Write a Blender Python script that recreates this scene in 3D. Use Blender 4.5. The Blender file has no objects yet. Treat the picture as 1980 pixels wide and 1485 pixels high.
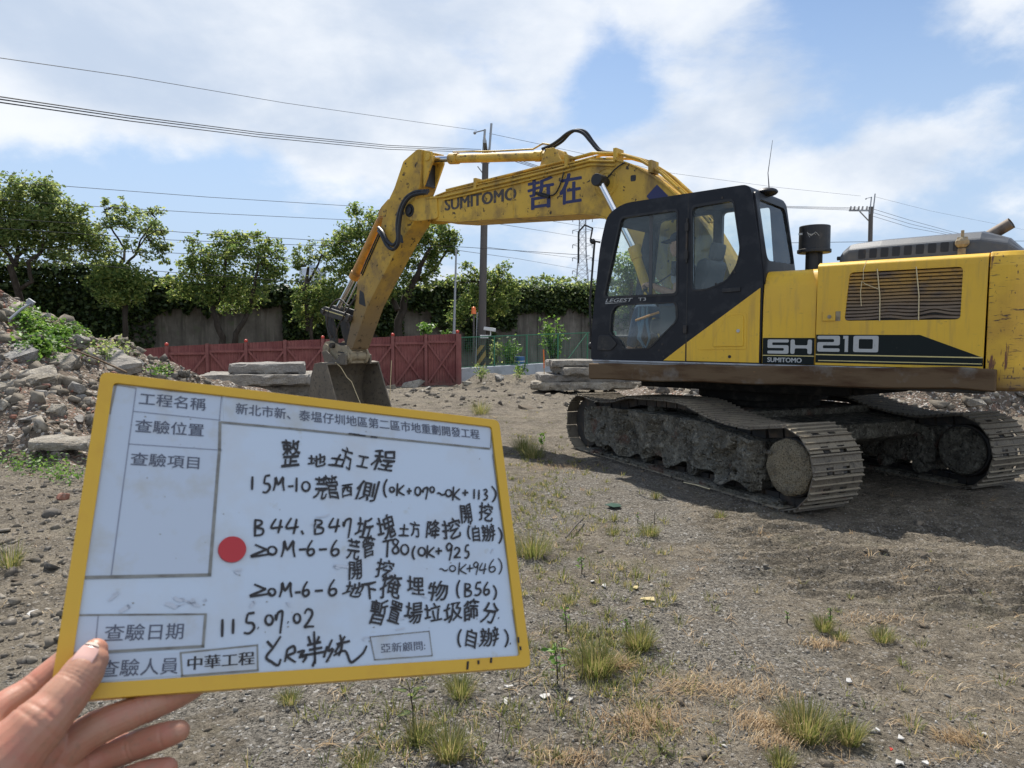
import bpy, bmesh, math, random
import numpy as np
from mathutils import Vector, Matrix
R = math.radians
random.seed(7); rng = np.random.default_rng(7)
scene = bpy.context.scene
COL = scene.collection
# ------------------------------------------------------------------ camera
FPX, HOR, EYE = 1373.0, 648.0, 1.6           # focal length in photo pixels, horizon row, lens height
PITCH = math.atan((742.5 - HOR) / FPX)
cam_d = bpy.data.cameras.new('camera'); cam = bpy.data.objects.new('camera', cam_d); COL.objects.link(cam)
cam_d.sensor_width = 36.0; cam_d.lens = 36.0 * FPX / 1980.0
cam_d.clip_start = 0.05; cam_d.clip_end = 6000
cam.location = (0, 0, EYE); cam.rotation_euler = (R(90) - PITCH, 0, 0)
cam_d.dof.use_dof = True; cam_d.dof.focus_distance = 8.5; cam_d.dof.aperture_fstop = 22
scene.camera = cam
scene.view_settings.view_transform = 'Standard'; scene.view_settings.look = 'None'
scene.view_settings.gamma = 1.0; scene.view_settings.exposure = 0.76
# ------------------------------------------------------------------ sun and sky
SUN = Vector((-0.20, 0.60, 1.0)).normalized()
SUN_EL = math.asin(SUN.z); SUN_AZ = math.atan2(SUN.x, SUN.y)
sd = bpy.data.lights.new('sun', 'SUN'); sd.energy = 4.2; sd.angle = R(0.55); sd.color = (1.0, 0.95, 0.87)
so = bpy.data.objects.new('sun', sd); COL.objects.link(so)
so.rotation_euler = (-SUN).to_track_quat('-Z', 'Y').to_euler(); so.location = (0, 0, 60)
world = bpy.data.worlds.new("World"); scene.world = world; world.use_nodes = True
nt = world.node_tree; nt.nodes.clear()
def wn(t, **k):
    n = nt.nodes.new(t)
    for a, v in k.items(): setattr(n, a, v)
    return n
def wl(a, b): nt.links.new(a, b)
def wmath(op, a, b=None, c=None):
    n = wn('ShaderNodeMath', operation=op)
    for i, v in enumerate((a, b, c)):
        if v is None: continue
        if isinstance(v, (int, float)): n.inputs[i].default_value = v
        else: wl(v, n.inputs[i])
    return n.outputs[0]
def wrange(v, a, b, c=0.0, d=1.0):
    n = wn('ShaderNodeMapRange', interpolation_type='SMOOTHSTEP'); wl(v, n.inputs[0])
    for i, x in enumerate((a, b, c, d)): n.inputs[i + 1].default_value = x
    return n.outputs[0]
BANKS = ((-25, 23, 14, 8, .30), (-12, 17, 9, 7, .20), (-1, 25, 6, 6, .16), (3, 19, 4, 6, .16), (-6, 12, 9, 4, .12), (13, 26, 8, 5, .24), (15, 15, 8, 5, .17), (27, 11, 9, 4, .14), (34, 22, 5, 4, .22), (-33, 14, 8, 4, .08),
         (8, 19, 4, 6, -.16), (25, 21, 6, 6, -.12), (-26, 9, 14, 4, -.16), (6, 28, 3, 3, -.12), (22, 14, 5, 3, -.08), (0, 70, 60, 30, .15), (180, 35, 90, 35, .15))
sky = wn('ShaderNodeTexSky', sky_type='NISHITA'); sky.sun_disc = False
sky.sun_elevation = SUN_EL; sky.sun_rotation = SUN_AZ; sky.air_density = 1.0; sky.dust_density = 0.3; sky.ozone_density = 2.0
bg_sky = wn('ShaderNodeBackground'); bg_sky.inputs[1].default_value = 0.082; wl(sky.outputs[0], bg_sky.inputs[0])
tc = wn('ShaderNodeTexCoord'); sep = wn('ShaderNodeSeparateXYZ'); wl(tc.outputs['Generated'], sep.inputs[0])
zz = wmath('MAXIMUM', sep.outputs[2], 0.0)
den = wmath('ADD', zz, 0.55)
cx = wmath('DIVIDE', sep.outputs[0], den); cy = wmath('DIVIDE', sep.outputs[1], den)
cz = wmath('MULTIPLY', sep.outputs[2], 1.3)
comb = wn('ShaderNodeCombineXYZ'); wl(cx, comb.inputs[0]); wl(cy, comb.inputs[1]); wl(cz, comb.inputs[2])
def wnoise(scale, detail, rough, off, dist=0.0):
    m = wn('ShaderNodeMapping'); m.inputs[1].default_value = off; wl(comb.outputs[0], m.inputs[0])
    n = wn('ShaderNodeTexNoise'); n.inputs['Scale'].default_value = scale; n.inputs['Detail'].default_value = detail
    n.inputs['Roughness'].default_value = rough; n.inputs['Distortion'].default_value = dist
    wl(m.outputs[0], n.inputs['Vector']); return n.outputs[0]
n1 = wnoise(3.0, 12, 0.57, (4.6, 0.4, 0), 0.15)
n2 = wnoise(1.4, 4, 0.5, (8.3, 2.9, 4), 0.1)
n3 = wnoise(3.4, 9, 0.55, (1.2, 6.4, 2), 0.1)
az = wmath('ARCTAN2', sep.outputs[0], sep.outputs[1]); el = wmath('ARCSINE', sep.outputs[2])
def bank(a0, e0, ra, re, w):                   # one bank of cloud at a compass bearing and height
    u = wmath('DIVIDE', wmath('SUBTRACT', az, R(a0)), R(ra)); v = wmath('DIVIDE', wmath('SUBTRACT', el, R(e0)), R(re))
    d2 = wmath('ADD', wmath('MULTIPLY', u, u), wmath('MULTIPLY', v, v))
    return wmath('MULTIPLY', wmath('EXPONENT', wmath('MULTIPLY', d2, -1.0)), w)
tot = None
for bk in BANKS:
    g = bank(*bk); tot = g if tot is None else wmath('ADD', tot, g)
m0 = wmath('ADD', wmath('ADD', n1, wmath('MULTIPLY', wmath('SUBTRACT', n2, 0.5), 0.35)), tot)
mask = wrange(m0, 0.49, 0.69, 0.0, 0.95)
lowhaze = wrange(zz, 0.02, 0.50, 0.92, 0.0)
mask2 = mask
thick = wmath('SUBTRACT', wmath('ADD', wmath('MULTIPLY', n3, 0.8), wmath('MULTIPLY', n2, 0.2)), bank(-27, 21, 13, 6.5, 0.20))
dark = wrange(thick, 0.30, 0.62)
cc = wn('ShaderNodeMix', data_type='RGBA'); wl(dark, cc.inputs[0])
cc.inputs[6].default_value = (0.53, 0.62, 0.76, 1); cc.inputs[7].default_value = (0.88, 0.91, 0.95, 1)
bg_cl = wn('ShaderNodeBackground'); wl(cc.outputs[2], bg_cl.inputs[0])
wl(wrange(sep.outputs[1], 0.45, -0.3, 0.655, 1.10), bg_cl.inputs[1])   # sun-facing cloud behind the camera, brightened to add fill on camera-facing surfaces
bg_hz = wn('ShaderNodeBackground'); bg_hz.inputs[0].default_value = (0.50, 0.635, 0.84, 1); bg_hz.inputs[1].default_value = 0.62
mh = wn('ShaderNodeMixShader'); wl(lowhaze, mh.inputs[0]); wl(bg_sky.outputs[0], mh.inputs[1]); wl(bg_hz.outputs[0], mh.inputs[2])
mx = wn('ShaderNodeMixShader'); wl(mask2, mx.inputs[0]); wl(mh.outputs[0], mx.inputs[1]); wl(bg_cl.outputs[0], mx.inputs[2])
wo = wn('ShaderNodeOutputWorld'); wl(mx.outputs[0], wo.inputs[0])
# ------------------------------------------------------------------ measuring helpers
cP, sP = math.cos(PITCH), math.sin(PITCH)
def ray(px, py):
    v = -(py - 742.5) / FPX
    return Vector(((px - 990) / FPX, cP + v * sP, -sP + v * cP))
def at(px, py, Y):                             # a survey point at depth Y
    r = ray(px, py); return Vector((0, 0, EYE)) + r * (Y / r.y)
def on_ground(px, py, z=0.0):
    r = ray(px, py); return Vector((0, 0, EYE)) + r * ((z - EYE) / r.z)
# ------------------------------------------------------------------ object helpers
def tag(o, label=None, cat=None, group=None, kind=None):
    if label: o['label'] = label
    if cat: o['category'] = cat
    if group: o['group'] = group
    if kind: o['kind'] = kind
    return o
def thing(name, label, cat, loc=(0, 0, 0), rotz=0.0, group=None):
    o = bpy.data.objects.new(name, None); COL.objects.link(o); o.empty_display_size = 0.2
    o.location = loc; o.rotation_euler = (0, 0, rotz); return tag(o, label, cat, group)
def link(name, me, mat=None, parent=None, loc=None, rot=None, smooth=False, bevel=0.0, seg=2):
    o = bpy.data.objects.new(name, me); COL.objects.link(o)
    if mat is not None:
        me.materials.clear(); me.materials.append(mat)
    if parent: o.parent = parent
    if loc is not None: o.location = loc
    if rot is not None: o.rotation_euler = rot
    if smooth: me.polygons.foreach_set('use_smooth', [True] * len(me.polygons))
    if bevel:
        b = o.modifiers.new('bevel', 'BEVEL'); b.width = bevel; b.segments = seg; b.limit_method = 'ANGLE'; b.angle_limit = R(35)
        b.harden_normals = False
    return o
def np_mesh(name, V, F):
    V = np.asarray(V, np.float32); F = np.asarray(F, np.int32)
    me = bpy.data.meshes.new(name); n, k = F.shape
    me.vertices.add(len(V)); me.vertices.foreach_set('co', V.ravel())
    me.loops.add(n * k); me.loops.foreach_set('vertex_index', F.ravel())
    me.polygons.add(n); me.polygons.foreach_set('loop_start', np.arange(0, n * k, k, dtype=np.int32))
    me.update(calc_edges=True); return me
def smooth_pts(P, n=4):
    if len(P) < 3: return P
    out = []
    for i in range(len(P) - 1):
        p0 = P[max(i - 1, 0)]; p1 = P[i]; p2 = P[i + 1]; p3 = P[min(i + 2, len(P) - 1)]
        for k in range(n):
            t = k / n; out.append(tuple(.5 * (2 * b + (c - a) * t + (2 * a - 5 * b + 4 * c - d) * t * t + (3 * b - a - 3 * c + d) * t ** 3) for a, b, c, d in zip(p0, p1, p2, p3)))
    return out + [P[-1]]
class MB:
    def __init__(s): s.v = []; s.f = []
    def add(s, V, F, M=None):
        o = len(s.v)
        for p in V: s.v.append(tuple(M @ Vector(p)) if M else tuple(p))
        for q in F: s.f.append([i + o for i in q])
        return s
    def box(s, x0, x1, y0, y1, z0, z1, M=None):
        V = [(x, y, z) for x in (x0, x1) for y in (y0, y1) for z in (z0, z1)]
        return s.add(V, [(0, 1, 3, 2), (4, 6, 7, 5), (0, 4, 5, 1), (2, 3, 7, 6), (0, 2, 6, 4), (1, 5, 7, 3)], M)
    def prism(s, poly, y0, y1, M=None):        # poly in (x, z), extruded along y
        n = len(poly)
        V = [(x, y0, z) for x, z in poly] + [(x, y1, z) for x, z in poly]
        return s.add(V, [tuple(range(n)), tuple(range(2 * n - 1, n - 1, -1))] + [(i, n + i, n + (i + 1) % n, (i + 1) % n) for i in range(n)], M)
    def tube(s, pts, r, seg=8, cap=True, rs=None, M=None):
        pts = [Vector(p) for p in pts]; n = len(pts); rs = rs or [r] * n; V = []; F = []
        t0 = (pts[1] - pts[0]).normalized(); up = Vector((0, 0, 1)) if abs(t0.z) < 0.9 else Vector((1, 0, 0))
        a = t0.cross(up).normalized()
        for i, p in enumerate(pts):
            t = (pts[min(i + 1, n - 1)] - pts[max(i - 1, 0)]).normalized()
            a = (a - t * a.dot(t)).normalized(); b = t.cross(a)
            for k in range(seg):
                w = 2 * math.pi * k / seg; V.append(p + (a * math.cos(w) + b * math.sin(w)) * rs[i])
        for i in range(n - 1):
            for k in range(seg):
                k2 = (k + 1) % seg; F.append((i * seg + k, i * seg + k2, (i + 1) * seg + k2, (i + 1) * seg + k))
        if cap: F += [tuple(range(seg - 1, -1, -1)), tuple(range((n - 1) * seg, n * seg))]
        return s.add(V, F, M)
    def hose(s, pts, r, seg=8): return s.tube(smooth_pts([tuple(p) for p in pts], 5), r, seg)
    def cyl(s, p0, p1, r, r1=None, seg=20, M=None):
        return s.tube([p0, p1], r, seg, True, [r, r if r1 is None else r1], M)
    def ball(s, c, r, seg=12, sc=(1, 1, 1), M=None):
        pts = []; F = []; rings = seg // 2; V = []
        for i in range(rings + 1):
            th = math.pi * i / rings
            for k in range(seg):
                w = 2 * math.pi * k / seg
                V.append((c[0] + r * sc[0] * math.sin(th) * math.cos(w), c[1] + r * sc[1] * math.sin(th) * math.sin(w), c[2] + r * sc[2] * math.cos(th)))
        for i in range(rings):
            for k in range(seg):
                k2 = (k + 1) % seg; F.append((i * seg + k, (i + 1) * seg + k, (i + 1) * seg + k2, i * seg + k2))
        return s.add(V, F, M)
    def pieces(s):                             # one MB for every loose piece
        par = list(range(len(s.v)))
        def fd(i):
            while par[i] != i: par[i] = par[par[i]]; i = par[i]
            return i
        for f in s.f:
            for q in f[1:]: par[fd(q)] = fd(f[0])
        grp = {}
        for f in s.f: grp.setdefault(fd(f[0]), []).append(f)
        out = []
        for fs_ in grp.values():
            ids = sorted({i for f in fs_ for i in f}); mp = {i: k for k, i in enumerate(ids)}; m = MB(); m.v = [s.v[i] for i in ids]; m.f = [[mp[i] for i in f] for f in fs_]; out.append(m)
        return out
    def build(s, name, mat, parent=None, smooth=False, bevel=0.0, seg=2, loc=None, rot=None, fix=True):
        me = bpy.data.meshes.new(name); me.from_pydata(s.v, [], s.f)
        if fix:
            bm = bmesh.new(); bm.from_mesh(me)
            bmesh.ops.remove_doubles(bm, verts=bm.verts, dist=1e-6)
            bmesh.ops.recalc_face_normals(bm, faces=bm.faces); bm.to_mesh(me); bm.free()
        o = link(name, me, mat, parent, loc, rot, smooth, bevel, seg)
        if smooth: 
            me.set_sharp_from_angle(angle=R(40))
        return o
def rounded(poly, r, n=5):
    out = []; N = len(poly)
    for i in range(N):
        a = Vector(poly[i - 1]); b = Vector(poly[i][:2]); c = Vector(poly[(i + 1) % N][:2]); a = Vector(a[:2])
        rr = poly[i][2] if len(poly[i]) > 2 else r
        u = (a - b); w = (c - b); d = min(rr, u.length * .45, w.length * .45)
        p = b + u.normalized() * d; q = b + w.normalized() * d
        for k in range(n + 1):
            t = k / n; out.append(tuple(p * (1 - t) ** 2 + b * 2 * t * (1 - t) + q * t * t))
    return out
def curve_mesh(cu, maps=None):
    o = bpy.data.objects.new('tmp', cu); COL.objects.link(o)
    dg = bpy.context.evaluated_depsgraph_get(); dg.update()
    me = bpy.data.meshes.new_from_object(o.evaluated_get(dg)); bpy.data.objects.remove(o)
    V = [tuple(v.co) for v in me.vertices]; F = [tuple(p.vertices) for p in me.polygons]
    bpy.data.meshes.remove(me); bpy.data.curves.remove(cu)
    return V, F
def plate(outer, holes, c0, c1):               # filled outline with holes, (a, b, c) vertices
    cu = bpy.data.curves.new('tmp', 'CURVE'); cu.dimensions = '2D'; cu.fill_mode = 'BOTH'; cu.extrude = abs(c1 - c0) / 2
    for pl in [outer] + holes:
        sp = cu.splines.new('POLY'); sp.points.add(len(pl) - 1); sp.use_cyclic_u = True
        for p, q in zip(sp.points, pl): p.co = (q[0], q[1], 0, 1)
    V, F = curve_mesh(cu); m = (c0 + c1) / 2
    return [(a, b, c + m) for a, b, c in V], F
_tc = {}
def text_vf(txt, ext=0.0, off=0.0, shear=0.0):     # text scaled to unit height box: returns V (x right, y up), F
    key = (txt, ext, off, shear)
    if key in _tc: return _tc[key]
    cu = bpy.data.curves.new('tmp', 'FONT'); cu.body = txt; cu.size = 1.0; cu.extrude = ext; cu.offset = off; cu.shear = shear
    cu.resolution_u = 3
    V, F = curve_mesh(cu)
    A = np.array(V) if V else np.zeros((0, 3)); lo = A[:, :2].min(0); hi = A[:, :2].max(0)
    A[:, 0] = (A[:, 0] - lo[0]) / max(hi[0] - lo[0], 1e-6); A[:, 1] = (A[:, 1] - lo[1]) / max(hi[1] - lo[1], 1e-6)
    _tc[key] = (A, F, hi - lo); return _tc[key]
# ------------------------------------------------------------------ material helpers
MATS = {}
def mat(name, base, rough=0.6, metal=0.0, layers=(), bump=(), spec=0.5, coord='Object'):
    """layers: (kind, scale, colour, lo, hi[, stretch]) mixed one over the other; bump: (scale, strength, detail, distance)"""
    m = bpy.data.materials.new(name); m.use_nodes = True; t = m.node_tree; N = t.nodes; L = t.links
    b = N['Principled BSDF']; b.inputs['Roughness'].default_value = rough; b.inputs['Metallic'].default_value = metal
    b.inputs['Specular IOR Level'].default_value = spec
    tcn = N.new('ShaderNodeTexCoord'); cur = None
    def vec(st, off):
        mp = N.new('ShaderNodeMapping'); mp.inputs[3].default_value = st; mp.inputs[1].default_value = off
        L.new(tcn.outputs[coord], mp.inputs[0]); return mp.outputs[0]
    rgb = N.new('ShaderNodeRGB'); rgb.outputs[0].default_value = (*base, 1); cur = rgb.outputs[0]
    for i, ly in enumerate(layers):
        kind, sc, col, lo, hi = ly[:5]; st = ly[5] if len(ly) > 5 else (1, 1, 1)
        if kind == 'island':
            g = N.new('ShaderNodeNewGeometry'); val = g.outputs['Random Per Island']
        elif kind == 'object':
            g = N.new('ShaderNodeObjectInfo'); val = g.outputs['Random']
        elif kind == 'attr':
            g = N.new('ShaderNodeAttribute'); g.attribute_name = sc; val = g.outputs['Fac']
        elif kind == 'voronoi':
            g = N.new('ShaderNodeTexVoronoi'); g.inputs['Scale'].default_value = sc; L.new(vec(st, (i * 3.7, i * 1.3, i)), g.inputs['Vector'])
            sx = N.new('ShaderNodeSeparateXYZ'); L.new(g.outputs['Color'], sx.inputs[0]); val = sx.outputs[0]
        elif kind == 'z':
            sx = N.new('ShaderNodeSeparateXYZ'); L.new(tcn.outputs[coord], sx.inputs[0]); val = sx.outputs[2]
        elif kind == 'up':
            g = N.new('ShaderNodeNewGeometry'); sx = N.new('ShaderNodeSeparateXYZ'); L.new(g.outputs['Normal'], sx.inputs[0]); val = sx.outputs[2]
        else:
            g = N.new('ShaderNodeTexNoise'); g.inputs['Scale'].default_value = sc; g.inputs['Detail'].default_value = 6; g.inputs['Roughness'].default_value = 0.6
            L.new(vec(st, (i * 3.7, i * 1.3, i)), g.inputs['Vector']); val = g.outputs[0]
        mr = N.new('ShaderNodeMapRange'); mr.inputs[1].default_value = lo; mr.inputs[2].default_value = hi; L.new(val, mr.inputs[0])
        mixn = N.new('ShaderNodeMix'); mixn.data_type = 'RGBA'; L.new(mr.outputs[0], mixn.inputs[0]); L.new(cur, mixn.inputs[6])
        mixn.inputs[7].default_value = (*col, 1); cur = mixn.outputs[2]
    L.new(cur, b.inputs['Base Color'])
    prev = None
    for j, bp in enumerate(bump):
        sc, stg = bp[0], bp[1]; det = bp[2] if len(bp) > 2 else 5; dist = bp[3] if len(bp) > 3 else 0.01
        if sc < 0:
            g = N.new('ShaderNodeTexVoronoi'); g.inputs['Scale'].default_value = -sc; h = g.outputs['Distance']
        else:
            g = N.new('ShaderNodeTexNoise'); g.inputs['Scale'].default_value = sc; g.inputs['Detail'].default_value = det; h = g.outputs[0]
        L.new(vec((1, 1, 1), (j * 2.1, 0, j)), g.inputs['Vector'])
        bn = N.new('ShaderNodeBump'); bn.inputs['Strength'].default_value = stg; bn.inputs['Distance'].default_value = dist
        L.new(h, bn.inputs['Height'])
        if prev: L.new(prev, bn.inputs['Normal'])
        prev = bn.outputs[0]
    if prev: L.new(prev, b.inputs['Normal'])
    MATS[name] = m; return m
def leaf_mat(name, c1, c2, c3, trans=0.45):
    m = bpy.data.materials.new(name); m.use_nodes = True; t = m.node_tree; N = t.nodes; L = t.links; N.clear()
    g = N.new('ShaderNodeNewGeometry'); cr = N.new('ShaderNodeValToRGB'); L.new(g.outputs['Random Per Island'], cr.inputs[0])
    cr.color_ramp.elements[0].color = (*c1, 1); cr.color_ramp.elements[1].color = (*c3, 1)
    e = cr.color_ramp.elements.new(0.55); e.color = (*c2, 1)
    b = N.new('ShaderNodeBsdfPrincipled'); b.inputs['Roughness'].default_value = 0.5; b.inputs['Specular IOR Level'].default_value = 0.35; L.new(cr.outputs[0], b.inputs['Base Color'])
    tr = N.new('ShaderNodeBsdfTranslucent'); hs = N.new('ShaderNodeHueSaturation'); hs.inputs['Value'].default_value = 1.7; hs.inputs['Hue'].default_value = 0.485
    L.new(cr.outputs[0], hs.inputs['Color']); L.new(hs.outputs[0], tr.inputs[0])
    mxs = N.new('ShaderNodeMixShader'); mxs.inputs[0].default_value = trans; L.new(b.outputs[0], mxs.inputs[1]); L.new(tr.outputs[0], mxs.inputs[2])
    o = N.new('ShaderNodeOutputMaterial'); L.new(mxs.outputs[0], o.inputs[0]); MATS[name] = m; return m
def glass_mat(name, tint, refl=0.12):
    m = bpy.data.materials.new(name); m.use_nodes = True; t = m.node_tree; N = t.nodes; L = t.links; N.clear()
    a = N.new('ShaderNodeBsdfTransparent'); a.inputs[0].default_value = (*tint, 1)
    g = N.new('ShaderNodeBsdfGlossy'); g.inputs['Roughness'].default_value = 0.02; g.inputs[0].default_value = (1, 1, 1, 1)
    fr = N.new('ShaderNodeLayerWeight'); fr.inputs[0].default_value = refl
    mxs = N.new('ShaderNodeMixShader'); L.new(fr.outputs['Fresnel'], mxs.inputs[0])
    df = N.new('ShaderNodeBsdfDiffuse'); df.inputs[0].default_value = (.42, .44, .42, 1); dm = N.new('ShaderNodeMixShader'); tcg_ = N.new('ShaderNodeTexCoord'); tn = N.new('ShaderNodeTexNoise'); tn.inputs['Scale'].default_value = 5; tn.inputs['Detail'].default_value = 7; L.new(tcg_.outputs['Object'], tn.inputs['Vector'])
    rg_ = N.new('ShaderNodeMapRange'); L.new(tn.outputs[0], rg_.inputs[0]); rg_.inputs[1].default_value = .35; rg_.inputs[2].default_value = .75; rg_.inputs[3].default_value = .01; rg_.inputs[4].default_value = .10; L.new(rg_.outputs[0], dm.inputs[0]); L.new(a.outputs[0], dm.inputs[1]); L.new(df.outputs[0], dm.inputs[2]); L.new(dm.outputs[0], mxs.inputs[1]); L.new(g.outputs[0], mxs.inputs[2])
    o = N.new('ShaderNodeOutputMaterial'); L.new(mxs.outputs[0], o.inputs[0]); MATS[name] = m; return m
YEL = (0.74, 0.45, 0.030)
DIRT = (0.16, 0.12, 0.075)
m_yellow = mat('yellow_paint', YEL, 0.42, layers=[('noise', 1.3, (0.66, 0.385, 0.03), 0.42, 0.7), ('noise', 9, (0.45, 0.28, 0.06), 0.64, 0.78), ('noise', 8, (0.56, 0.335, 0.045), 0.52, 0.74, (2.5, 2.5, .22)), ('noise', 60, (0.10, 0.06, 0.03), 0.70, 0.74, (1, 1, 0.4)), ('noise', 34, (0.16, 0.09, 0.04), 0.71, 0.73, (.25, .25, 2.2))], bump=[(30, 0.05), (1.6, .25, 2, .05)])
m_yellow_dirty = mat('dirty_yellow_paint', (0.64, 0.40, 0.055), 0.55, layers=[('noise', 1.4, (0.47, 0.295, 0.06), 0.42, 0.68), ('noise', 3.5, (0.25, 0.16, 0.055), 0.52, 0.72), ('noise', 2.2, (0.13, 0.085, 0.045), 0.56, 0.72, (1, 1, .35)), ('noise', 11, (0.05, 0.035, 0.02), 0.62, 0.67), ('noise', 42, (0.05, 0.035, 0.02), 0.67, 0.71)], bump=[(25, 0.12)], spec=.35)
m_arm = mat('muddy_yellow_arm', (0.64, 0.395, 0.055), 0.6, layers=[('noise', 1.8, (0.38, 0.235, 0.05), 0.40, 0.66), ('noise', 5, (0.24, 0.155, 0.06), 0.50, 0.70), ('z', 0, (0.20, 0.14, 0.075), 3.1, 1.7), ('noise', 9, (0.05, 0.035, 0.02), 0.60, 0.66), ('noise', 34, (0.05, 0.035, 0.02), 0.66, 0.71)], bump=[(25, 0.2)], spec=.3)
m_yellow_scratched = mat('scratched_yellow_paint', (0.70, 0.42, 0.03), 0.45, layers=[('noise', 2.2, (0.50, 0.28, 0.03), 0.45, 0.7), ('noise', 6, (0.15, 0.055, 0.025), 0.61, 0.65, (2.4, 2.4, .45)), ('noise', 13, (0.06, 0.03, 0.018), 0.62, 0.66, (0.5, 0.5, 2.2)), ('noise', 22, (0.07, 0.035, 0.02), 0.63, 0.66, (1.6, 1.6, .6)), ('noise', 3.2, (0.16, 0.075, 0.03), 0.68, 0.72), ('noise', 30, (0.06, 0.03, 0.02), 0.63, 0.66, (.2, .2, 3)), ('z', 0, (0.09, 0.05, 0.028), 1.36, 1.12)], bump=[(20, 0.15)])
m_black = mat('black_cab_paint', (0.011, 0.0125, 0.017), 0.45, spec=.28, layers=[('noise', 5, (0.035, 0.036, 0.04), 0.5, 0.75), ('noise', 90, (0.1, 0.09, 0.08), 0.74, 0.76)], bump=[(120, 0.06)])
m_hoodgrey = mat('grey_hood', (0.060, 0.068, 0.080), 0.5, layers=[('noise', 6, (0.10, 0.10, 0.10), 0.5, 0.75)], bump=[(90, 0.06)])
m_decal_black = mat('black_decal', (0.008, 0.013, 0.013), 0.6, spec=.2, layers=[('noise', 40, (0.12, 0.11, 0.09), 0.70, 0.74)])
m_silver = mat('silver_lettering', (0.42, 0.43, 0.42), 0.5, layers=[('noise', 30, (0.2, 0.2, 0.19), 0.62, 0.7)])
m_pinstripe = mat('cream_pinstripe', (0.62, 0.52, 0.22), 0.5)
m_steel_dark = mat('dark_steel', (0.035, 0.033, 0.031), 0.55, 0.3, layers=[('noise', 8, (0.09, 0.065, 0.045), 0.5, 0.7)], bump=[(20, 0.2)])
m_rubber = mat('black_rubber', (0.012, 0.012, 0.013), 0.5, layers=[('noise', 10, (0.06, 0.05, 0.04), 0.55, 0.75)])
m_chrome = mat('chrome_rod', (0.62, 0.63, 0.65), 0.18, 1.0)
m_rust = mat('rusty_beam', (0.135, 0.092, 0.055), 0.7, spec=.08, layers=[('noise', 4, (0.075, 0.043, 0.025), 0.45, 0.65, (0.4, 1, 2)), ('noise', 3, (0.20, 0.19, 0.17), 0.55, 0.75), ('noise', 25, (0.22, 0.12, 0.06), 0.66, 0.7, (0.2, 1, 1))], bump=[(30, 0.2)])
m_mud = mat('caked_mud', (0.17, 0.157, 0.125), 0.95, layers=[('noise', 4, (0.09, 0.082, 0.066), 0.44, 0.62), ('noise', 11, (0.27, 0.25, 0.20), 0.53, 0.66), ('noise', 36, (0.38, 0.355, 0.29), 0.60, 0.68), ('noise', 20, (0.05, 0.046, 0.038), 0.60, 0.66), ('noise', 1.8, (.17, .10, .075), .60, .68)], bump=[(30, 1.0, 8, 0.06), (9, 0.9, 6, 0.12)], spec=0.15)
m_drymud = mat('dry_mud', (0.24, 0.20, 0.135), 0.95, layers=[('noise', 70, (0.09, 0.077, 0.055), 0.50, 0.60), ('noise', 130, (0.33, 0.285, 0.20), 0.55, 0.66), ('noise', 7, (0.13, 0.11, 0.08), 0.52, 0.68)], bump=[(60, 0.9, 8, 0.02), (14, 0.8, 6, 0.04)], spec=0.1)
m_track = mat('muddy_track_steel', (0.12, 0.103, 0.08), 0.62, 0.15, layers=[('noise', 5, (0.17, 0.145, 0.105), 0.48, 0.68), ('noise', 14, (0.04, 0.034, 0.03), 0.56, 0.7), ('noise', 3, (0.14, 0.075, 0.055), 0.62, 0.72), ('up', 0, (0.34, 0.285, 0.20), 0.30, 1.15)], bump=[(40, 0.6, 6, 0.02)])  # up layer: pale dust on upward faces, brightened for sunlit shoe tops
m_cabglass = glass_mat('tinted_cab_glass', (0.93, 0.975, 0.97), 0.27)
m_rearglass = glass_mat('smoky_rear_glass', (0.66, 0.78, 0.82), 0.2)
m_plastic = mat('dark_interior', (0.075, 0.08, 0.085), 0.7)
m_concrete = mat('broken_concrete', (0.34, 0.305, 0.245), 0.9, layers=[('noise', 1.6, (0.22, 0.19, 0.145), 0.44, 0.62), ('noise', 9, (0.15, 0.13, 0.10), 0.54, 0.66), ('noise', 3, (0.17, 0.152, 0.128), 0.42, 0.68), ('noise', 25, (0.42, 0.40, 0.36), 0.55, 0.72), ('object', 0, (0.24, 0.235, 0.23), 0.2, 1.3)], bump=[(40, 0.9, 8, 0.03), (6, 0.8, 5, 0.10)], spec=0.2)
m_beige = mat('muddy_beige_steel', (0.30, 0.25, 0.165), 0.8, layers=[('noise', 9, (0.13, 0.10, 0.07), 0.5, 0.7)], bump=[(30, 0.4)])
m_bucket = mat('worn_bucket_steel', (0.14, 0.118, 0.088), 0.75, layers=[('noise', 6, (0.19, 0.155, 0.11), 0.45, 0.7), ('noise', 18, (0.05, 0.045, 0.04), 0.55, 0.7)], bump=[(30, 0.5)])
m_rope = mat('pale_string', (0.60, 0.50, 0.30), 0.9)
# ================================================================== GROUND
def sstep(x, a, b): t = np.clip((x - a) / (b - a), 0, 1); return t * t * (3 - 2 * t)
_G = np.random.default_rng(42).random((257, 257)); _G[256] = _G[0]; _G[:, 256] = _G[:, 0]
def vnoise(x, y):
    x = np.mod(x, 256); y = np.mod(y, 256); i = np.floor(x).astype(int) % 256; j = np.floor(y).astype(int) % 256; fx = x - np.floor(x); fy = y - np.floor(y)
    fx = fx * fx * (3 - 2 * fx); fy = fy * fy * (3 - 2 * fy)
    return (_G[i, j] * (1 - fx) + _G[i + 1, j] * fx) * (1 - fy) + (_G[i, j + 1] * (1 - fx) + _G[i + 1, j + 1] * fx) * fy
def fbm(x, y, s, o=4):
    r = 0; a = 1.0; t = 0
    for k in range(o): r = r + a * vnoise(x * s + 17.3 * k, y * s + 9.1 * k); t += a; a *= .5; s *= 2.03
    return r / t
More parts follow.
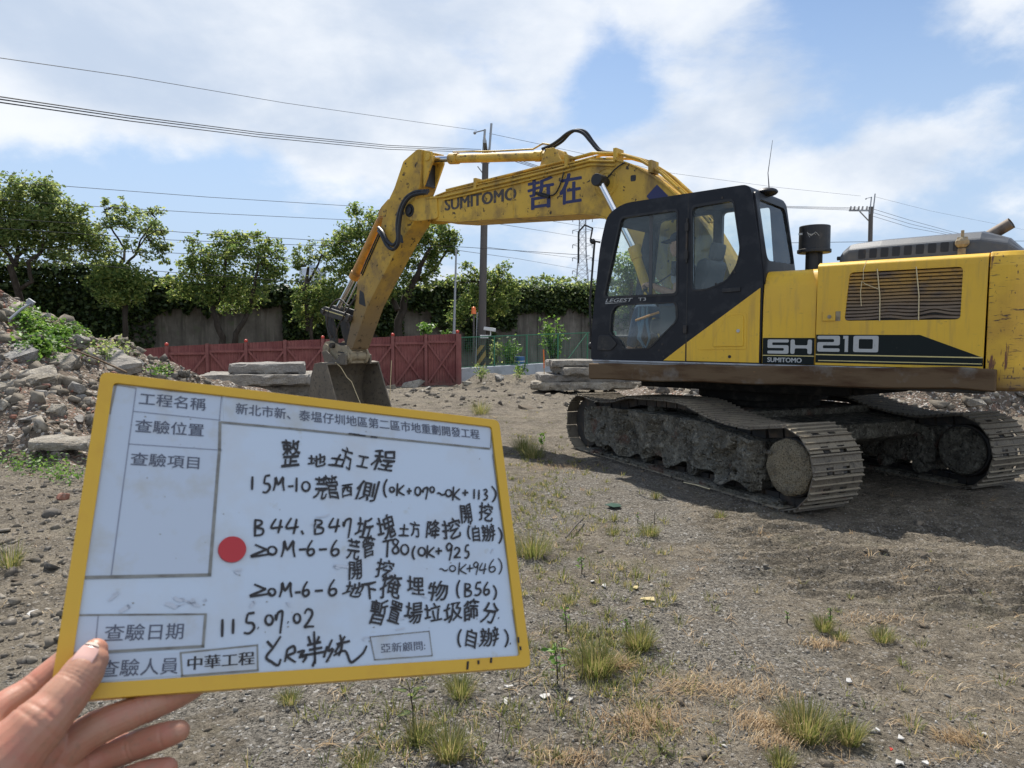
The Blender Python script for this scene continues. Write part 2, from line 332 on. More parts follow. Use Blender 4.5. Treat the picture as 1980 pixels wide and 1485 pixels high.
def dirt_mask(x, y):
    right = sstep(x - 1.35 - .25 * (y - 4.5) * (y < 4.5) + 1.1 * (fbm(x, y, .9) - .5), -.15, .75) * sstep(y, 2.2, 3.2)
    back = sstep(y + 2.2 * (fbm(x, y, .7) - .5), 7.6, 9.0)
    left = sstep(-x + 1.5 * (fbm(x + 5, y, .8) - .5), 1.9, 2.8) * .8
    patch = sstep(fbm(x + 3, y + 8, 1.6), .56, .70) * .7
    return np.clip(np.maximum(np.maximum(right, back), np.maximum(left, patch)), 0, 1)
def ground_z(x, y):
    x = np.asarray(x, float); y = np.asarray(y, float)
    z = -sstep(y, 18, 26) * (.24 + .65 * sstep(-x, 2.5, 11))
    near = sstep(y, 60, 30)
    d = dirt_mask(x, y)
    z = z + near * (.05 * (fbm(x, y, .45) - .5) + .045 * (fbm(x, y, 2.2) - .5) * (.5 + d) + .030 * (fbm(x, y, 7.0, 4) - .5) * (.5 + d))
    # crawler ruts in the soft dirt on the right: ridges roughly along x, sweeping round
    rr = np.hypot(x - 2.6, y + 1.5); w = fbm(x, y, 1.1)
    rut = np.sin((rr + .35 * w) * 2 * np.pi / .34) * .35 + np.sin((rr + .4 * w) * 2 * np.pi / .10) * .5
    z = z + .030 * rut * sstep(x + .8 * (w - .5), 1.1, 2.2) * sstep(y, 2.8, 4.2) * sstep(-y, -7.5, -5.6) * (.3 + 1.4 * sstep(fbm(x + 9, y, .8), .4, .62))
    z = z + .06 * sstep(fbm(x + 2, y + 4, 1.3), .52, .72) * sstep(y, 8, 11) * near
    z = z + near * .46 * np.exp(-((y - 23.6) / 1.1) ** 2) * sstep(x, -2.2, -.9) * sstep(-x, -7.0, -4.0) * (.6 + .8 * fbm(x, y, .9))
    # the tracks have bedded in: level under the machine
    u = (x - 3.037) * -.405 + (y - 8.608) * .914; v = (x - 3.037) * -.914 + (y - 8.608) * -.405
    under = sstep(-np.abs(u), -2.7, -2.1) * sstep(-np.abs(np.abs(v) - 1.195), -.50, -.30)
    z = z * (1 - under) + .012 * under
    berm = np.exp(-((np.abs(np.abs(v) - 1.195) - .40) / .07) ** 2) * sstep(-np.abs(u), -2.3, -1.9) * .035 * fbm(x, y, 5)
    return z + berm
def axis(lo, hi, d0, dense_lo, dense_hi, growth=1.07):
    out = list(np.arange(dense_lo, dense_hi, d0)); s = d0; p = dense_lo
    while p > lo: s *= growth; p -= s; out.insert(0, p)
    s = d0; p = out[-1]
    while p < hi: s *= growth; p += s; out.append(p)
    return np.array(out)
gx = axis(-3000, 3000, .028, -2.6, 4.2, 1.045); gy = axis(-200, 4500, .028, 2.1, 7.2, 1.022)
XX, YY = np.meshgrid(gx, gy); ZZ = ground_z(XX, YY)
V = np.stack([XX.ravel(), YY.ravel(), ZZ.ravel()], 1); nxg = len(gx); nyg = len(gy)
ii = (np.arange(nyg - 1)[:, None] * nxg + np.arange(nxg - 1)[None, :]).ravel()
F = np.stack([ii, ii + 1, ii + nxg + 1, ii + nxg], 1)
gme = np_mesh('ground', V, F)
at_ = gme.attributes.new('dirt', 'FLOAT', 'POINT'); at_.data.foreach_set('value', dirt_mask(XX, YY).ravel().astype(np.float32))
GM = bpy.data.materials.new('gravel_and_dirt'); GM.use_nodes = True; t = GM.node_tree; N = t.nodes; L = t.links; b = N['Principled BSDF']; b.inputs['Roughness'].default_value = .92; b.inputs['Specular IOR Level'].default_value = .2
tcg = N.new('ShaderNodeTexCoord')
def gn(scale, det=6, rough=.6, st=(1, 1, 1)):
    mp = N.new('ShaderNodeMapping'); mp.inputs[3].default_value = st; L.new(tcg.outputs['Object'], mp.inputs[0])
    n = N.new('ShaderNodeTexNoise'); n.inputs['Scale'].default_value = scale; n.inputs['Detail'].default_value = det; n.inputs['Roughness'].default_value = rough; L.new(mp.outputs[0], n.inputs['Vector']); return n.outputs[0]
def gmix(f, a, c):
    n = N.new('ShaderNodeMix'); n.data_type = 'RGBA'
    if isinstance(f, float): n.inputs[0].default_value = f
    else: L.new(f, n.inputs[0])
    for q, s in ((a, 6), (c, 7)):
        if isinstance(q, tuple): n.inputs[s].default_value = (*q, 1)
        else: L.new(q, n.inputs[s])
    return n.outputs[2]
def grange(v, a, c, lo=0., hi=1.):
    n = N.new('ShaderNodeMapRange'); L.new(v, n.inputs[0]); n.inputs[1].default_value = a; n.inputs[2].default_value = c; n.inputs[3].default_value = lo; n.inputs[4].default_value = hi; return n.outputs[0]
vo = N.new('ShaderNodeTexVoronoi'); vo.inputs['Scale'].default_value = 75; L.new(tcg.outputs['Object'], vo.inputs['Vector'])
vs = N.new('ShaderNodeSeparateXYZ'); L.new(vo.outputs['Color'], vs.inputs[0])
vo2 = N.new('ShaderNodeTexVoronoi'); vo2.inputs['Scale'].default_value = 190; L.new(tcg.outputs['Object'], vo2.inputs['Vector'])
vs2 = N.new('ShaderNodeSeparateXYZ'); L.new(vo2.outputs['Color'], vs2.inputs[0])
gcol = gmix(vs.outputs[0], (.032, .029, .024), (.285, .258, .216)); gcol = gmix(grange(vs2.outputs[0], .2, 1., 0., .55), gcol, (.30, .27, .225)); gcol = gmix(grange(vs.outputs[1], .94, .96), gcol, (.42, .40, .37)); gcol = gmix(grange(gn(1.7), .45, .7, 0., .5), gcol, (.15, .126, .092))
dcol = gmix(grange(gn(2.2), .40, .66), (.235, .20, .150), (.108, .093, .072)); dcol = gmix(grange(gn(11, 7, .65), .48, .68, 0., .75), dcol, (.335, .288, .22)); dcol = gmix(grange(gn(45, 6, .7), .52, .68, 0., .8), dcol, (.06, .05, .039)); dcol = gmix(grange(vs.outputs[2], .90, .93, 0., .8), dcol, (.34, .31, .27))
da = N.new('ShaderNodeAttribute'); da.attribute_name = 'dirt'
am = N.new('ShaderNodeMath'); am.operation = 'ADD'; L.new(da.outputs['Fac'], am.inputs[0]); am2 = N.new('ShaderNodeMath'); am2.operation = 'MULTIPLY_ADD'; L.new(gn(14), am2.inputs[0]); am2.inputs[1].default_value = 1.4; am2.inputs[2].default_value = -.7; L.new(am2.outputs[0], am.inputs[1])
dmix = grange(am.outputs[0], .35, .65)
gtot = gmix(dmix, gcol, dcol); gtot = gmix(grange(gn(1.15, 8, .7), .56, .72, 0., .45), gtot, (.11, .108, .045)); gtot = gmix(grange(gn(.6, 5, .6), .54, .70, 0., .35), gtot, (.095, .078, .058))
L.new(gtot, b.inputs['Base Color'])
bu1 = N.new('ShaderNodeBump'); bu1.inputs['Strength'].default_value = 1.0; bu1.inputs['Distance'].default_value = .020; L.new(vo.outputs['Distance'], bu1.inputs['Height']); bu1.invert = True
bu2 = N.new('ShaderNodeBump'); bu2.inputs['Strength'].default_value = 1.0; bu2.inputs['Distance'].default_value = .065; L.new(gn(16, 9, .68), bu2.inputs['Height']); L.new(bu1.outputs[0], bu2.inputs['Normal'])
bu3 = N.new('ShaderNodeBump'); bu3.inputs['Strength'].default_value = .6; bu3.inputs['Distance'].default_value = .06; L.new(gn(3.5, 6, .6), bu3.inputs['Height']); L.new(bu2.outputs[0], bu3.inputs['Normal'])
L.new(bu3.outputs[0], b.inputs['Normal'])
tag(link('ground', gme, GM, smooth=True), kind='structure')
gzs = lambda x, y: float(ground_z(np.array([x]), np.array([y]))[0])
# ================================================================== rubble heaps
def heap_l(x, y):
    w = 1.5 * (fbm(x, y, .55) - .5)
    a = (-5.35 - x + w * .8) * .62; f = (y - 8.55 + .10 * (x + 6) + w * .7) * .72; bk = (16.6 - y + w) * .62
    h = np.minimum(np.minimum(a, f), np.minimum(bk, 2.75 + 0 * x))
    return h + (.30 * (fbm(x, y, 1.3) - .5) + .16 * (fbm(x, y, 4.0) - .5) + .07 * (fbm(x, y, 11., 3) - .5)) * sstep(h, -.1, .5)
def heap_r(x, y):
    d = np.sqrt(((x - 9.6) / 5.2) ** 2 + ((y - 18.0) / 4.2) ** 2)
    h = 3.95 * (1 - d) + .6 * (fbm(x + 3, y, .6) - .5)
    lo = .75 - .42 * np.hypot((x - 5.2) / 2.4, (y - 16.5) / 1.5)
    h = np.maximum(h, lo)
    return h + (.25 * (fbm(x, y, 1.5) - .5) + .14 * (fbm(x, y, 4.3) - .5) + .06 * (fbm(x, y, 11., 3) - .5)) * sstep(h, -.1, .5)
m_rubble = mat('rubble_soil', (.125, .098, .073), .95, layers=[('noise', 2.2, (.13, .105, .085), .42, .66), ('noise', 8, (.22, .19, .15), .54, .74), ('noise', 1.4, (.18, .115, .085), .58, .74), ('voronoi', 28, (.36, .33, .29), .82, .86), ('voronoi', 46, (.22, .12, .085), .95, .97)], bump=[(-26, .9, 0, .03), (16, .9, 8, .03), (50, .6, 6, .01)], spec=.2)
def heap(name, fn, x0, x1, y0, y1, st):
    hx_ = np.arange(x0, x1, st); hy_ = np.arange(y0, y1, st); A, B = np.meshgrid(hx_, hy_); H = fn(A, B); g = ground_z(A, B)
    Z = np.maximum(H, -.25) + g - .02; n = len(hx_)
    i_ = (np.arange(len(hy_) - 1)[:, None] * n + np.arange(n - 1)[None, :]).ravel(); Fq = np.stack([i_, i_ + 1, i_ + n + 1, i_ + n], 1)
    keep = (H.ravel()[Fq].max(1) > -.2)
    me = np_mesh(name, np.stack([A.ravel(), B.ravel(), Z.ravel()], 1), Fq[keep]); return link(name, me, m_rubble, smooth=True)
tag(heap('rubble_mound', heap_l, -16, -4.2, 7.6, 19, .07), kind='structure')
tag(heap('rubble_mound', heap_r, 2.5, 15.5, 13, 23, .08), kind='structure')
def surf(x, y):
    g = gzs(x, y)
    return max(g, float(heap_l(np.array([x]), np.array([y]))[0]) + g - .02 if x < -4 else -9, float(heap_r(np.array([x]), np.array([y]))[0]) + g - .02 if x > 2.4 and y > 13 else -9)
def surf_np(x, y):
    g = ground_z(x, y); return np.maximum(g, np.maximum(np.where(x < -4, heap_l(x, y), -9), np.where((x > 2.4) & (y > 13), heap_r(x, y), -9)) + g - .02)
def march(r, y0=4.0, y1=40.0):                 # depth at which a sight line meets the ground or a heap
    Y = np.arange(y0, y1, .03); x = r.x / r.y * Y; z = EYE + r.z / r.y * Y
    hit = np.nonzero(z <= surf_np(x, Y))[0]; return float(Y[hit[0]]) if len(hit) else y1
def chunk(seed, n=14, flat=.75):
    r = random.Random(seed); bm = bmesh.new()
    for k in range(n):
        v = Vector((r.gauss(0, 1), r.gauss(0, 1), r.gauss(0, 1))).normalized(); bm.verts.new((v.x * r.uniform(.8, 1.15), v.y * r.uniform(.7, 1.0), v.z * flat * r.uniform(.8, 1)))
    bmesh.ops.convex_hull(bm, input=bm.verts); 
    for v in [v for v in bm.verts if not v.link_faces]: bm.verts.remove(v)
    bmesh.ops.triangulate(bm, faces=bm.faces); bm.verts.ensure_lookup_table(); bm.verts.index_update()
    V = np.array([v.co[:] for v in bm.verts]); F = np.array([[v.index for v in f.verts] for f in bm.faces]); bm.free(); return V, F
CH = [chunk(s, 7 + s % 4, .5 + .06 * (s % 7)) for s in range(22)]
def scatter_stones(name, X, Y, S, m, kind='stuff', sink=.25, Z=None):
    Z = surf_np(X, Y) if Z is None else Z; VV = []; FF = []; o = 0
    for i in range(len(X)):
        V, F = CH[int(rng.integers(len(CH)))]; a, b_, c = rng.uniform(0, 6.28), rng.uniform(-.5, .5), rng.uniform(-.5, .5)
        Rm = np.array(Matrix.Rotation(a, 3, 'Z') @ Matrix.Rotation(b_, 3, 'X') @ Matrix.Rotation(c, 3, 'Y'))
        VV.append((V * S[i] * rng.uniform(.75, 1.25, 3)) @ Rm.T + np.array([X[i], Y[i], Z[i] + S[i] * (.55 - sink * 2)])); FF.append(F + o); o += len(V)
    return tag(link(name, np_mesh(name, np.concatenate(VV), np.concatenate(FF)), m), kind=kind)
m_stones = mat('mixed_rubble_stone', (.155, .135, .107), .9, layers=[('island', 0, (.31, .28, .235), .66, .98), ('island', 0, (.09, .083, .075), .45, .0), ('noise', 9, (.13, .11, .085), .48, .66), ('noise', 30, (.24, .215, .18), .55, .7)], bump=[(30, .5, 6, .01)], spec=.2)
m_brick = mat('red_brick_fragment', (.24, .105, .07), .9, layers=[('island', 0, (.17, .085, .062), .3, 1.), ('noise', 20, (.30, .22, .17), .56, .72)], bump=[(40, .4)])
n_ = 2600; hx_ = rng.uniform(-12.5, -4.9, n_); hy_ = rng.uniform(8.4, 14.5, n_); k_ = heap_l(hx_, hy_) > .02; hx_, hy_ = hx_[k_], hy_[k_]
scatter_stones('rubble_stones', hx_, hy_, np.clip(rng.lognormal(-2.8, .55, len(hx_)), .02, .20), m_stones)
n_ = 420; hx2 = rng.uniform(-12.5, -6.0, n_); hy2 = rng.uniform(8.8, 13, n_); k_ = heap_l(hx2, hy2) > .3; hx2, hy2 = hx2[k_], hy2[k_]
scatter_stones('brick_fragments', hx2, hy2, np.clip(rng.lognormal(-3.0, .4, len(hx2)), .02, .11), m_brick)
n_ = 2200; hx_ = rng.uniform(3.2, 14.5, n_); hy_ = rng.uniform(13.8, 19, n_); k_ = heap_r(hx_, hy_) > .02; hx_, hy_ = hx_[k_], hy_[k_]
scatter_stones('rubble_stones', hx_, hy_, np.clip(rng.lognormal(-2.5, .55, len(hx_)), .03, .30), m_stones)
n_ = 420; hx_ = rng.uniform(-5.5, 4.5, n_); hy_ = rng.uniform(15.5, 23.5, n_)
scatter_stones('rubble_stones', hx_, hy_, np.clip(rng.lognormal(-3.0, .6, n_), .02, .16), m_stones)
# pebbles and gravel close to the camera
n_ = 24000; py_ = 2.2 + 5.6 * rng.random(n_) ** 1.6; px_ = (rng.random(n_) * 1.62 - .80) * py_ + 0
m_pebble = mat('grey_gravel_stone', (.14, .128, .11), .85, layers=[('island', 0, (.27, .25, .215), .4, .9), ('island', 0, (.40, .385, .35), .97, .975), ('island', 0, (.21, .155, .11), .16, .0)], spec=.25)
dm_ = dirt_mask(px_, py_); keep = rng.random(n_) > dm_ * .80; px_, py_ = px_[keep], py_[keep]
scatter_stones('gravel_stones', px_, py_, np.clip(rng.lognormal(-5.2, .45, len(px_)), .003, .022), m_pebble, sink=.18, Z=ground_z(px_, py_))
n_ = 1500; py_ = 2.4 + 9.5 * rng.random(n_) ** 1.3; px_ = (rng.random(n_) * 1.6 - .8) * py_; k_ = rng.random(n_) < .25 + .75 * dirt_mask(px_, py_); px_, py_ = px_[k_], py_[k_]
m_clod = mat('dirt_clod', (.17, .14, .105), .95, layers=[('island', 0, (.10, .085, .068), .3, 1.)], bump=[(60, .8, 6, .01)], spec=.1)
scatter_stones('dirt_clods', px_, py_, np.clip(rng.lognormal(-4.5, .55, len(px_)), .006, .05), m_clod, sink=.2, Z=ground_z(px_, py_))
n_ = 1300; py_ = 3.2 + 5.6 * rng.random(n_); px_ = -(.42 + .36 * rng.random(n_)) * py_
scatter_stones('rubble_stones', px_, py_, np.clip(rng.lognormal(-4.0, .6, n_), .007, .09), m_stones, sink=.22, Z=ground_z(px_, py_))
# rocks that stand out, one by one
def rock(px, py, w, label, name='concrete_lump', cat='rubble', seed=0, m=None, flat=.8, Y=None, el=1.0, group=None, sub=.25):
    if Y is None:                              # walk the sight line down to the surface
        r = ray(px, py); Y = march(r)
    P = at(px, py, Y); s = w * Y / FPX / 2
    V, F = chunk(seed + 100, 10, flat); mb = MB(); mb.add([(x * s * el, y * s, z * s) for x, y, z in V], [tuple(f) for f in F])
    o = mb.build(name, m or m_concrete, bevel=s * .06, loc=(P.x, P.y, P.z + s * flat * (.5 - sub)), rot=(random.uniform(-.3, .3), random.uniform(-.3, .3), random.uniform(0, 6))); return tag(o, label, cat, group)
lump_g = 'broken concrete lumps on the left rubble heap'
for px, py, w, lb, sd, fl in ((108, 800, 46, 'pale block-shaped concrete lump near the foot of the left rubble heap', 1, .8), (152, 812, 30, 'small pale cube of concrete touching the larger pale block', 2, .9), (60, 815, 42, 'flat-topped brown concrete lump left of the pale block', 3, .6), (80, 790, 30, 'small light slab leaning against the pale block', 4, .45), (5, 790, 34, 'grey concrete lump cut by the left photo edge', 5, .9),
    (150, 755, 40, 'round brown boulder at the right flank of the left heap', 6, .9), (155, 770, 26, 'tan triangular stone just under the round brown boulder', 7, .7), (80, 765, 36, 'dark rounded stone in the middle of the left heap', 8, .7), (130, 705, 62, 'large flat grey slab lump below the green creeper', 9, .55), (152, 668, 40, 'upright grey boulder right of the green creeper', 10, 1.0), (88, 622, 28, 'pointed grey stone on the ridge of the left heap', 11, 1.2), (55, 682, 34, 'grey square stone left of the green creeper', 12, .9), (205, 695, 78, 'long dark slab lump leaning at the end of the ridge', 13, .5), (262, 712, 48, 'dark boulder at the low right end of the left heap', 14, .8), (20, 610, 40, 'brown stone at the top of the left heap', 15, .6), (25, 755, 24, 'small grey stone at the left side of the heap', 16, .7)):
    rock(px, py, w, lb, seed=sd, flat=fl, group=lump_g, el=1.15)
rock(122, 965, 32, 'reddish brown stone on the dirt beside the board frame', name='stone', cat='stone', seed=21, m=m_brick)
for px, py, w, lb, sd, Y in ((512, 768, 34, 'white plaster lump in front of the left slab stack', 22, 17.2), (575, 770, 24, 'small white lump beside the bucket side plate', 23, 16.6), (800, 748, 62, 'long grey concrete lump right of the bucket', 24, 21), (755, 752, 40, 'grey lump half hidden behind the bucket lip', 25, 20.5), (866, 741, 36, 'round grey lump at the right end of the red fence', 26, 22), (828, 752, 22, 'small pointed lump under the fence corner', 27, 21.5), (905, 745, 40, 'bluish grey lump at the foot of the low white wall', 28, 22), (938, 742, 18, 'small bluish stone under the pale bush', 29, 22), (965, 733, 44, 'tan lump on the dirt ridge before the low wall', 30, 23), (345, 715, 30, 'grey stone in front of the red fence at left', 31, 19)):
    rock(px, py, w * .72, lb, seed=sd, flat=.6, Y=Y if px < 600 else None, group='broken concrete lumps along the fence foot', el=1.2)
m_plaster = mat('pale_plaster', (.50, .49, .47), .8, layers=[('noise', 8, (.36, .34, .31), .5, .7)])
# ================================================================== slabs
from mathutils import noise as mnoise
def slab(px, py, Y, w, d, t, rz, label, group, seed, z=None, tilt=(0, 0)):
    P = at(px, py, Y); r = random.Random(seed); sv = Vector((seed * 7.3, seed * 3.1, 0)); n = [max(4, int(w / .07)), max(4, int(d / .08)), max(3, int(t / .05))]; hf = (w / 2, d / 2, t / 2)
    bm = bmesh.new(); idx = {}; cut = [r.uniform(-.25, .25) for _ in range(4)]
    for i in range(n[0] + 1):
        for j in range(n[1] + 1):
            for k in range(n[2] + 1):
                if 0 < i < n[0] and 0 < j < n[1] and 0 < k < n[2]: continue
                u = Vector((i / n[0] * 2 - 1, j / n[1] * 2 - 1, k / n[2] * 2 - 1)); p = Vector((u.x * hf[0] * (1 + .25 * cut[0] * u.y), u.y * hf[1] * (1 + .3 * cut[1] * u.x), u.z * hf[2]))
                q = p + sv; nz = mnoise.noise_vector(q * 2.1) * .06 * min(1, w) + mnoise.noise_vector(q * 6) * .022 + mnoise.noise_vector(q * 17) * .009; nz.z *= .35
                edge = sum(1 for c_ in u if abs(c_) > .985); chip = max(0, mnoise.noise(q * 3.3) + .12) * .10 * min(1, w) if edge >= 2 else 0
                p = p + nz; p.x -= math.copysign(chip, u.x) * (abs(u.x) > .98); p.y -= math.copysign(chip, u.y) * (abs(u.y) > .98); p.z -= math.copysign(chip * .6, u.z) * (abs(u.z) > .98); idx[(i, j, k)] = bm.verts.new(p)
    def fc(*ks): bm.faces.new([idx[q] for q in ks])
    for k in (0, n[2]):
        for i in range(n[0]):
            for j in range(n[1]): fc((i, j, k), (i + 1, j, k), (i + 1, j + 1, k), (i, j + 1, k))
    for j in (0, n[1]):
        for i in range(n[0]):
            for k in range(n[2]): fc((i, j, k), (i + 1, j, k), (i + 1, j, k + 1), (i, j, k + 1))
    for i in (0, n[0]):
        for j in range(n[1]):
            for k in range(n[2]): fc((i, j, k), (i, j + 1, k), (i, j + 1, k + 1), (i, j, k + 1))
    bmesh.ops.recalc_face_normals(bm, faces=bm.faces); me = bpy.data.meshes.new('slab_fragment'); bm.to_mesh(me); bm.free()
    return tag(link('slab_fragment', me, m_concrete, loc=P, rot=(tilt[0], tilt[1], rz)), label, 'concrete slab', group)
gl = 'broken slabs stacked left of the bucket'; gr = 'broken slabs stacked in front of the cab'
slab(522, 711, 18.6, 1.75, 1.6, .26, .25, 'top broken concrete slab of the stack left of the bucket', gl, 1)
slab(508, 731, 18.4, 2.9, 1.9, .27, .12, 'middle broken concrete slab of the stack left of the bucket', gl, 2)
slab(500, 752, 18.5, 2.7, 1.9, .27, .3, 'bottom dark concrete slab of the stack left of the bucket', gl, 3)
slab(500, 768, 18.7, 2.6, 1.8, .28, .2, 'half buried concrete slab under the stack left of the bucket', gl, 4)
slab(1110, 702, 20.5, 1.5, 1.4, .19, .1, 'topmost concrete slab of the stack before the cab', gr, 5); slab(1150, 715, 20.4, 2.3, 1.5, .21, .22, 'second slab from the top of the stack before the cab', gr, 6)
slab(1145, 729, 20.6, 3.2, 1.6, .22, .1, 'third slab from the top of the stack before the cab', gr, 7); slab(1170, 743, 20.3, 4.2, 1.5, .22, .05, 'lowest long slab of the stack before the cab', gr, 8)
slab(120, 855, 8.9, .62, .42, .11, .3, 'flat concrete slab lying at the foot of the left heap', 'slabs', 9, tilt=(.12, .05))
for px_s, py_s, w_, d_, t_, rz_, tl_, lb in ((214, 700, 1.0, .55, .22, -.5, (.3, .35), 'dark tilted slab lying on the low ridge end of the left heap'), (48, 735, .8, .5, .16, .6, (.35, -.2), 'tilted pale slab in the middle of the left heap'), (95, 700, .7, .45, .14, .2, (.5, .15), 'thin slab sticking out below the green creeper'), (18, 690, .6, .5, .18, 1.0, (.3, -.3), 'slab fragment at the left photo edge on the heap')):
    slab(px_s, py_s, march(ray(px_s, py_s)) + .1, w_, d_, t_, rz_, lb, 'slab fragments on the left heap', int(px_s), tilt=tl_)
# ================================================================== fences, walls
m_red = mat('red_fence_paint', (.20, .065, .058), .75, layers=[('noise', .5, (.25, .105, .09), .45, .7), ('z', 0, (.14, .085, .065), -1.35, -1.9), ('noise', 3, (.15, .040, .038), .42, .68), ('noise', 1.2, (.25, .085, .075), .52, .74, (1, 1, .25)), ('noise', 24, (.22, .09, .08), .68, .74)], bump=[(40, .1)])
m_redcap = mat('red_cap', (.50, .05, .03), .45)
FN = thing('hoarding_fence', 'dark red corrugated steel site fence with cross braces and posts', 'fence')
fp = [(185, 684, 22.4), (254, 677, 23.2), (324, 670, 24.0), (402, 666, 24.4), (477, 663, 24.8), (552, 659, 25.1), (625, 656, 25.4), (693, 654, 25.6), (760, 651, 25.8), (824, 648, 26.0), (885, 645, 26.0)]
PT = [at(x, y, Y) for x, y, Y in fp]
for a, b in zip(PT, PT[1:]):
    d = (b - a); L_ = math.hypot(d.x, d.y); ang = math.atan2(d.y, d.x); n = 44; pl = []
    mb = MB(); V = []; F = []
    for i in range(n + 1):
        u = L_ * i / n; zt = (b.z - a.z) * i / n; off = .010 if (i % 4) in (1, 2) else -.010
        V += [(u, off, zt), (u, off, -1.95 + zt)]
    for i in range(n): F.append((2 * i, 2 * i + 1, 2 * i + 3, 2 * i + 2))
    mb.add(V, F); o = mb.build('fence_panel', m_red, FN, loc=a, rot=(0, 0, ang), fix=False); q = o.modifiers.new('t', 'SOLIDIFY'); q.thickness = .006
    br = MB(); h0, h1 = -.24, -1.80; dz = d.z
    br.box(0, L_, -.075, -.028, h0 - .04, h0 + .04); br.box(0, L_, -.075, -.028, h1 - .04, h1 + .04)
    def bar_(x0, z0, x1, z1, y=-.066):
        v = Vector((x1 - x0, z1 - z0)).normalized(); w = Vector((-v.y, v.x)) * .032
        br.add([(x0 - w.x, y, z0 - w.y), (x1 - w.x, y, z1 - w.y), (x1 + w.x, y, z1 + w.y), (x0 + w.x, y, z0 + w.y), (x0 - w.x, y + .03, z0 - w.y), (x1 - w.x, y + .03, z1 - w.y), (x1 + w.x, y + .03, z1 + w.y), (x0 + w.x, y + .03, z0 + w.y)], [(0, 1, 2, 3), (7, 6, 5, 4), (0, 4, 5, 1), (1, 5, 6, 2), (2, 6, 7, 3), (3, 7, 4, 0)])
    bar_(.06, h0 - .05, L_ - .06, h1 + .05, -.066); bar_(.06, h1 + .05, L_ - .06, h0 - .05, -.10)
    br.build('brace', m_red, FN, loc=a, rot=(0, math.atan2(-d.z, L_) * 0, ang))
for i, p in enumerate(PT):
    q = MB(); q.box(-.05, .05, -.115, -.015, -2.2, .03); q.build('post', m_red, FN, loc=p)
    if i in (0, 2, 4, 6, 8, 10): q = MB(); q.ball((0, -.065, .07), .065, 12); q.build('post_cap', m_redcap, FN, loc=p, smooth=True)
q = MB(); q.box(.0, .13, -.13, -.0, -2.1, -.02); q.build('end_post', m_red, FN, loc=PT[-1])
# low pale wall with green mesh fence
m_lowwall = mat('pale_grey_barrier', (.34, .37, .40), .8, layers=[('noise', 4, (.26, .28, .29), .45, .7)])
W0 = at(890, 712, 26.6); W1 = at(1190, 694, 30.0); d = W1 - W0; ang = math.atan2(d.y, d.x); L_ = math.hypot(d.x, d.y)
lw = MB()
lw.add([(0, -.10, 0), (L_, -.10, d.z), (L_, .12, d.z), (0, .12, 0), (0, -.14, -1.2), (L_, -.14, d.z - 1.5), (L_, .16, d.z - 1.5), (0, .16, -1.2)], [(0, 1, 2, 3), (4, 7, 6, 5), (0, 4, 5, 1), (1, 5, 6, 2), (2, 6, 7, 3), (3, 7, 4, 0)])
tag(lw.build('concrete_barrier', m_lowwall, bevel=.02, loc=W0, rot=(0, 0, ang)), 'low pale grey concrete barrier wall right of the red fence', 'wall')
m_greenpost = mat('green_fence_paint', (.035, .16, .085), .5); m_mesh = mat('green_mesh_wire', (.05, .16, .10), .6)
GF = thing('mesh_fence', 'green wire mesh fence standing on the low pale wall', 'fence', W0, ang)
ghs = 1.15
for k in range(6):
    u = L_ * k / 5; z = d.z * k / 5; q = MB(); q.cyl((u, .0, z), (u, .0, z + ghs), .03, seg=8); q.build('post', m_greenpost, GF)
q = MB(); q.cyl((0, 0, ghs), (L_, 0, d.z + ghs), .02, seg=6); q.cyl((0, 0, .03), (L_, 0, d.z + .03), .012, seg=6); q.cyl((L_ * .8, 0, d.z * .8 + ghs), (L_ * .66, 0, d.z * .66 + .05), .015, seg=6); q.build('rail', m_greenpost, GF)
q = MB(); n = int(L_ / .085)
for k in range(n): u = L_ * k / n; q.box(u - .003, u + .003, -.003, .003, d.z * k / n + .02, d.z * k / n + ghs)
for k in range(13):
    z = .06 + k * .088; q.add([(0, .004, z), (L_, .004, d.z + z), (L_, .004, d.z + z + .005), (0, .004, z + .005)], [(0, 1, 2, 3)])
q.build('wire_mesh', m_mesh, GF, fix=False)
# old concrete wall with ivy
m_wall = mat('stained_concrete_wall', (.16, .148, .13), .9, layers=[('noise', .9, (.09, .082, .073), .40, .66), ('noise', 3.0, (.075, .07, .062), .48, .68, (1, 1, .10)), ('noise', 5, (.24, .225, .20), .58, .74, (1, 1, .12)), ('noise', 2, (.10, .12, .075), .58, .75)], bump=[(8, .5, 6, .03)], spec=.2)
A0 = at(-260, 540, 32.5); A1 = at(1500, 560, 50.0); A0.z = 0; A1.z = 0; d = A1 - A0; L_ = d.length; wang = math.atan2(d.y, d.x)
wl_ = MB(); wl_.box(0, L_, 0, .5, -2.0, 4.15)
for k in range(int(L_ / 3.0)): wl_.box(k * 3.0 - .06, k * 3.0 + .06, -.05, 0.0, -2.0, 4.1)
WALL = tag(wl_.build('concrete_barrier', m_wall, loc=A0, rot=(0, 0, wang)), 'tall streaked old concrete wall running behind the red fence', 'wall')
m_ivy = leaf_mat('ivy_leaf', (.018, .034, .012), (.032, .058, .018), (.09, .125, .032), .35)
m_leaf = leaf_mat('broad_leaf', (.05, .095, .028), (.12, .18, .046), (.28, .31, .09), .62)
m_leaf2 = leaf_mat('pale_leaf', (.07, .115, .038), (.145, .205, .062), (.30, .33, .12), .62)
m_leaf3 = leaf_mat('fresh_leaf', (.05, .12, .02), (.09, .19, .03), (.16, .26, .05), .42)
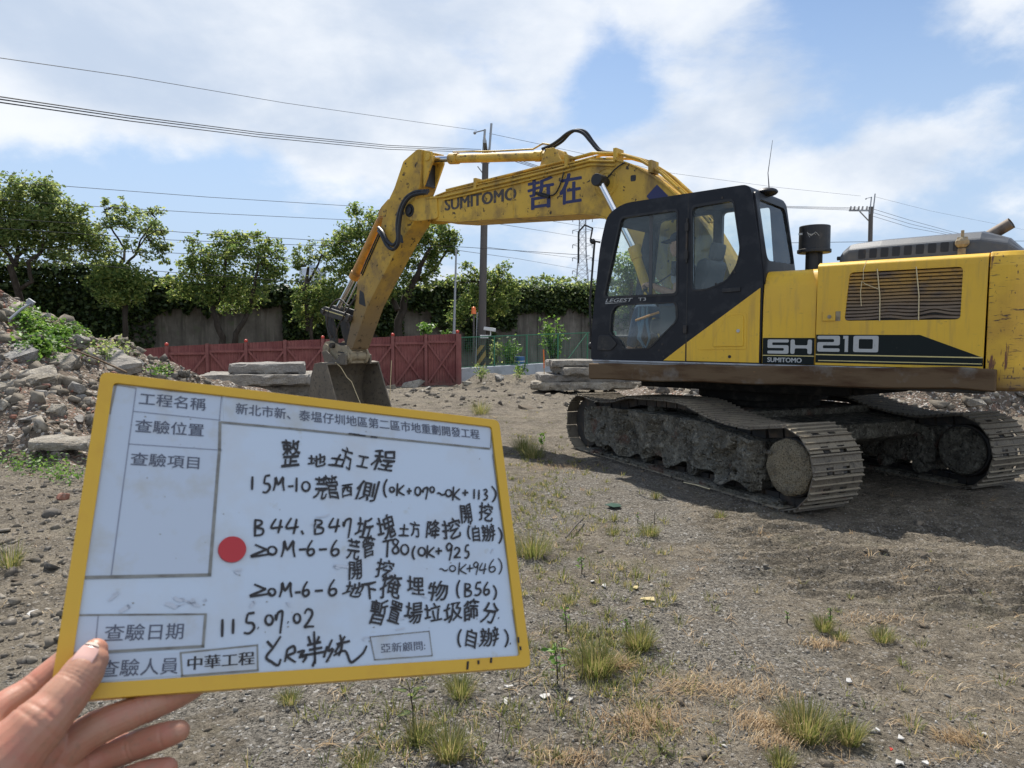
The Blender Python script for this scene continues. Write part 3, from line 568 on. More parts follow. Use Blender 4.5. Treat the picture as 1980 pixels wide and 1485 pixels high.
def leaf_cards(C, S, nrm=None, aspect=.55, bend=.25, droop=.3):
    """C (n,3) centres, S (n,) lengths: one bent diamond leaf of 2 quads' worth of triangles each"""
    n = len(C); a = rng.normal(size=(n, 3)); a[:, 2] = a[:, 2] * .6 - droop; a /= np.linalg.norm(a, axis=1)[:, None]
    u = rng.normal(size=(n, 3)); 
    if nrm is not None: u = u * .7 + nrm
    b = np.cross(a, u); b /= np.linalg.norm(b, axis=1)[:, None] + 1e-9; c = np.cross(b, a)
    s = S[:, None]; p0 = C - a * s * .5; p1 = C + b * s * aspect * .5 + c * s * bend * .3; p2 = C + a * s * .5 - c * s * bend * .2; p3 = C - b * s * aspect * .5 + c * s * bend * .3
    V = np.stack([p0, p1, p2, p3], 1).reshape(-1, 3); k = np.arange(n)[:, None] * 4
    F = np.concatenate([np.hstack([k, k + 1, k + 2]), np.hstack([k, k + 2, k + 3])]); return V, F
def wallpt(px, py, off):                       # a point on the wall's face seen at (px, py)
    r = ray(px, py); nn = Vector((math.sin(wang), -math.cos(wang), 0)); o = Vector((0, 0, EYE)); P0 = A0 + nn * off
    return o + r * ((P0 - o).dot(nn) / r.dot(nn))
# ivy: (x0, x1, y at the top, y at the bottom, density)
IV = [(-60, 250, 512, 690, 11000), (240, 330, 540, 612, 3200), (320, 440, 552, 606, 3600), (420, 560, 556, 596, 3200), (548, 695, 560, 676, 7000), (690, 850, 560, 606, 4200), (695, 780, 590, 650, 1500), (835, 1000, 548, 640, 5000), (900, 960, 600, 690, 900), (985, 1160, 556, 610, 5000), (1140, 1420, 556, 640, 2200), (215, 300, 600, 690, 500)]
CC = []
NZ = fbm(np.arange(2000)[:, None] * .05, np.arange(14)[None, :] * 7.7, 1.)
for IV_k, (x0, x1, y0, y1, n) in enumerate(IV):
    k = 0
    while k < n:
        X = random.uniform(x0, x1); e = y1 - 41.6 * NZ[int(X) % 2000, IV_k] + 14
        y = y0 + (e - y0) * random.random() ** 1.1
        CC.append(wallpt(X, y + random.gauss(0, 3), .05 + abs(random.gauss(0, .22)))); k += 1
for k in range(2600):                          # the bushy top edge
    X = random.uniform(-60, 1420); yt = 530 + (X + 60) * .026 + 12 * (NZ[int(X * .6) % 2000, 13] - .5)
    p = wallpt(X, yt + random.gauss(0, 7), -.15 + random.gauss(0, .3)); CC.append(p)
CC = np.array([tuple(p) for p in CC]); V, F = leaf_cards(CC, rng.uniform(.16, .30, len(CC)), np.array([0, -.6, .5]), .75)
tag(link('ivy', np_mesh('ivy', V, F), m_ivy), 'dark ivy mass hanging over the old concrete wall', 'ivy', kind='stuff')
CC = np.array([tuple(wallpt(random.uniform(985, 1150), random.gauss(566, 9), -.1 + random.gauss(0, .35))) for k in range(2200)] + [tuple(wallpt(random.uniform(780, 900), random.gauss(556, 3), random.gauss(0, .3))) for k in range(500)])
V, F = leaf_cards(CC, rng.uniform(.14, .26, len(CC)), np.array([0, -.4, .8]), .7); tag(link('creeper', np_mesh('creeper', V, F), m_leaf2), 'yellow green creeper spilling over the wall top right of the pole', 'creeper', kind='stuff')
# ================================================================== trees
m_bark = mat('dark_bark', (.038, .032, .026), .95, layers=[('noise', 6, (.07, .06, .05), .5, .7, (1, 1, .3))], bump=[(14, .8, 6, .03)], spec=.1)
m_bark_p = mat('pale_bark', (.20, .17, .14), .95, layers=[('noise', 6, (.12, .10, .08), .5, .7, (1, 1, .3))], bump=[(14, .8, 6, .03)], spec=.1)
def tree(name, label, Y, blobs, limbs, leaf=.22, dens=1.0, m=None, bark=None, group='trees along the old concrete wall', base=None, depth=.8):
    k = Y / FPX; base = base or limbs[0][0]; O = at(base[0], base[1], Y); T = thing(name, label, 'tree', O, 0, group)
    tr = MB(); r = random.Random(int(Y * 10 + len(blobs)))
    for lm in limbs:
        P = []; rs = []
        for i, (x, y, w) in enumerate(lm): p = at(x, y, Y) - O; p.y += (r.uniform(-.5, .5) if i else 0); P.append(p); rs.append(max(w * k / 2, .012))
        PP = []; RR = []
        for i in range(len(P) - 1):
            for q in range(4):
                t = q / 4; jit = Vector((r.uniform(-1, 1), r.uniform(-1, 1), 0)) * rs[i] * .35; PP.append(P[i].lerp(P[i + 1], t) + jit); RR.append(rs[i] + (rs[i + 1] - rs[i]) * t)
        PP.append(P[-1]); RR.append(rs[-1]); tr.tube(PP, 1, 8, True, RR)
    C = []; 
    for (x, y, w) in blobs:
        c = at(x, y, Y); R_ = w * k; nsub = max(7, int(25 * dens * (w / 30) ** 1.7)); c.y += r.uniform(-.6, .6) * depth * R_
        ends = [q for lm in limbs for q in lm]; e = min(ends, key=lambda q: (q[0] - x) ** 2 + (q[1] - y) ** 2); pe = at(e[0], e[1], Y)
        if r.random() < .8: tr.tube([pe - O, (pe + c) / 2 - O + Vector((r.uniform(-.2, .2), 0, r.uniform(-.1, .2))), c - O], .02, 5, True, [.035, .022, .01])
        for s in range(nsub):
            v = Vector((r.gauss(0, 1), r.gauss(0, 1), r.gauss(0, 1) * .85)).normalized() * R_ * r.uniform(.25, 1.05) ** .7
            sc = c + Vector((v.x, v.y * depth, v.z)); rad = R_ * r.uniform(.24, .46); nl = int(r.uniform(24, 44) * (rad / .30) ** 1.3 * (.22 / leaf) ** 1.2) + 6
            q = rng.normal(size=(nl, 3)) * rad * .62; q[:, 2] *= .8; C.append(np.array([tuple(sc)]) + q)
    tr.build('trunk', bark or m_bark, T, True, fix=False)
    C = np.concatenate(C); V, F = leaf_cards(C, rng.uniform(.7, 1.25, len(C)) * leaf, np.array([0, -.15, .75]), .55); V = V - np.array([tuple(O)])
    link('crown', np_mesh('crown', V, F), m or m_leaf, T); return T
tree('wall_tree', 'tall spreading tree at the far left with a forked grey trunk', 30.5, [(12, 365, 40), (55, 385, 42), (92, 385, 38), (18, 425, 45), (75, 428, 48), (112, 425, 42), (138, 440, 34), (95, 470, 38), (40, 470, 32), (-15, 470, 45), (150, 410, 24), (-30, 410, 50), (65, 505, 20)],
     [[(38, 690, 15), (37, 591, 13), (33, 514, 11)], [(33, 514, 9), (15, 490, 7), (0, 462, 5)], [(33, 510, 9), (26, 475, 7), (12, 440, 4)], [(37, 560, 8), (64, 545, 7), (66, 509, 7), (77, 485, 5), (95, 450, 4)], [(30, 500, 6), (55, 460, 4), (70, 420, 3)]], .18, .55, m_leaf2)
tree('wall_tree', 'thin airy tree second from the left, its stems showing above the ivy', 32, [(205, 402, 16), (240, 398, 15), (262, 412, 17), (298, 408, 15), (225, 432, 26), (272, 438, 30), (312, 446, 18), (192, 452, 26), (172, 472, 30), (200, 482, 30), (300, 482, 22), (325, 478, 12), (270, 492, 16), (150, 492, 18), (118, 496, 18), (180, 505, 22), (315, 500, 12), (250, 470, 18)],
     [[(246, 690, 9), (246, 560, 8), (240, 505, 7)], [(240, 505, 5), (230, 480, 4), (218, 440, 3), (208, 405, 2)], [(244, 510, 5), (258, 490, 4), (275, 465, 3), (300, 420, 2)], [(238, 500, 4), (205, 485, 3), (170, 475, 2)], [(262, 488, 3), (285, 460, 2), (312, 446, 2)]], .16, .62, m_leaf2)
tree('wall_tree', 'round dark bush tree hanging in front of the ivy below the airy tree', 31, [(230, 535, 34), (205, 545, 28), (255, 545, 32), (232, 568, 30), (262, 570, 22), (210, 568, 20), (195, 528, 20)], [[(243, 680, 9), (243, 600, 9), (235, 560, 8)]], .16, .9)
tree('wall_tree', 'broad bushy tree with V-shaped twin trunk before the bare wall', 32.5, [(375, 468, 18), (420, 462, 20), (452, 456, 20), (478, 462, 18), (508, 466, 22), (536, 482, 22), (382, 500, 30), (425, 495, 34), (470, 495, 34), (516, 500, 32), (546, 515, 16), (355, 522, 24), (400, 540, 34), (450, 545, 36), (498, 545, 34), (530, 530, 20), (362, 560, 26), (430, 582, 28), (480, 580, 24), (330, 545, 20), (340, 575, 20), (395, 575, 26)],
     [[(440, 690, 14), (428, 640, 12), (412, 600, 10), (400, 550, 8), (388, 500, 5)], [(448, 690, 13), (462, 645, 11), (478, 605, 9), (495, 570, 7), (505, 510, 4)], [(412, 600, 7), (430, 560, 6), (445, 500, 4)]], .17, .66)
tree('wall_tree', 'slender pale tree between the bushy tree and the excavator arm', 33, [(575, 488, 16), (602, 486, 20), (590, 515, 18), (626, 498, 20), (622, 528, 18), (575, 515, 12), (645, 515, 16)], [[(597, 640, 9), (593, 560, 8), (592, 515, 5)], [(593, 550, 5), (612, 515, 4), (625, 495, 3)]], .15, .7, m_leaf2)
tree('wall_bush', 'light green bush low on the wall left of the excavator arm', 33, [(590, 570, 22), (620, 580, 28), (600, 608, 28), (652, 578, 24), (575, 598, 14), (642, 610, 24), (625, 560, 20), (670, 600, 18), (570, 580, 12)], [[(605, 680, 8), (605, 620, 6), (610, 585, 5)]], .16, .9, m_leaf)
tree('wall_tree', 'largest dark green tree behind the excavator arm', 34, [(690, 418, 22), (716, 430, 30), (662, 460, 26), (638, 482, 24), (690, 470, 38), (740, 472, 40), (700, 518, 34), (662, 518, 26), (640, 548, 20), (800, 468, 38), (840, 452, 32), (868, 458, 24), (850, 490, 30), (790, 520, 34), (760, 560, 28), (828, 540, 20), (700, 560, 26), (878, 482, 13), (798, 432, 26), (760, 440, 30), (880, 455, 14), (730, 560, 24), (830, 505, 24)],
     [[(768, 690, 18), (770, 620, 16), (782, 575, 14), (800, 545, 12), (815, 515, 9), (835, 480, 6)], [(770, 600, 11), (745, 550, 8), (715, 500, 6), (690, 450, 4)], [(800, 545, 8), (840, 520, 5), (865, 480, 4)]], .18, .72)
tree('wall_tree', 'shaggy tree around the utility pole, hanging over the wall', 37.5, [(905, 515, 16), (882, 540, 20), (916, 545, 24), (955, 542, 24), (975, 522, 16), (962, 530, 16), (985, 545, 20), (860, 548, 13), (940, 572, 30), (902, 588, 28), (972, 578, 26), (882, 615, 18), (998, 562, 17), (880, 640, 12), (965, 600, 18)], [[(945, 690, 10), (942, 600, 9), (925, 545, 6)], [(942, 590, 6), (968, 540, 4)]], .18, .85, m_leaf)
tree('far_tree', 'dark crown of a far tree above the wall right of the pole', 62, [(1010, 548, 11), (1030, 543, 15), (1052, 538, 14), (1040, 555, 16), (1015, 562, 12)], [[(1035, 620, 5), (1035, 550, 4)]], .26, .9, None, None, 'far trees beyond the wall')
tree('far_tree', 'far tree crown left of the lattice tower foot', 66, [(1072, 545, 14), (1092, 540, 13), (1108, 550, 13), (1085, 556, 15)], [[(1088, 620, 5), (1088, 552, 4)]], .26, .9, None, None, 'far trees beyond the wall')
tree('far_tree', 'small far tree crown at the lattice tower foot', 70, [(1128, 550, 13), (1145, 555, 12), (1118, 560, 12)], [[(1130, 620, 5), (1130, 556, 4)]], .26, .8, None, None, 'far trees beyond the wall')
tree('wall_tree', 'leafy tree seen through the windows of the excavator cab', 35, [(1215, 515, 30), (1190, 548, 22), (1246, 505, 26), (1228, 556, 30), (1262, 555, 24), (1205, 580, 26), (1250, 585, 24), (1180, 575, 18)], [[(1225, 690, 10), (1222, 600, 9), (1220, 540, 6)]], .18, .95)
# ================================================================== plants
def sapling(label, px, py, Y, h, w, n, name='sapling', m=None, leaf=.16, group='young plants along the fence', cat='plant', lean=0.0):
    O = at(px, py, Y); T = thing(name, label, cat, O, 0, group); st = MB(); C = []; r = random.Random(int(px + py))
    for s in range(max(2, n // 26)):
        a = r.uniform(0, 6.28); q = Vector((math.cos(a) * w * r.uniform(.1, .5) + lean * h, math.sin(a) * w * .4, h * r.uniform(.65, 1))); md = q * .5 + Vector((r.uniform(-.05, .05), 0, .1 * h)); st.tube([(0, 0, 0), md, q], .01, 5, True, [h * .012, h * .008, h * .004])
        for k in range(26):
            t = r.uniform(.25, 1.0); p = md.lerp(q, (t - .5) * 2) if t > .5 else Vector((0, 0, 0)).lerp(md, t * 2)
            C.append(tuple(p + Vector((r.gauss(0, .10 * w), r.gauss(0, .10 * w), r.gauss(0, .05 * h)))))
    st.build('stem', m_bark, T, fix=False); C = np.array(C); V, F = leaf_cards(C, rng.uniform(.7, 1.2, len(C)) * leaf, np.array([0, -.3, .8]), .5); link('foliage', np_mesh('foliage', V, F), m or m_leaf3, T); return T
sapling('bright green sapling in front of the green mesh fence beside the cab', 1070, 712, 29.4, 2.1, 1.3, 420, leaf=.20)
sapling('arched green shrub against the mesh fence right of the pole', 985, 724, 28.6, 1.5, 1.05, 300, leaf=.18)
sapling('thin light shrub just right of the striped pole foot', 955, 724, 28.2, 1.6, .8, 160, m=m_leaf2, leaf=.17)
sapling('small leafy shrub low beside the blue drum', 1005, 740, 26.4, .75, .7, 120, leaf=.14)
sapling('young shoots rising behind the top of the red fence', 822, 652, 27, .62, .9, 130, leaf=.2)
sapling('tiny shoot behind the red fence near its right end', 862, 652, 27, .28, .4, 50, leaf=.16)
sapling('pale grey green weed bush at the foot of the low wall', 930, 740, 22.3, .6, .55, 200, name='weed_bush', m=m_leaf2, leaf=.09)
sapling('dry pale weeds on the dirt ridge before the mesh fence', 998, 738, 23, .5, .6, 110, name='weed_bush', m=m_leaf2, leaf=.07)
def creeper(label, px, py, wx, wy, n, leaf, m, name='creeper'):
    C = []
    r = random.Random(px)
    gx_ = np.linspace(px - 2.6 * wx, px + 2.6 * wx, 14); gy_ = np.linspace(py - 2.6 * wy, py + 2.6 * wy, 14)
    T_ = [[march(ray(a, b), 7.0, 22.0) for b in gy_] for a in gx_]
    for _k in range(n * 12):
        if len(C) >= n: break
        x = r.gauss(px, wx); y = r.gauss(py, wy); i = int(round((x - gx_[0]) / (gx_[1] - gx_[0]))); j = int(round((y - gy_[0]) / (gy_[1] - gy_[0])))
        if not (0 <= i < 14 and 0 <= j < 14) or T_[i][j] > 21.9: continue
        P = at(x, y, T_[i][j] + r.uniform(-.1, .1)); C.append((P.x, P.y, P.z + r.uniform(.0, .14)))
    if not C: print('NO GROUND FOR', label); return
    O = np.array(C).mean(0); V, F = leaf_cards(np.array(C) - O, rng.uniform(.7, 1.3, len(C)) * leaf, np.array([0, -.2, 1.2]), .6); return tag(link(name, np_mesh(name, V, F), m, loc=tuple(O)), label, 'plant')
creeper('bright green creeper covering the upper side of the left rubble heap', 88, 662, 26, 18, 1100, .085, m_leaf3)
creeper('green creeper near the crest of the left heap below the bent steel pole', 55, 622, 16, 11, 420, .08, m_leaf3)
creeper('light green weeds along the ridge of the left heap', 140, 648, 26, 9, 360, .07, m_leaf3)
creeper('yellow green weeds at the low end of the left heap', 215, 682, 22, 9, 360, .08, m_leaf2)
creeper('low weeds behind the top edge of the board', 312, 724, 14, 6, 140, .08, m_leaf3)
creeper('green ground weeds at the shaded foot of the left heap', 60, 905, 40, 10, 260, .05, m_leaf3)
creeper('green weeds by the flat slab at the foot of the heap', 125, 925, 22, 8, 160, .045, m_leaf3)
m_grass = leaf_mat('grass_blade', (.07, .10, .022), (.15, .165, .045), (.36, .29, .13), .45)
m_drygrass = leaf_mat('dry_grass_blade', (.26, .17, .085), (.33, .23, .12), (.42, .32, .18), .25)
def blades(n, h, spread, r, flat=0.0, wid=.0035):
    V = []; F = []; main = r.uniform(0, 6.28)
    for k in range(n):
        a = r.uniform(0, 6.283); q = r.random() ** .6 * spread * .35
        if flat > .7: a = main + r.gauss(0, .55) + (3.14 if r.random() < .3 else 0); q = r.gauss(0, .30) * spread
        b = Vector((math.cos(a) * q, math.sin(a) * q, -.01)) if flat <= .7 else Vector((r.gauss(0, .32) * spread, r.gauss(0, .16) * spread, .002)); out = Vector((math.cos(a), math.sin(a), 0)); ang = r.uniform(.05, .9) + flat * .6; L_ = h * r.uniform(.5, 1.1)
        w = Vector((-out.y, out.x, 0)) * wid * r.uniform(.6, 1.3); p = b; dirv = (out * math.sin(ang * .5) + Vector((0, 0, math.cos(ang * .5)))).normalized(); o = len(V); ns = 4
        for i in range(ns + 1):
            t = i / ns; an = ang * (.4 + 1.1 * t) + r.uniform(-.08, .08); 
            if i: p = p + (out * math.sin(an) + Vector((r.uniform(-.1, .1), r.uniform(-.1, .1), max(math.cos(an), -.25)))) * L_ / ns
            if p.z < .004: p.z = .004
            if i < ns: V += [tuple(p - w * (1 - t * .7)), tuple(p + w * (1 - t * .7))]
            else: V.append(tuple(p))
        for i in range(ns - 1): F += [(o + 2 * i, o + 2 * i + 1, o + 2 * i + 3), (o + 2 * i, o + 2 * i + 3, o + 2 * i + 2)]
        F.append((o + 2 * ns - 2, o + 2 * ns - 1, o + 2 * ns))
    return np.array(V), np.array(F)
def tuft(label, px, py, hpx, wpx, n, m=None, name='grass_tuft', flat=0., group='grass tufts on the gravel', cat='grass tuft'):
    P = on_ground(px, py); k = P.y / FPX; r = random.Random(int(px * 3 + py)); V, F = blades(int(n * 1.7), hpx * k * .95, wpx * k * 1.25, r, flat + .12, .0011 + .00015 * P.y)
    return tag(link(name, np_mesh(name, V, F), m or m_grass, loc=(P.x, P.y, gzs(P.x, P.y)), smooth=True), label, cat, group)
for a in (('largest green grass tuft, at the bottom right of the gravel', 1560, 1415, 70, 110, 420), ('second green tuft, right beside the largest one at bottom right', 1640, 1428, 58, 60, 200), ('green tuft under the right lower corner of the board', 890, 1345, 55, 60, 150), ('spiky green tuft at the bottom edge left of centre', 870, 1465, 70, 70, 220), ('short green tuft beside the fern weed at the bottom', 810, 1430, 50, 60, 150), ('dense green tuft right of the board corner', 1150, 1300, 66, 90, 330), ('green tuft with dry stalks behind the dense one', 1235, 1252, 56, 60, 240), ('green tuft at the bottom edge right of centre', 1510, 1484, 36, 60, 160), ('small tuft half way up the right dirt', 1592, 1216, 36, 40, 150), ('small tuft right of the lone yellow weed', 1705, 1236, 34, 50, 120), ('small tuft low right of the lone weed', 1625, 1235, 26, 30, 90),
          ('wide grass patch at the board right edge, middle height', 1030, 1075, 52, 90, 260), ('green patch left of the front idler', 1030, 885, 36, 60, 200), ('taller grass clump left of the front idler', 1012, 872, 40, 50, 160), ('grass clump above the board, before the dirt road', 930, 802, 36, 40, 120), ('yellowish tuft on the gravel right of the stick', 1255, 1036, 30, 44, 130), ('thin tuft below the green scrap of plastic', 1186, 1008, 22, 20, 50), ('small green tuft left of the gravel centre', 1185, 1035, 22, 34, 70), ('isolated tuft in front of the track middle', 1392, 1000, 20, 26, 60), ('tiny tuft before the near track', 1268, 965, 18, 30, 50), ('grass strip at the very bottom beside the hand', 560, 1360, 30, 50, 110), ('grass at the bottom edge under the board middle', 700, 1485, 36, 90, 150), ('grass blades at the left photo edge, mid height', 20, 1095, 60, 50, 90), ('tuft by the yellow scrap on the gravel', 1100, 1168, 22, 34, 70), ('little tuft between scraps at mid gravel', 1150, 1165, 18, 20, 40)):
    tuft(*a)
for a in (('flattened straw heap on the gravel, centre bottom', 1245, 1395, 50, 130, 260), ('straw strand patch along the gravel middle', 1330, 1335, 36, 120, 160), ('second straw strand patch right of the middle', 1465, 1335, 30, 110, 110), ('straw beside the largest green tuft', 1480, 1405, 40, 90, 150), ('straw spread under the largest green tuft', 1500, 1440, 34, 90, 120), ('dry brown tuft at the bottom right corner', 1855, 1430, 36, 60, 110), ('straw patch on the right dirt behind the lone weed', 1690, 1200, 22, 110, 110), ('straw bits below the small right tufts', 1590, 1250, 26, 60, 80), ('dry stalks beside the dense tuft right of the board', 1195, 1290, 50, 50, 110), ('brown straw at the bottom edge near the centre', 1110, 1470, 36, 90, 120), ('dry grass before the front idler', 1085, 905, 18, 90, 110)):
    tuft(a[0], *a[1:], m=m_drygrass, name='dry_grass', flat=.9, group='dry straw on the ground', cat='dry grass')
# sparse low ground cover
GV = []; GF_ = []; o = 0; r = random.Random(77)
for k in range(900):
    u = r.random(); 
    if k % 5 == 0: px, py = r.gauss(1165, 60), r.gauss(1265, 45)
    elif k % 11 == 0: px, py = r.gauss(840, 120), r.gauss(1420, 45)
    elif u < .45: px, py = r.gauss(1040, 60), r.gauss(930, 60)
    elif u < .7: px, py = r.uniform(960, 1300), r.uniform(1000, 1180)
    elif u < .88: px, py = r.uniform(700, 1300), r.uniform(1240, 1480)
    else: px, py = r.uniform(1100, 1980), r.uniform(1050, 1480)
    if py < 690 or py > 1500: continue
    P = on_ground(px, py); V, F = blades(r.randint(5, 18), r.uniform(.02, .075), r.uniform(.04, .16), r, .35, .0018 + .0002 * P.y); V = V + np.array([P.x, P.y, gzs(P.x, P.y)]); GV.append(V); GF_.append(F + o); o += len(V)
tag(link('ground_cover', np_mesh('ground_cover', np.concatenate(GV), np.concatenate(GF_)), m_grass), 'sparse short grass growing all over the gravel', 'grass', kind='stuff')
GV = []; GF_ = []; o = 0
for k in range(330):
    py = r.uniform(800, 1485); px = r.uniform(0 if py < 1200 else 560, 1980); P = on_ground(px, py); V, F = blades(r.randint(3, 8), r.uniform(.05, .14), .05, r, 1.4, .0012 + .0002 * P.y); V = V + np.array([P.x, P.y, gzs(P.x, P.y)]); GV.append(V); GF_.append(F + o); o += len(V)
tag(link('straw_litter', np_mesh('straw_litter', np.concatenate(GV), np.concatenate(GF_)), m_drygrass), 'loose straw stalks littering the ground', 'straw', kind='stuff')
m_twig0 = mat('dead_weed_stem', (.045, .036, .028), .9)
def weed(label, px, py, hpx, n, leaf, m, group='weeds on the gravel', fern=False):
    P = on_ground(px, py); k = P.y / FPX; h = hpx * k; T = thing('weed', label, 'weed', (P.x, P.y, gzs(P.x, P.y)), 0, group); r = random.Random(int(px + hpx)); st = MB(); top_ = Vector((r.uniform(-.1, .1) * h, 0, h)); st.tube([(0, 0, -.01), top_ * .5 + Vector((.03 * h, 0, 0)), top_], .003, 6, True, [.004, .003, .002])
    C = []; V = []; F = []
    if fern:
        for q in range(7):
            a = q * .9 + .3; dv = Vector((math.cos(a), math.sin(a) * .6, r.uniform(-.1, .6))); b0 = top_ * r.uniform(.35, 1.0); e = b0 + dv * h * .42; st.tube([b0, (b0 + e) / 2 + Vector((0, 0, .02)), e], .0012, 5)
            for s in range(9):
                t = .25 + .75 * s / 9; c = b0.lerp(e, t); sd = Vector((-dv.y, dv.x, 0)).normalized()
                for sg_ in (1, -1): o = len(V); w = dv.normalized() * .004; tip = c + sd * sg_ * h * .07 * (1.15 - t * .5); V += [tuple(c - w), tuple((c + tip) / 2 - w * 1.3), tuple(tip), tuple((c + tip) / 2 + w * 1.3)]; F += [(o, o + 1, o + 2), (o, o + 2, o + 3)]
        V = np.array(V); F = np.array(F)
    else:
        for q in range(n): t = r.uniform(.3, 1.0); C.append(tuple(top_ * t + Vector((r.gauss(0, 1), r.gauss(0, 1), 0)) * h * .10 * (1.3 - t * .4)))
        V, F = leaf_cards(np.array(C), rng.uniform(.7, 1.2, n) * leaf, np.array([0, -.3, .8]), .42)
    st.build('stem', m_bark, T, fix=False); link('foliage', np_mesh('foliage', V, F), m, T)
weed('lone yellow green weed sprout on the right dirt', 1603, 1212, 42, 22, .022, m_leaf3); weed('small weed sprout left of the lone sprout', 1522, 1205, 24, 16, .018, m_leaf3)
weed('dark fern-leaved weed at the bottom left of centre', 800, 1412, 90, 0, 0, m_leaf, fern=True); weed('upright leaf weed standing right of the board edge', 1095, 1225, 56, 26, .022, m_leaf3); weed('tall bright grass-like weed right of the board corner', 1078, 1325, 85, 14, .05, m_leaf3)
weed('small sprout on the gravel near the white scraps', 1125, 1112, 34, 14, .03, m_leaf3); weed('leafy bright weed left of the front idler', 1048, 868, 30, 40, .06, m_leaf3); weed('flower-topped weed at the back of the dense tuft', 1210, 1235, 44, 34, .022, m_leaf3); weed('thin weed stalk in front of the scrap of plastic', 1233, 1012, 22, 10, .025, m_leaf3)
for px_s, py_s, h_s, lb in ((1092, 1330, 95, 'tallest dead dark stalk, beside the bright grass-like weed'), (1120, 1335, 70, 'dead dark stalk in front of the dense green tuft'), (1003, 1330, 60, 'dead dark stalk just below the board right corner'), (1085, 1385, 60, 'dead dark stalk near the round grey white pebble'), (960, 1440, 62, 'dead dark stalk close to the bottom edge, left of the straw'), (1160, 1290, 70, 'dead dark stalk rising out of the dense green tuft')):
    P = on_ground(px_s, py_s); k_ = P.y / FPX; q = MB(); tpz = Vector((random.uniform(-.02, .02), 0, h_s * k_)); q.tube([(0, 0, -.01), tpz * .5 + Vector((.008, 0, 0)), tpz], .0016, 5); tag(q.build('dead_stalk', m_twig0, loc=(P.x, P.y, gzs(P.x, P.y))), lb, 'weed stalk', 'dead stalks on the gravel')
weed('bare dark stalk before the track', 1265, 1015, 26, 3, .01, m_bark)
# ================================================================== poles, tower, cables
m_polecon = mat('weathered_concrete_pole', (.085, .075, .068), .8, layers=[('noise', 2, (.12, .108, .098), .45, .7, (1, 1, .2))], bump=[(30, .2)])
m_galv = mat('galvanised_steel', (.30, .31, .32), .45, .6); m_porc = mat('porcelain_insulator', (.35, .33, .31), .3); m_wire = mat('black_cable', (.02, .02, .022), .6)
m_stripe = bpy.data.materials.new('yellow_black_guard'); m_stripe.use_nodes = True; t = m_stripe.node_tree; N = t.nodes; L = t.links; tcs = N.new('ShaderNodeTexCoord'); sx = N.new('ShaderNodeSeparateXYZ'); L.new(tcs.outputs['Object'], sx.inputs[0])
ma = N.new('ShaderNodeMath'); ma.operation = 'MULTIPLY_ADD'; L.new(sx.outputs[2], ma.inputs[0]); ma.inputs[1].default_value = 1.9; mb_ = N.new('ShaderNodeMath'); mb_.operation = 'MULTIPLY'; L.new(sx.outputs[0], mb_.inputs[0]); mb_.inputs[1].default_value = -2.6; L.new(mb_.outputs[0], ma.inputs[2]); fr_ = N.new('ShaderNodeMath'); fr_.operation = 'FRACT'; L.new(ma.outputs[0], fr_.inputs[0]); gt = N.new('ShaderNodeMath'); gt.operation = 'GREATER_THAN'; L.new(fr_.outputs[0], gt.inputs[0]); gt.inputs[1].default_value = .5
mm = N.new('ShaderNodeMix'); mm.data_type = 'RGBA'; L.new(gt.outputs[0], mm.inputs[0]); mm.inputs[6].default_value = (.02, .018, .016, 1); mm.inputs[7].default_value = (.30, .21, .06, 1); L.new(mm.outputs[2], N['Principled BSDF'].inputs['Base Color'])
def pole(label, px0, py0, px1, py1, Y, w0, w1, group, guard=False, split=None):
    O = at(px0, py0, Y); O.z = -.4; Tp = at(px1, py1, Y); T = thing('utility_pole', label, 'utility pole', O, 0, group); k = Y / FPX
    sp_ = at(*split, Y) - O; q = MB(); q.cyl((0, 0, 0), sp_, w0 * k / 2, w1 * k / 2, 18); q.build('shaft', m_polecon, T, True)
    e = Tp - O; q = MB(); q.cyl(sp_ - Vector((0, 0, .6)) + Vector((.12, -.1, 0)), e + Vector((.12, -.1, 0)), .05, seg=8); q.cyl(sp_ - Vector((0, 0, .6)) + Vector((-.14, -.1, 0)), e + Vector((-.16, -.1, -.25)), .05, seg=8); q.build('top_bracket', m_galv, T)
    a = e + Vector((-.16, -.1, -.28)); q = MB(); q.tube([a, a + Vector((-.22, 0, -.05)), a + Vector((-.42, 0, -.10))], .025, 6); q.ball(a + Vector((-.44, 0, -.12)), .07, 10); q.build('ground_wire_arm', m_galv, T)
    if guard: q = MB(); q.cyl((0, 0, -.1), (.02, 0, 1.55), w0 * k / 2 + .015, seg=20); q.build('guard_sleeve', m_stripe, T, True)
    return T, O, sp_, e
P1, O1, s1, e1 = pole('near dark utility pole with yellow and black striped foot', 930, 712, 945, 240, 31.5, 16, 12, 'utility poles', True, (939, 290))
q = MB(); zc = s1.z + .05; q.box(-.08 + s1.x, .08 + s1.x, -1.2, 1.0, zc - .06, zc + .06); q.build('crossarm', m_galv, P1)
for yy in (-1.1, -.6, .5, .9):
    q = MB(); q.cyl((s1.x, yy, zc + .06), (s1.x, yy, zc + .28), .05, .035, 10); q.build('insulator', m_porc, P1)
q = MB(); q.tube([(s1.x - .05, 0, s1.z - 1.1), (s1.x - .35, 0, s1.z - .7)], .025, 6); q.cyl((-.24, -.22, .0), (-.15, -.22, 3.0), .022, seg=6); q.build('conduit', m_galv, P1)
P2, O2, s2, e2 = pole('far utility pole with an insulator crossarm above the engine hood', 1680, 640, 1688, 375, 58, 9, 8, 'utility poles', False, (1684, 400))
q = MB(); zc = s2.z - .05; q.box(s2.x - 1.75, s2.x + .1, -.06, .06, zc - .30, zc - .18); q.tube([(s2.x - .9, 0, zc - .3), (s2.x, 0, zc - 1.2)], .05, 6); q.build('crossarm', m_galv, P2)
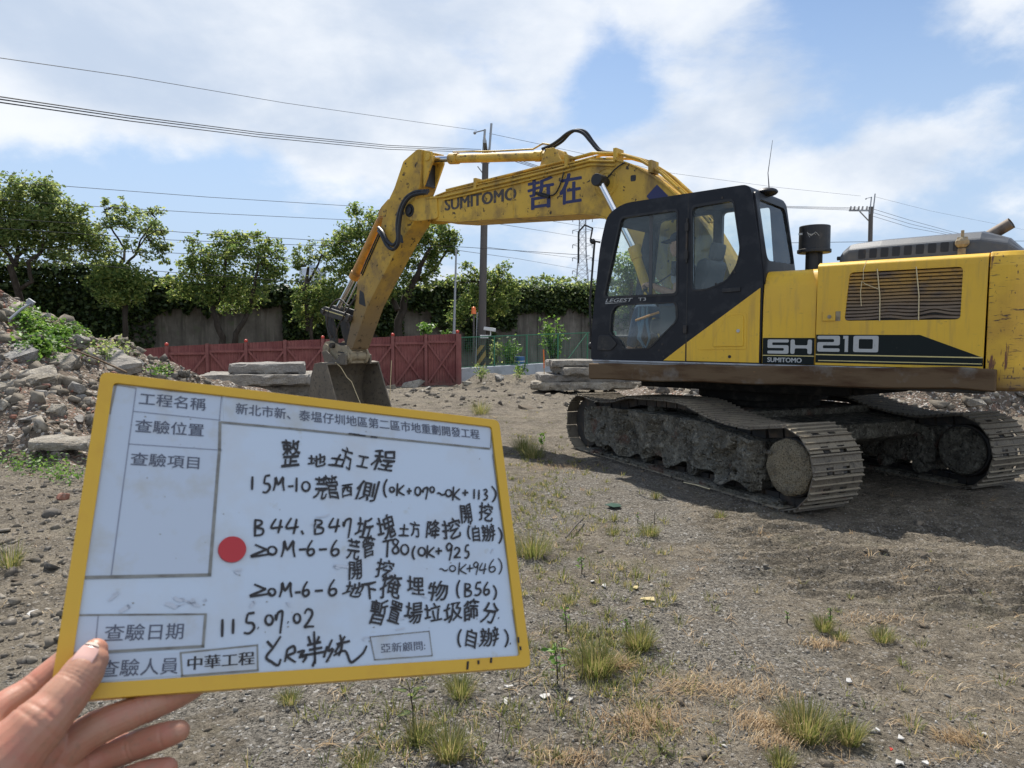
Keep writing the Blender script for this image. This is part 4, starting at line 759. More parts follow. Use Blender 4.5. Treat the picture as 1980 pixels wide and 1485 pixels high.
for xx in (-1.65, -1.35, -1.0, -.7, -.35, -.1): q = MB(); q.cyl((s2.x + xx, 0, zc - .18), (s2.x + xx + .05, 0, zc + .10), .085, .06, 10); q.build('insulator', m_porc, P2)
q = thing('lamp_post', 'thin pale grey pole standing behind the right end of the red fence', 'pole', at(878, 700, 29)); a = q.location.copy()
g_ = MB(); g_.cyl((0, 0, -1.2), at(878, 640, 29) - a, .07, seg=12); g_.cyl(at(878, 640, 29) - a, at(882, 488, 29) - a, .055, .035, 12); g_.build('shaft', m_galv, q, True)
g_ = MB(); g_.cyl(at(882, 488, 29) - a, at(882, 482, 29) - a, .05, seg=12); g_.build('cap', m_galv, q)
q = thing('warning_lamp', 'orange warning lamp on a thin dark post left of the utility pole', 'warning lamp', at(916, 712, 30.5)); a = q.location.copy(); g_ = MB(); g_.cyl((0, 0, -.5), at(916, 606, 30.5) - a, .04, seg=8); g_.build('post', m_polecon, q); g_ = MB(); g_.cyl(at(916, 607, 30.5) - a, at(916, 597, 30.5) - a, .11, .09, 14); g_.ball(at(916, 597, 30.5) - a, .09, 12); g_.build('lens', mat('orange_lens', (.75, .16, .03), .3), q, True)
m_whitepl = mat('white_plastic', (.62, .62, .60), .5)
q = thing('security_camera', 'white security camera bracketed to the utility pole above its striped foot', 'camera', at(945, 645, 31)); g_ = MB(); g_.box(-.25, .28, -.09, .09, .12, .27, Matrix.Rotation(.15, 4, 'Y')); g_.build('housing', m_whitepl, q, bevel=.02); g_ = MB(); g_.tube([(0.08, 0, .12), (.08, 0, -.08), (-.1, .1, -.12)], .03, 8); g_.box(-.38, -.02, -.06, .14, -.20, -.06); g_.build('bracket', m_whitepl, q, bevel=.01)
# lattice tower
m_lat = mat('far_tower_steel', (.22, .24, .27), .6)
O = at(1125, 640, 250); O.z = 0; LT = thing('lattice_tower', 'tall steel lattice power tower far behind the wall', 'power tower', O); q = MB(); H = 46.0
def hw(z): return 3.6 - 2.3 * min(z / 30, 1) if z < 30 else 1.3 - .3 * (z - 30) / 16
lv_ = list(np.linspace(0, H, 17))
for z0, z1 in zip(lv_, lv_[1:]):
    a, b_ = hw(z0), hw(z1); c0 = [(-a, -a, z0), (a, -a, z0), (a, a, z0), (-a, a, z0)]; c1_ = [(-b_, -b_, z1), (b_, -b_, z1), (b_, b_, z1), (-b_, b_, z1)]
    for i in range(4): j = (i + 1) % 4; q.tube([c0[i], c1_[i]], .10, 4); q.tube([c0[i], c1_[j]], .06, 4); q.tube([c0[j], c1_[i]], .06, 4); q.tube([c1_[i], c1_[j]], .06, 4)
q.build('lattice_mast', m_lat, LT, fix=False); q = MB()
for z in (24, 28.5, 33, 38, 42): 
    for s in (-1, 1): w = 3.4; q.tube([(s * hw(z), 0, z + .5), (s * w, 0, z)], .09, 4); q.tube([(s * hw(z), 0, z - .6), (s * w, 0, z)], .09, 4); q.tube([(s * w, 0, z), (s * w, 0, z - 1.2)], .14, 5)
q.build('crossarm', m_lat, LT, fix=False)
def cable(label, pts, r, group='overhead cables', sag=0.0):
    P = [at(x, y, Y) for x, y, Y in pts]; PP = []
    for a, b in zip(P, P[1:]):
        for k in range(8): PP.append(a.lerp(b, k / 8) + Vector((0, 0, -sag * 4 * (k / 8) * (1 - k / 8))))
    PP.append(P[-1]); q = MB(); q.tube([p - P[0] for p in PP], r, 5); tag(q.build('overhead_cable', m_wire, loc=P[0], fix=False), label, 'cable', group)
cable('topmost thin cable running from upper left to the near pole top', [(-60, 104, 12), (0, 112, 12.6), (250, 148, 16), (550, 199, 22), (800, 235, 28), (922, 252, 31.5)], .007)
for k, (dy, nm) in enumerate(((0, 'upper'), (5, 'middle'), (11, 'lower'))):
    cable(nm + ' of the three thick black conductors sweeping from left to the near pole', [(-60, 181 + dy, 11), (0, 187 + dy, 11.6), (250, 224 + dy * .9, 15.5), (500, 256 + dy * .8, 20.5), (750, 281 + dy * .7, 26.5), (930, 289 + dy * .5, 31.4)], .011)
cable('thin cable from the near pole top to the far pole, over the boom', [(946, 258, 31.5), (1040, 278, 35), (1300, 335, 45), (1500, 362, 51), (1664, 379, 58)], .009)
for k in range(3): cable(('upper', 'middle', 'lower')[k] + ' conductor entering the far pole crossarm from the left', [(942, 290 + k * 3, 31.5), (1100, 340 + k * 2, 38), (1300, 385 + k * 2, 46), (1525, 399 + k * 1.5, 53), (1662, 402 + k * 2.5, 58)], .014)
for k, (a, b) in enumerate(((404, 448), (411, 452), (418, 455))): cable(('upper', 'middle', 'lower')[k] + ' cable dropping right from the far pole to the engine hood line', [(1688, a, 58), (1760, a + 22, 64), (1840, b, 70), (1990, b + 34, 84)], .016)
cable('faint thin cable right of the far pole top', [(1690, 380, 58), (1800, 408, 66), (1900, 428, 75), (1990, 446, 84)], .009)
for lb, pts in (('cable above the left trees, ending at the big tree', [(-20, 352, 26), (100, 358, 27), (400, 381, 31), (690, 399, 36)]), ('second cable above the left trees', [(-20, 385, 26), (165, 398, 27), (400, 412, 31), (690, 426, 36)]), ('dark cable crossing the left tree crowns', [(-20, 421, 24), (150, 432, 25), (350, 449, 26), (620, 465, 27.5), (900, 478, 29), (1140, 494, 31)]), ('lower cable crossing the left tree crowns', [(-20, 440, 24), (330, 464, 26), (640, 476, 28)]), ('lowest cable through the left tree crowns', [(-20, 478, 24), (330, 489, 26), (560, 500, 28)]), ('cable just above the wall top at left', [(-20, 495, 24), (180, 512, 25), (300, 524, 26), (620, 548, 28)]),
                ('cable under the boom to the lattice tower', [(945, 430, 120), (1040, 445, 170), (1118, 458, 250), (1200, 470, 330)]), ('second cable under the boom to the lattice tower', [(940, 478, 110), (1040, 490, 170), (1120, 500, 250), (1200, 510, 330)]), ('third cable under the boom to the lattice tower', [(885, 484, 100), (1000, 500, 160), (1120, 521, 250), (1200, 532, 330)]), ('cable beneath the boom passing right to the tower arm', [(1040, 423, 160), (1118, 436, 250), (1200, 446, 330)]), ('level cable right of the tail above the hood', [(1500, 470, 90), (1700, 467, 100), (1990, 466, 115)])):
    cable(lb, pts, .0125 * (pts[0][2] / 30) ** .9)
q = thing('far_building', 'pale blue grey tower block far off, glimpsed between the trees', 'building', at(600, 560, 400)); m_far = mat('far_facade', (.45, .52, .62), .8, layers=[('voronoi', .25, (.32, .38, .46), .5, .6)]); g_ = MB(); g_.box(-6, 6, 0, 12, -30, 11); g_.build('wall', m_far, q); g_ = MB(); g_.box(-6.2, 6.2, -.2, 12.2, 11, 12); g_.box(-2, 2, 3, 7, 12, 14); g_.build('roof', m_far, q)
# ================================================================== odds and ends
m_stake = mat('orange_stake', (.70, .17, .03), .6)
def rod(label, a, b, r, m, name, cat):
    q = MB(); mid = (a + b) / 2; q.tube([a - a, (mid - a) + Vector((0, 0, r)), b - a], r, 7); return tag(q.build(name, m, loc=a, smooth=True), label, cat)
rod('thin survey stake with orange top at the slabs before the cab', at(1053, 752, 20.0), at(1052, 712, 20.0), .012, mat('bare_wood', (.40, .28, .15), .8), 'survey_stake', 'stake')
rod('bright orange marker tape on the survey stake', at(1052, 712, 20.0), at(1051, 676, 20.0), .018, m_stake, 'marker_tape', 'marker')
rod('pale bamboo stick standing right of the bucket', at(753, 790, 15.5), at(757, 697, 15.6), .008, m_rope, 'bamboo_stick', 'stick')
for lb, x0, y0, x1, y1, Y0, Y1, r, m in (('bent galvanised pole stuck in the top of the left heap', 18, 618, 63, 584, 11.6, 12.0, .022, m_galv), ('long thin rusty bar sloping down the right side of the left heap', 128, 671, 245, 720, 11.8, 11.0, .016, m_rust), ('thin reinforcing bar lying across the left heap', 20, 748, 128, 750, 10.6, 10.9, .010, m_rust)): rod(lb, at(x0, y0, Y0), at(x1, y1, Y1), r, m, 'steel_bar', 'steel bar')
q = MB(); q.box(-.07, .05, -.02, .02, -.05, .05); tag(q.build('steel_plate', m_galv, loc=at(60, 586, 11.98), rot=(0, .6, 0)), 'small bracket at the tip of the bent galvanised pole', 'bracket')
m_twig = mat('dry_twig', (.10, .085, .07), .9); rod('straight dark stick lying on the ground left of the gravel', on_ground(1094, 1043) + Vector((0, 0, .015)), on_ground(1128, 1010) + Vector((0, 0, .04)), .008, m_twig, 'stick', 'stick')
rod('pale twig resting against the near track', on_ground(1322, 938) + Vector((0, 0, .03)), on_ground(1372, 955) + Vector((0, 0, .05)), .006, m_rope, 'stick', 'stick')
rod('thin dark twig on the gravel by the yellow scrap', on_ground(1272, 1172) + Vector((0, 0, .008)), on_ground(1320, 1172) + Vector((0, 0, .012)), .003, m_twig, 'stick', 'stick')
def scrap(label, px, py, wpx, hpx, m, rz=0., name='scrap', seed=0, lift=.008):
    P = on_ground(px, py); k = P.y / FPX; sl = P.y / EYE; r = random.Random(seed + int(px)); n = r.choice((4, 5, 5, 6)) if 'rectangular' not in label else 4; top_ = []
    for i in range(n): a = 6.283 * (i + r.uniform(-.25, .25)) / n + .6; top_.append((math.cos(a) * wpx * k / 2 * r.uniform(.7, 1.15), math.sin(a) * hpx * k * sl * .45 * r.uniform(.6, 1.1), r.uniform(0, .012)))
    q = MB(); q.add(top_ + [(x, y, z - .004) for x, y, z in top_], [tuple(range(n)), tuple(range(2 * n - 1, n - 1, -1))] + [(i, n + i, n + (i + 1) % n, (i + 1) % n) for i in range(n)])
    return tag(q.build(name, m, loc=(P.x, P.y, gzs(P.x, P.y) + lift), rot=(r.uniform(-.1, .1), r.uniform(-.1, .1), rz)), label, 'scrap', 'scraps on the gravel')
m_paper = mat('white_scrap', (.40, .39, .37), .8, layers=[('noise', 90, (.30, .28, .25), .5, .7)]); m_card = mat('yellowed_scrap', (.42, .34, .17), .85); m_greenpl = mat('dark_green_plastic', (.03, .07, .05), .4)
scrap('yellowed rectangular scrap of cardboard on the gravel', 1254, 1162, 38, 12, m_card, .15); scrap('small yellow scrap above the cardboard piece', 1230, 1140, 12, 9, m_card); scrap('crumpled dark green scrap of plastic before the track', 1187, 981, 40, 10, m_greenpl, lift=.02)
for lb, x, y, w, h in (('white tile shard below the board corner', 985, 1335, 24, 8), ('white tile shard right of the first shard', 1053, 1351, 24, 12), ('long pale shard under the board corner', 978, 1362, 12, 20), ('round grey white pebble right of the tile shard', 1102, 1357, 14, 12), ('pale flake by the left grass at board edge', 1145, 1126, 12, 8), ('white flake beside the pale flake', 1168, 1134, 9, 10), ('pale scrap by the bottom board edge at left', 65, 1190, 24, 12), ('white chip on the gravel right of centre', 1488, 1128, 8, 5), ('pale stone at the bottom right near the big tuft', 1743, 1424, 16, 12), ('pale stone left of the pale stone at bottom right', 1697, 1411, 14, 10), ('white stone at the bottom edge right of the tufts', 1740, 1476, 20, 14), ('pale stone near the right photo edge bottom', 1905, 1417, 14, 10), ('pale stone left of the dry brown tuft', 1640, 1318, 14, 9), ('white stone near the bottom right tuft', 1790, 1478, 14, 10)):
    scrap(lb, x, y, w, h, m_paper, name='white_chip')
scrap('tiny red plastic bit by the second tuft at bottom right', 1724, 1447, 8, 6, m_redcap, name='red_chip')
q = thing('plastic_drum', 'blue plastic drum behind the shrub at the mesh fence', 'drum', at(1005, 716, 28.9)); m_blue = mat('blue_plastic', (.02, .10, .30), .4); g_ = MB(); g_.cyl((0, 0, -.8), (0, 0, .55), .2, seg=18); g_.build('drum_body', m_blue, q, True); g_ = MB(); g_.cyl((0, 0, .12), (0, 0, .15), .21, seg=18); g_.cyl((0, 0, .36), (0, 0, .39), .21, seg=18); g_.build('hoop', m_whitepl, q, True)
rock(1890, 786, 40, 'dusty pale dome-shaped lump seen over the far track', name='boulder', cat='boulder', seed=51, m=m_concrete, flat=.7, Y=12.5)
m_mudpile = m_clod
for lb, x, y, w, sd in (('crumbled mud clod on the shadow edge behind the near track', 1770, 1013, 38, 61), ('dark mud clod pressed into the right dirt', 1780, 1072, 30, 62), ('dark hollow clod on the dirt left of the track', 1018, 790, 40, 63), ('grey crumbly clod in the grass by the board edge', 1062, 1082, 50, 64), ('grey earth lump beside the dense tuft', 1255, 1285, 34, 65), ('dark clod on the right dirt below the small tufts', 1785, 1258, 30, 66), ('dark earth clod at the left photo edge', 25, 1125, 46, 67)):
    rock(x, y, w, lb, name='mud_clod', cat='clod', seed=sd, m=m_mudpile, flat=.4, group='mud clods on the ground', sub=.35)
# ================================================================== EXCAVATOR
EXC = thing('excavator', 'yellow crawler excavator with black cab and muddy tracks, boom reaching left', 'excavator', (3.037, 8.608, 0), R(113.9))
HR = (0, 0, R(140 - 113.9))                     # the upper structure is swung 26 degrees from the tracks
def hp(mb, name, m, bevel=0.0, smooth=False, parent=None, label=None, seg=2):   # a part of the upper structure (fwd, left, up)
    o = mb.build(name, m, parent or EXC, smooth, bevel, seg, rot=None if parent else HR)
    if label: o['label'] = label
    return o
def tp(mb, name, m, bevel=0.0, smooth=False, parent=None, label=None):
    o = mb.build(name, m, parent or EXC, smooth, bevel)
    if label: o['label'] = label
    return o
def hpl(mb, name, m, parent=None, **k):         # every loose piece a part of its own
    for q in mb.pieces(): hp(q, name, m, parent=parent, **k)
def side(a, b, c): return (a, c, b)
def mapped(V, fn): return [fn(*v) for v in V]
def side_plate(outer, holes, l0, l1):
    V, F = plate(outer, holes, l0, l1); mb = MB(); mb.add(mapped(V, side), F); return mb
def side_text(mb, txt, f0, z0, w, h, left, thick=0.004, off=0.0, slope=0.0, shear=0.0):
    A, F, _ = text_vf(txt, 0.0, off, shear)
    A, F, _ = text_vf(txt, 0.0, 0.0, shear)
    for i_, (s_, q_) in enumerate(((0, 0), (off, off * .35), (-off, -off * .35), (off * .5, -off * .6), (-off * .5, off * .6))):   # heavier strokes from copies a hair apart
        mb.add([(f0 - w * x + s_ * h * .8, left + i_ * .0002, z0 + h * y + q_ * h * .5 + slope * w * x) for x, y, _ in A], F)
    return mb
# ---------------------------------------------------------------- tracks
PR = 0.40
top = [(1.83, .80), (1.55, .768), (1.29, .760), (1.0, .79), (.68, .865), (.40, .875), (.18, .885), (-.10, .895), (-.38, .885), (-.62, .83), (-.80, .785), (-1.1, .745), (-1.40, .735), (-1.65, .77), (-1.83, .80)]
def belt_path(ext=0.0):
    P = list(top)
    for k in range(1, 16):
        a = R(90 + 180 * k / 16); P.append((-1.83 + PR * math.cos(a), PR + PR * math.sin(a)))
    for k in range(0, 13): P.append((-1.83 + 3.66 * k / 12, 0.0))
    for k in range(1, 16):
        a = R(-90 + 180 * k / 16); P.append((1.83 + PR * math.cos(a), PR + PR * math.sin(a)))
    return P
def walk(P, n):
    P = [Vector((x, z)) for x, z in P]; P.append(P[0]); d = [0]
    for a, b in zip(P, P[1:]): d.append(d[-1] + (b - a).length)
    out = []; j = 0
    for i in range(n):
        s = d[-1] * i / n
        while d[j + 1] < s: j += 1
        t = (s - d[j]) / (d[j + 1] - d[j]); p = P[j].lerp(P[j + 1], t)
        def pt(q):
            q %= d[-1]; jj = 0
            while d[jj + 1] < q: jj += 1
            return P[jj].lerp(P[jj + 1], (q - d[jj]) / (d[jj + 1] - d[jj]))
        tg = (pt(s + .08) - pt(s - .08)).normalized(); out.append((p, tg))
    return out
def fnoise(a, b, s, sd):
    r = np.random.default_rng(sd); out = np.zeros_like(a); amp = 1.0
    for o in range(4):
        g = r.random((64, 64)); uu = (a * s) % 63; vv = (b * s) % 63; i0 = uu.astype(int); j0 = vv.astype(int); fu = uu - i0; fv = vv - j0
        fu = fu * fu * (3 - 2 * fu); fv = fv * fv * (3 - 2 * fv)
        out += amp * ((g[i0, j0] * (1 - fu) + g[i0 + 1, j0] * fu) * (1 - fv) + (g[i0, j0 + 1] * (1 - fu) + g[i0 + 1, j0 + 1] * fu) * fv)
        s *= 2.1; amp *= .5
    return out / 1.875
for sgn in (1, -1):
    cy = 1.195 * sgn
    shoes = MB(); chain = MB()
    for i, (p, tg) in enumerate(walk(belt_path(), 49)):
        nrm = Vector((-tg.y, tg.x))             # path runs counter-clockwise seen from the left: inward normal
        nin = nrm
        jit = random.uniform(-.006, .006)
        M = Matrix(((tg.x, 0, -nin.x, p.x + nin.x * .022), (0, 1, 0, cy + jit), (tg.y, 0, -nin.y, p.y + nin.y * .022), (0, 0, 0, 1)))
        for (a, b, t0, t1) in ((-.30, -.14, -.088, .094), (.14, .30, -.088, .094), (-.055, .055, -.088, .094), (-.14, -.055, -.088, .03), (.055, .14, -.088, .03)):
            shoes.box(t0, t1, a, b, -.012, 0.0, M)
        for t, hgt in ((-.075, .022), (-.008, .020), (.060, .022)):
            shoes.add([(t - .010, -.30, 0), (t + .010, -.30, 0), (t + .005, -.30, hgt), (t - .005, -.30, hgt), (t - .010, .30, 0), (t + .010, .30, 0), (t + .005, .30, hgt), (t - .005, .30, hgt)],
                      [(0, 1, 2, 3), (7, 6, 5, 4), (0, 4, 5, 1), (1, 5, 6, 2), (2, 6, 7, 3), (3, 7, 4, 0)], M)
        chain.box(-.09, .09, -.11, -.05, -.10, -.012, M); chain.box(-.09, .09, .05, .11, -.10, -.012, M)
    belt = tp(shoes, 'crawler_track', m_track, bevel=0.003)
    tp(chain, 'track_chain', m_steel_dark, parent=belt)
    # wheels
    for x, nm in ((-1.83, 'drive_sprocket'), (1.83, 'front_idler')):
        w = MB(); w.cyl((x, cy - .17, PR), (x, cy + .17, PR), .275 if x < 0 else .33, seg=32)
        w.cyl((x, cy - .04, PR), (x, cy + .04, PR), .315, seg=32)
        wo_ = tp(w, nm, m_steel_dark, bevel=.01)
        if x < 0:
            hub = MB(); V = []; F = []; nr, na = 12, 48
            for i in range(nr + 1):
                for k in range(na):
                    w_ = 2 * math.pi * k / na; q_ = i / nr; nz_ = fnoise(np.array([3 + math.cos(w_) * q_ * 1.2]), np.array([3 + math.sin(w_) * q_ * 1.2]), 3.0, 5)[0] - .5; ed = fnoise(np.array([9 + math.cos(w_)]), np.array([9 + math.sin(w_)]), 2.5, 6)[0] - .5
                    r_ = .262 * q_ * (1 + .16 * ed * q_); V.append((x + r_ * math.cos(w_), cy + sgn * (.232 - .030 * q_ ** 8 + .045 * nz_), PR + r_ * math.sin(w_)))
            for i in range(nr):
                for k in range(na): F.append((i * na + k, i * na + (k + 1) % na, (i + 1) * na + (k + 1) % na, (i + 1) * na + k))
            for k in range(na): p_ = V[nr * na + k]; V.append((p_[0], cy + sgn * .10, p_[2]))
            for k in range(na): F.append((nr * na + k, nr * na + (k + 1) % na, (nr + 1) * na + (k + 1) % na, (nr + 1) * na + k))
            hub.add(V, F)
            tp(hub, 'muddy_hub', m_drymud, smooth=True, parent=wo_, label='final drive hub caked with pale dry mud')
            if sgn < 0: hub = MB(); hub.cyl((x, cy + .17, PR), (x, cy + .235, PR), .262, .24, seg=28); tp(hub, 'inner_hub', m_mud, bevel=.03, parent=wo_)
    for k in range(7):
        x = -1.35 + k * .45; w = MB(); w.cyl((x, cy - .19, .165), (x, cy + .19, .165), .085, seg=18); w.cyl((x, cy - .21, .165), (x, cy + .21, .165), .05, seg=14)
        tp(w, 'track_roller', m_mud)
    for x in (.45, -.5):
        w = MB(); w.cyl((x, cy - .10, .71), (x, cy + .10, .71), .07, seg=14); tp(w, 'carrier_roller', m_mud)
    # side frame with sloping top and mud plastered over it
    fr = MB(); fr.prism([(1.60, .22), (1.90, .30), (1.90, .56), (1.50, .62), (.7, .69), (-.6, .69), (-1.2, .63), (-1.50, .60), (-1.52, .22), (-1.2, .19)], cy - .19, cy + .19)
    fo = tp(fr, 'track_frame', m_mud, bevel=.02)
    # mud: an uneven sheet on the outer face of the frame
    nx, nz = 260, 56; V = []; F = []
    for j in range(nz + 1):
        for i in range(nx + 1):
            u = i / nx; v = j / nz; x = -1.50 + 3.40 * u
            zt = .69 - .09 * abs(2 * u - 1) ** 4; zb = .165 + .05 * math.sin(x * 5.3 + 1) * math.sin(x * 2.3) + .03 * math.sin(x * 13.7)
            V.append([x, 0, zb + (zt - zb) * v])
    V = np.array(V)
    nsv = fnoise(V[:, 0] + 5, V[:, 2] + 3, 3.0, 11 + sgn)
    nh = fnoise(V[:, 0] + 9, V[:, 2] + 1, 12.0, 23 + sgn)
    n3_ = fnoise(V[:, 0] + 2, V[:, 2] + 7, 30.0, 31 + sgn)
    th = .018 + np.clip(nsv - .40, 0, 1) * .42 + np.clip(nsv - .50, 0, 1) * (nh - .35) * 1.9 + (n3_ - .5) * .05 * np.clip(nsv - .35, 0, .4) / .3
    edge = np.minimum(1, np.minimum((V[:, 0] + 1.5) / .06, (1.90 - V[:, 0]) / .06))
    V[:, 1] = cy + sgn * (.192 + np.clip(th * edge, -.004, .125))
    for j in range(nz):
        for i in range(nx):
            a = j * (nx + 1) + i; F.append((a, a + 1, a + nx + 2, a + nx + 1))
    me = np_mesh('caked_mud', V, np.array(F)); link('caked_mud', me, m_mud, fo, smooth=True)
    md = MB(); md.box(-1.75, 1.75, cy - .26, cy + .26, .032, .07)
    tp(md, 'packed_mud', m_mud, parent=fo)
    rng_ = random.Random(5 + sgn); cl = MB()
    for k in range(150):
        x = rng_.uniform(-1.8, 1.7); onb = rng_.random() < .5
        z = .05 if onb else rng_.uniform(.25, .6); y = cy + sgn * (rng_.uniform(.19, .29) if onb else rng_.uniform(.19, .27))
        r_ = rng_.uniform(.012, .04); cl.ball((x, y, z), r_, 6, (rng_.uniform(.7, 1.6), .8, rng_.uniform(.6, 1.1)))
    tp(cl, 'mud_clod', m_mud, parent=fo)['kind'] = 'stuff'
cb = MB(); cb.box(-.75, .75, -.95, .95, .46, .78); cb.prism([(1.15, .42), (1.35, .5), (1.35, .66), (.6, .72), (.6, .5)], -1.0, 1.0); cb.prism([(-1.1, .42), (-.6, .5), (-.6, .72), (-1.3, .66), (-1.3, .5)], -1.0, 1.0)
tp(cb, 'car_body', m_mud, bevel=.02)
sw = MB(); sw.cyl((0, 0, .78), (0, 0, 1.10), .66, seg=40); sw.cyl((0, 0, .86), (0, 0, .98), .74, seg=40); tp(sw, 'swing_bearing', mat('underdeck_shade_steel', (.012, .011, .010), .8, spec=.2, layers=[('noise', 9, (.04, .035, .028), .5, .7)]), bevel=.01)  # bearing colour blackened to hold the deep shade beneath the deck
sw = MB(); sw.box(-1.25, 1.1, -1.05, 1.0, .985, 1.105); sw.prism([(-1.75, 1.06), (-1.25, .99), (-1.25, 1.10), (-1.75, 1.10)], -1.2, .9); hp(sw, 'underdeck_shade_box', MATS['underdeck_shade_steel'], bevel=.02)  # box added under the deck to close off and darken the gap
# ---------------------------------------------------------------- deck and beam
dk = MB(); dk.box(-2.42, 1.45, -1.36, 1.36, 1.10, 1.295); dk.box(-2.3, 2.0, -.34, .30, 1.12, 1.60)
hp(dk, 'deck_frame', m_steel_dark, bevel=.01)
rl = MB()
def beam(f0, f1, dz0, dz1, n=14):
    prof = [(1.365, 1.262), (1.365, 1.085), (1.42, 1.072), (1.475, 1.085), (1.485, 1.252), (1.478, 1.264)]
    V = []; F = []; m_ = len(prof)
    for i in range(n + 1):
        t = i / n; f = f0 + (f1 - f0) * t; dz = dz0 + (dz1 - dz0) * t + .006 * math.sin(t * 23) + (.012 if .90 < t < .96 else 0)
        for (l, z) in prof: V.append((f, l + .006 * math.sin(t * 11), z + dz))
    for i in range(n):
        for k in range(m_): F.append((i * m_ + k, i * m_ + (k + 1) % m_, (i + 1) * m_ + (k + 1) % m_, (i + 1) * m_ + k))
    F += [tuple(range(m_)), tuple(range((n + 1) * m_ - 1, n * m_ - 1, -1))]
    rl.add(V, F)
beam(1.53, -2.50, 0, .055)
hp(rl, 'side_beam', m_rust, bevel=.008, label='dented rusty steel beam along the deck edge')
lg = MB(); lg.box(-2.40, 1.53, 1.368, 1.405, 1.290, 1.306); lg.box(-2.40, 1.53, 1.366, 1.384, 1.262, 1.2895); hp(lg, 'deck_edge_highlight', mat('worn_ledge_highlight', (.40, .41, .42), .45, 0.0, layers=[('noise', 5, (.15, .12, .10), .5, .7)]), bevel=.003)  # added pale strip: the deck edge's sky-lit highlight put into its colour
# ---------------------------------------------------------------- cab
cab_out = [(1.57, 1.30, .03), (1.57, 1.62, .2), (1.515, 2.14, .2), (1.455, 2.66, .2), (1.36, 3.01, .13), (1.14, 3.115, .15), (.4, 3.125, .1), (-.345, 3.135, .09), (-.46, 2.48, .1), (-.50, 2.20, .05), (-.49, 1.30, .03)]
w1 = [(1.165, 2.945), (.47, 2.955), (.46, 2.06), (1.385, 2.055)]
w2 = [(1.225, 1.945), (.47, 1.955), (.455, 1.76), (.79, 1.455), (1.12, 1.44), (1.16, 1.53), (1.30, 1.62), (1.285, 1.86)]
w3 = [(.285, 2.965), (-.165, 2.985), (-.25, 2.49), (-.22, 2.33), (-.12, 2.18), (.08, 2.10), (.27, 2.085)]
CO = rounded(cab_out, .05)
cabm = side_plate(CO, [rounded(w1, .05), rounded(w2, .05), rounded(w3, .05)], 1.315, 1.37)
CAB = hp(cabm, 'cab_shell', m_black, bevel=.010)
rw = [(1.20, 3.03), (.47, 3.045), (.46, 1.62), (1.34, 1.62)]
hp(side_plate(CO, [rounded(rw, .08), rounded([(.36, 3.045), (-.20, 3.05), (-.27, 2.30), (.36, 2.0)], .05)], .37, .43), 'cab_right_side', m_black, parent=CAB)
rf = MB()
top_o = [p for p in CO if p[1] > 2.93]; inner = [(x * .97 + .01, z - .05) for x, z in reversed(top_o)]
rf.prism(top_o + inner, .43, 1.315)
hp(rf, 'cab_roof', m_black, parent=CAB)
fl = MB(); fl.box(-.47, 1.55, .43, 1.315, 1.30, 1.36); fl.box(-.47, -.36, .43, 1.315, 1.36, 2.12); hp(fl, 'cab_floor', m_plastic, parent=CAB)
# rear wall with its window (a = left, b = 0..1 down the slope)
def rear(a, b, c):
    z = 3.10 - b; f = -.352 - (3.1 - z) * .178 if z > 2.3 else -.494
    return (f - c, a, z)
V, F = plate(rounded([(1.33, .03), (.41, .03), (.38, 1.0), (1.36, 1.0)], .06), [rounded([(1.25, .10), (.47, .10), (.44, .72), (1.27, .74)], .09)], -.02, .02)
rwm = MB(); rwm.add(mapped(V, rear), F); hp(rwm, 'cab_rear_wall', m_black, parent=CAB, bevel=.006)
rg = MB(); rg.add(mapped([(1.28, .07, .0), (.44, .07, .0), (.41, .75, .0), (1.30, .77, .0)], rear), [(0, 1, 2, 3)]); hp(rg, 'rear_window', m_rearglass, parent=CAB)
rs = MB(); rs.add(mapped([(1.0, .34, .012), (.995, .34, .012), (.995, .5, .012), (1.0, .5, .012), (.985, .34, .012), (.975, .34, .012), (.975, .5, .012), (.985, .5, .012)], rear), [(0, 1, 2, 3), (4, 5, 6, 7)])
# glass panes
def pane(name, pts, l, m=m_cabglass):
    g = MB(); g.prism(pts, l - .003, l + .003); hp(g, name, m, parent=CAB)
pane('door_window', rounded([(x + (.02 if x > .8 else -.02), z) for x, z in w1], .05), 1.340)
pane('lower_door_window', w2, 1.340); pane('side_window', w3, 1.340)
pane('right_window', rw, .40); 
fw = MB(); fw.add([(1.352, .44, 3.0), (1.352, 1.30, 3.0), (1.535, 1.30, 1.75), (1.535, .44, 1.75)], [(0, 1, 2, 3)]); hp(fw, 'windshield', m_cabglass, parent=CAB)
# window seals and the glossy black area
for nm, w in (('window_seal', w1), ('window_seal', w2), ('window_seal', w3)):
    c = Vector((sum(p[0] for p in w) / len(w), sum(p[1] for p in w) / len(w)))
    big = [tuple(c + (Vector(p) - c) * 1.055) for p in w]
    sm = side_plate(rounded(big, .06), [rounded(w, .05)], 1.3705, 1.3755); hp(sm, nm, m_rubber, parent=CAB)
bar = MB(); bar.box(.775, .815, 1.325, 1.345, 2.04, 2.96); hp(bar, 'window_bar', m_plastic, parent=CAB)
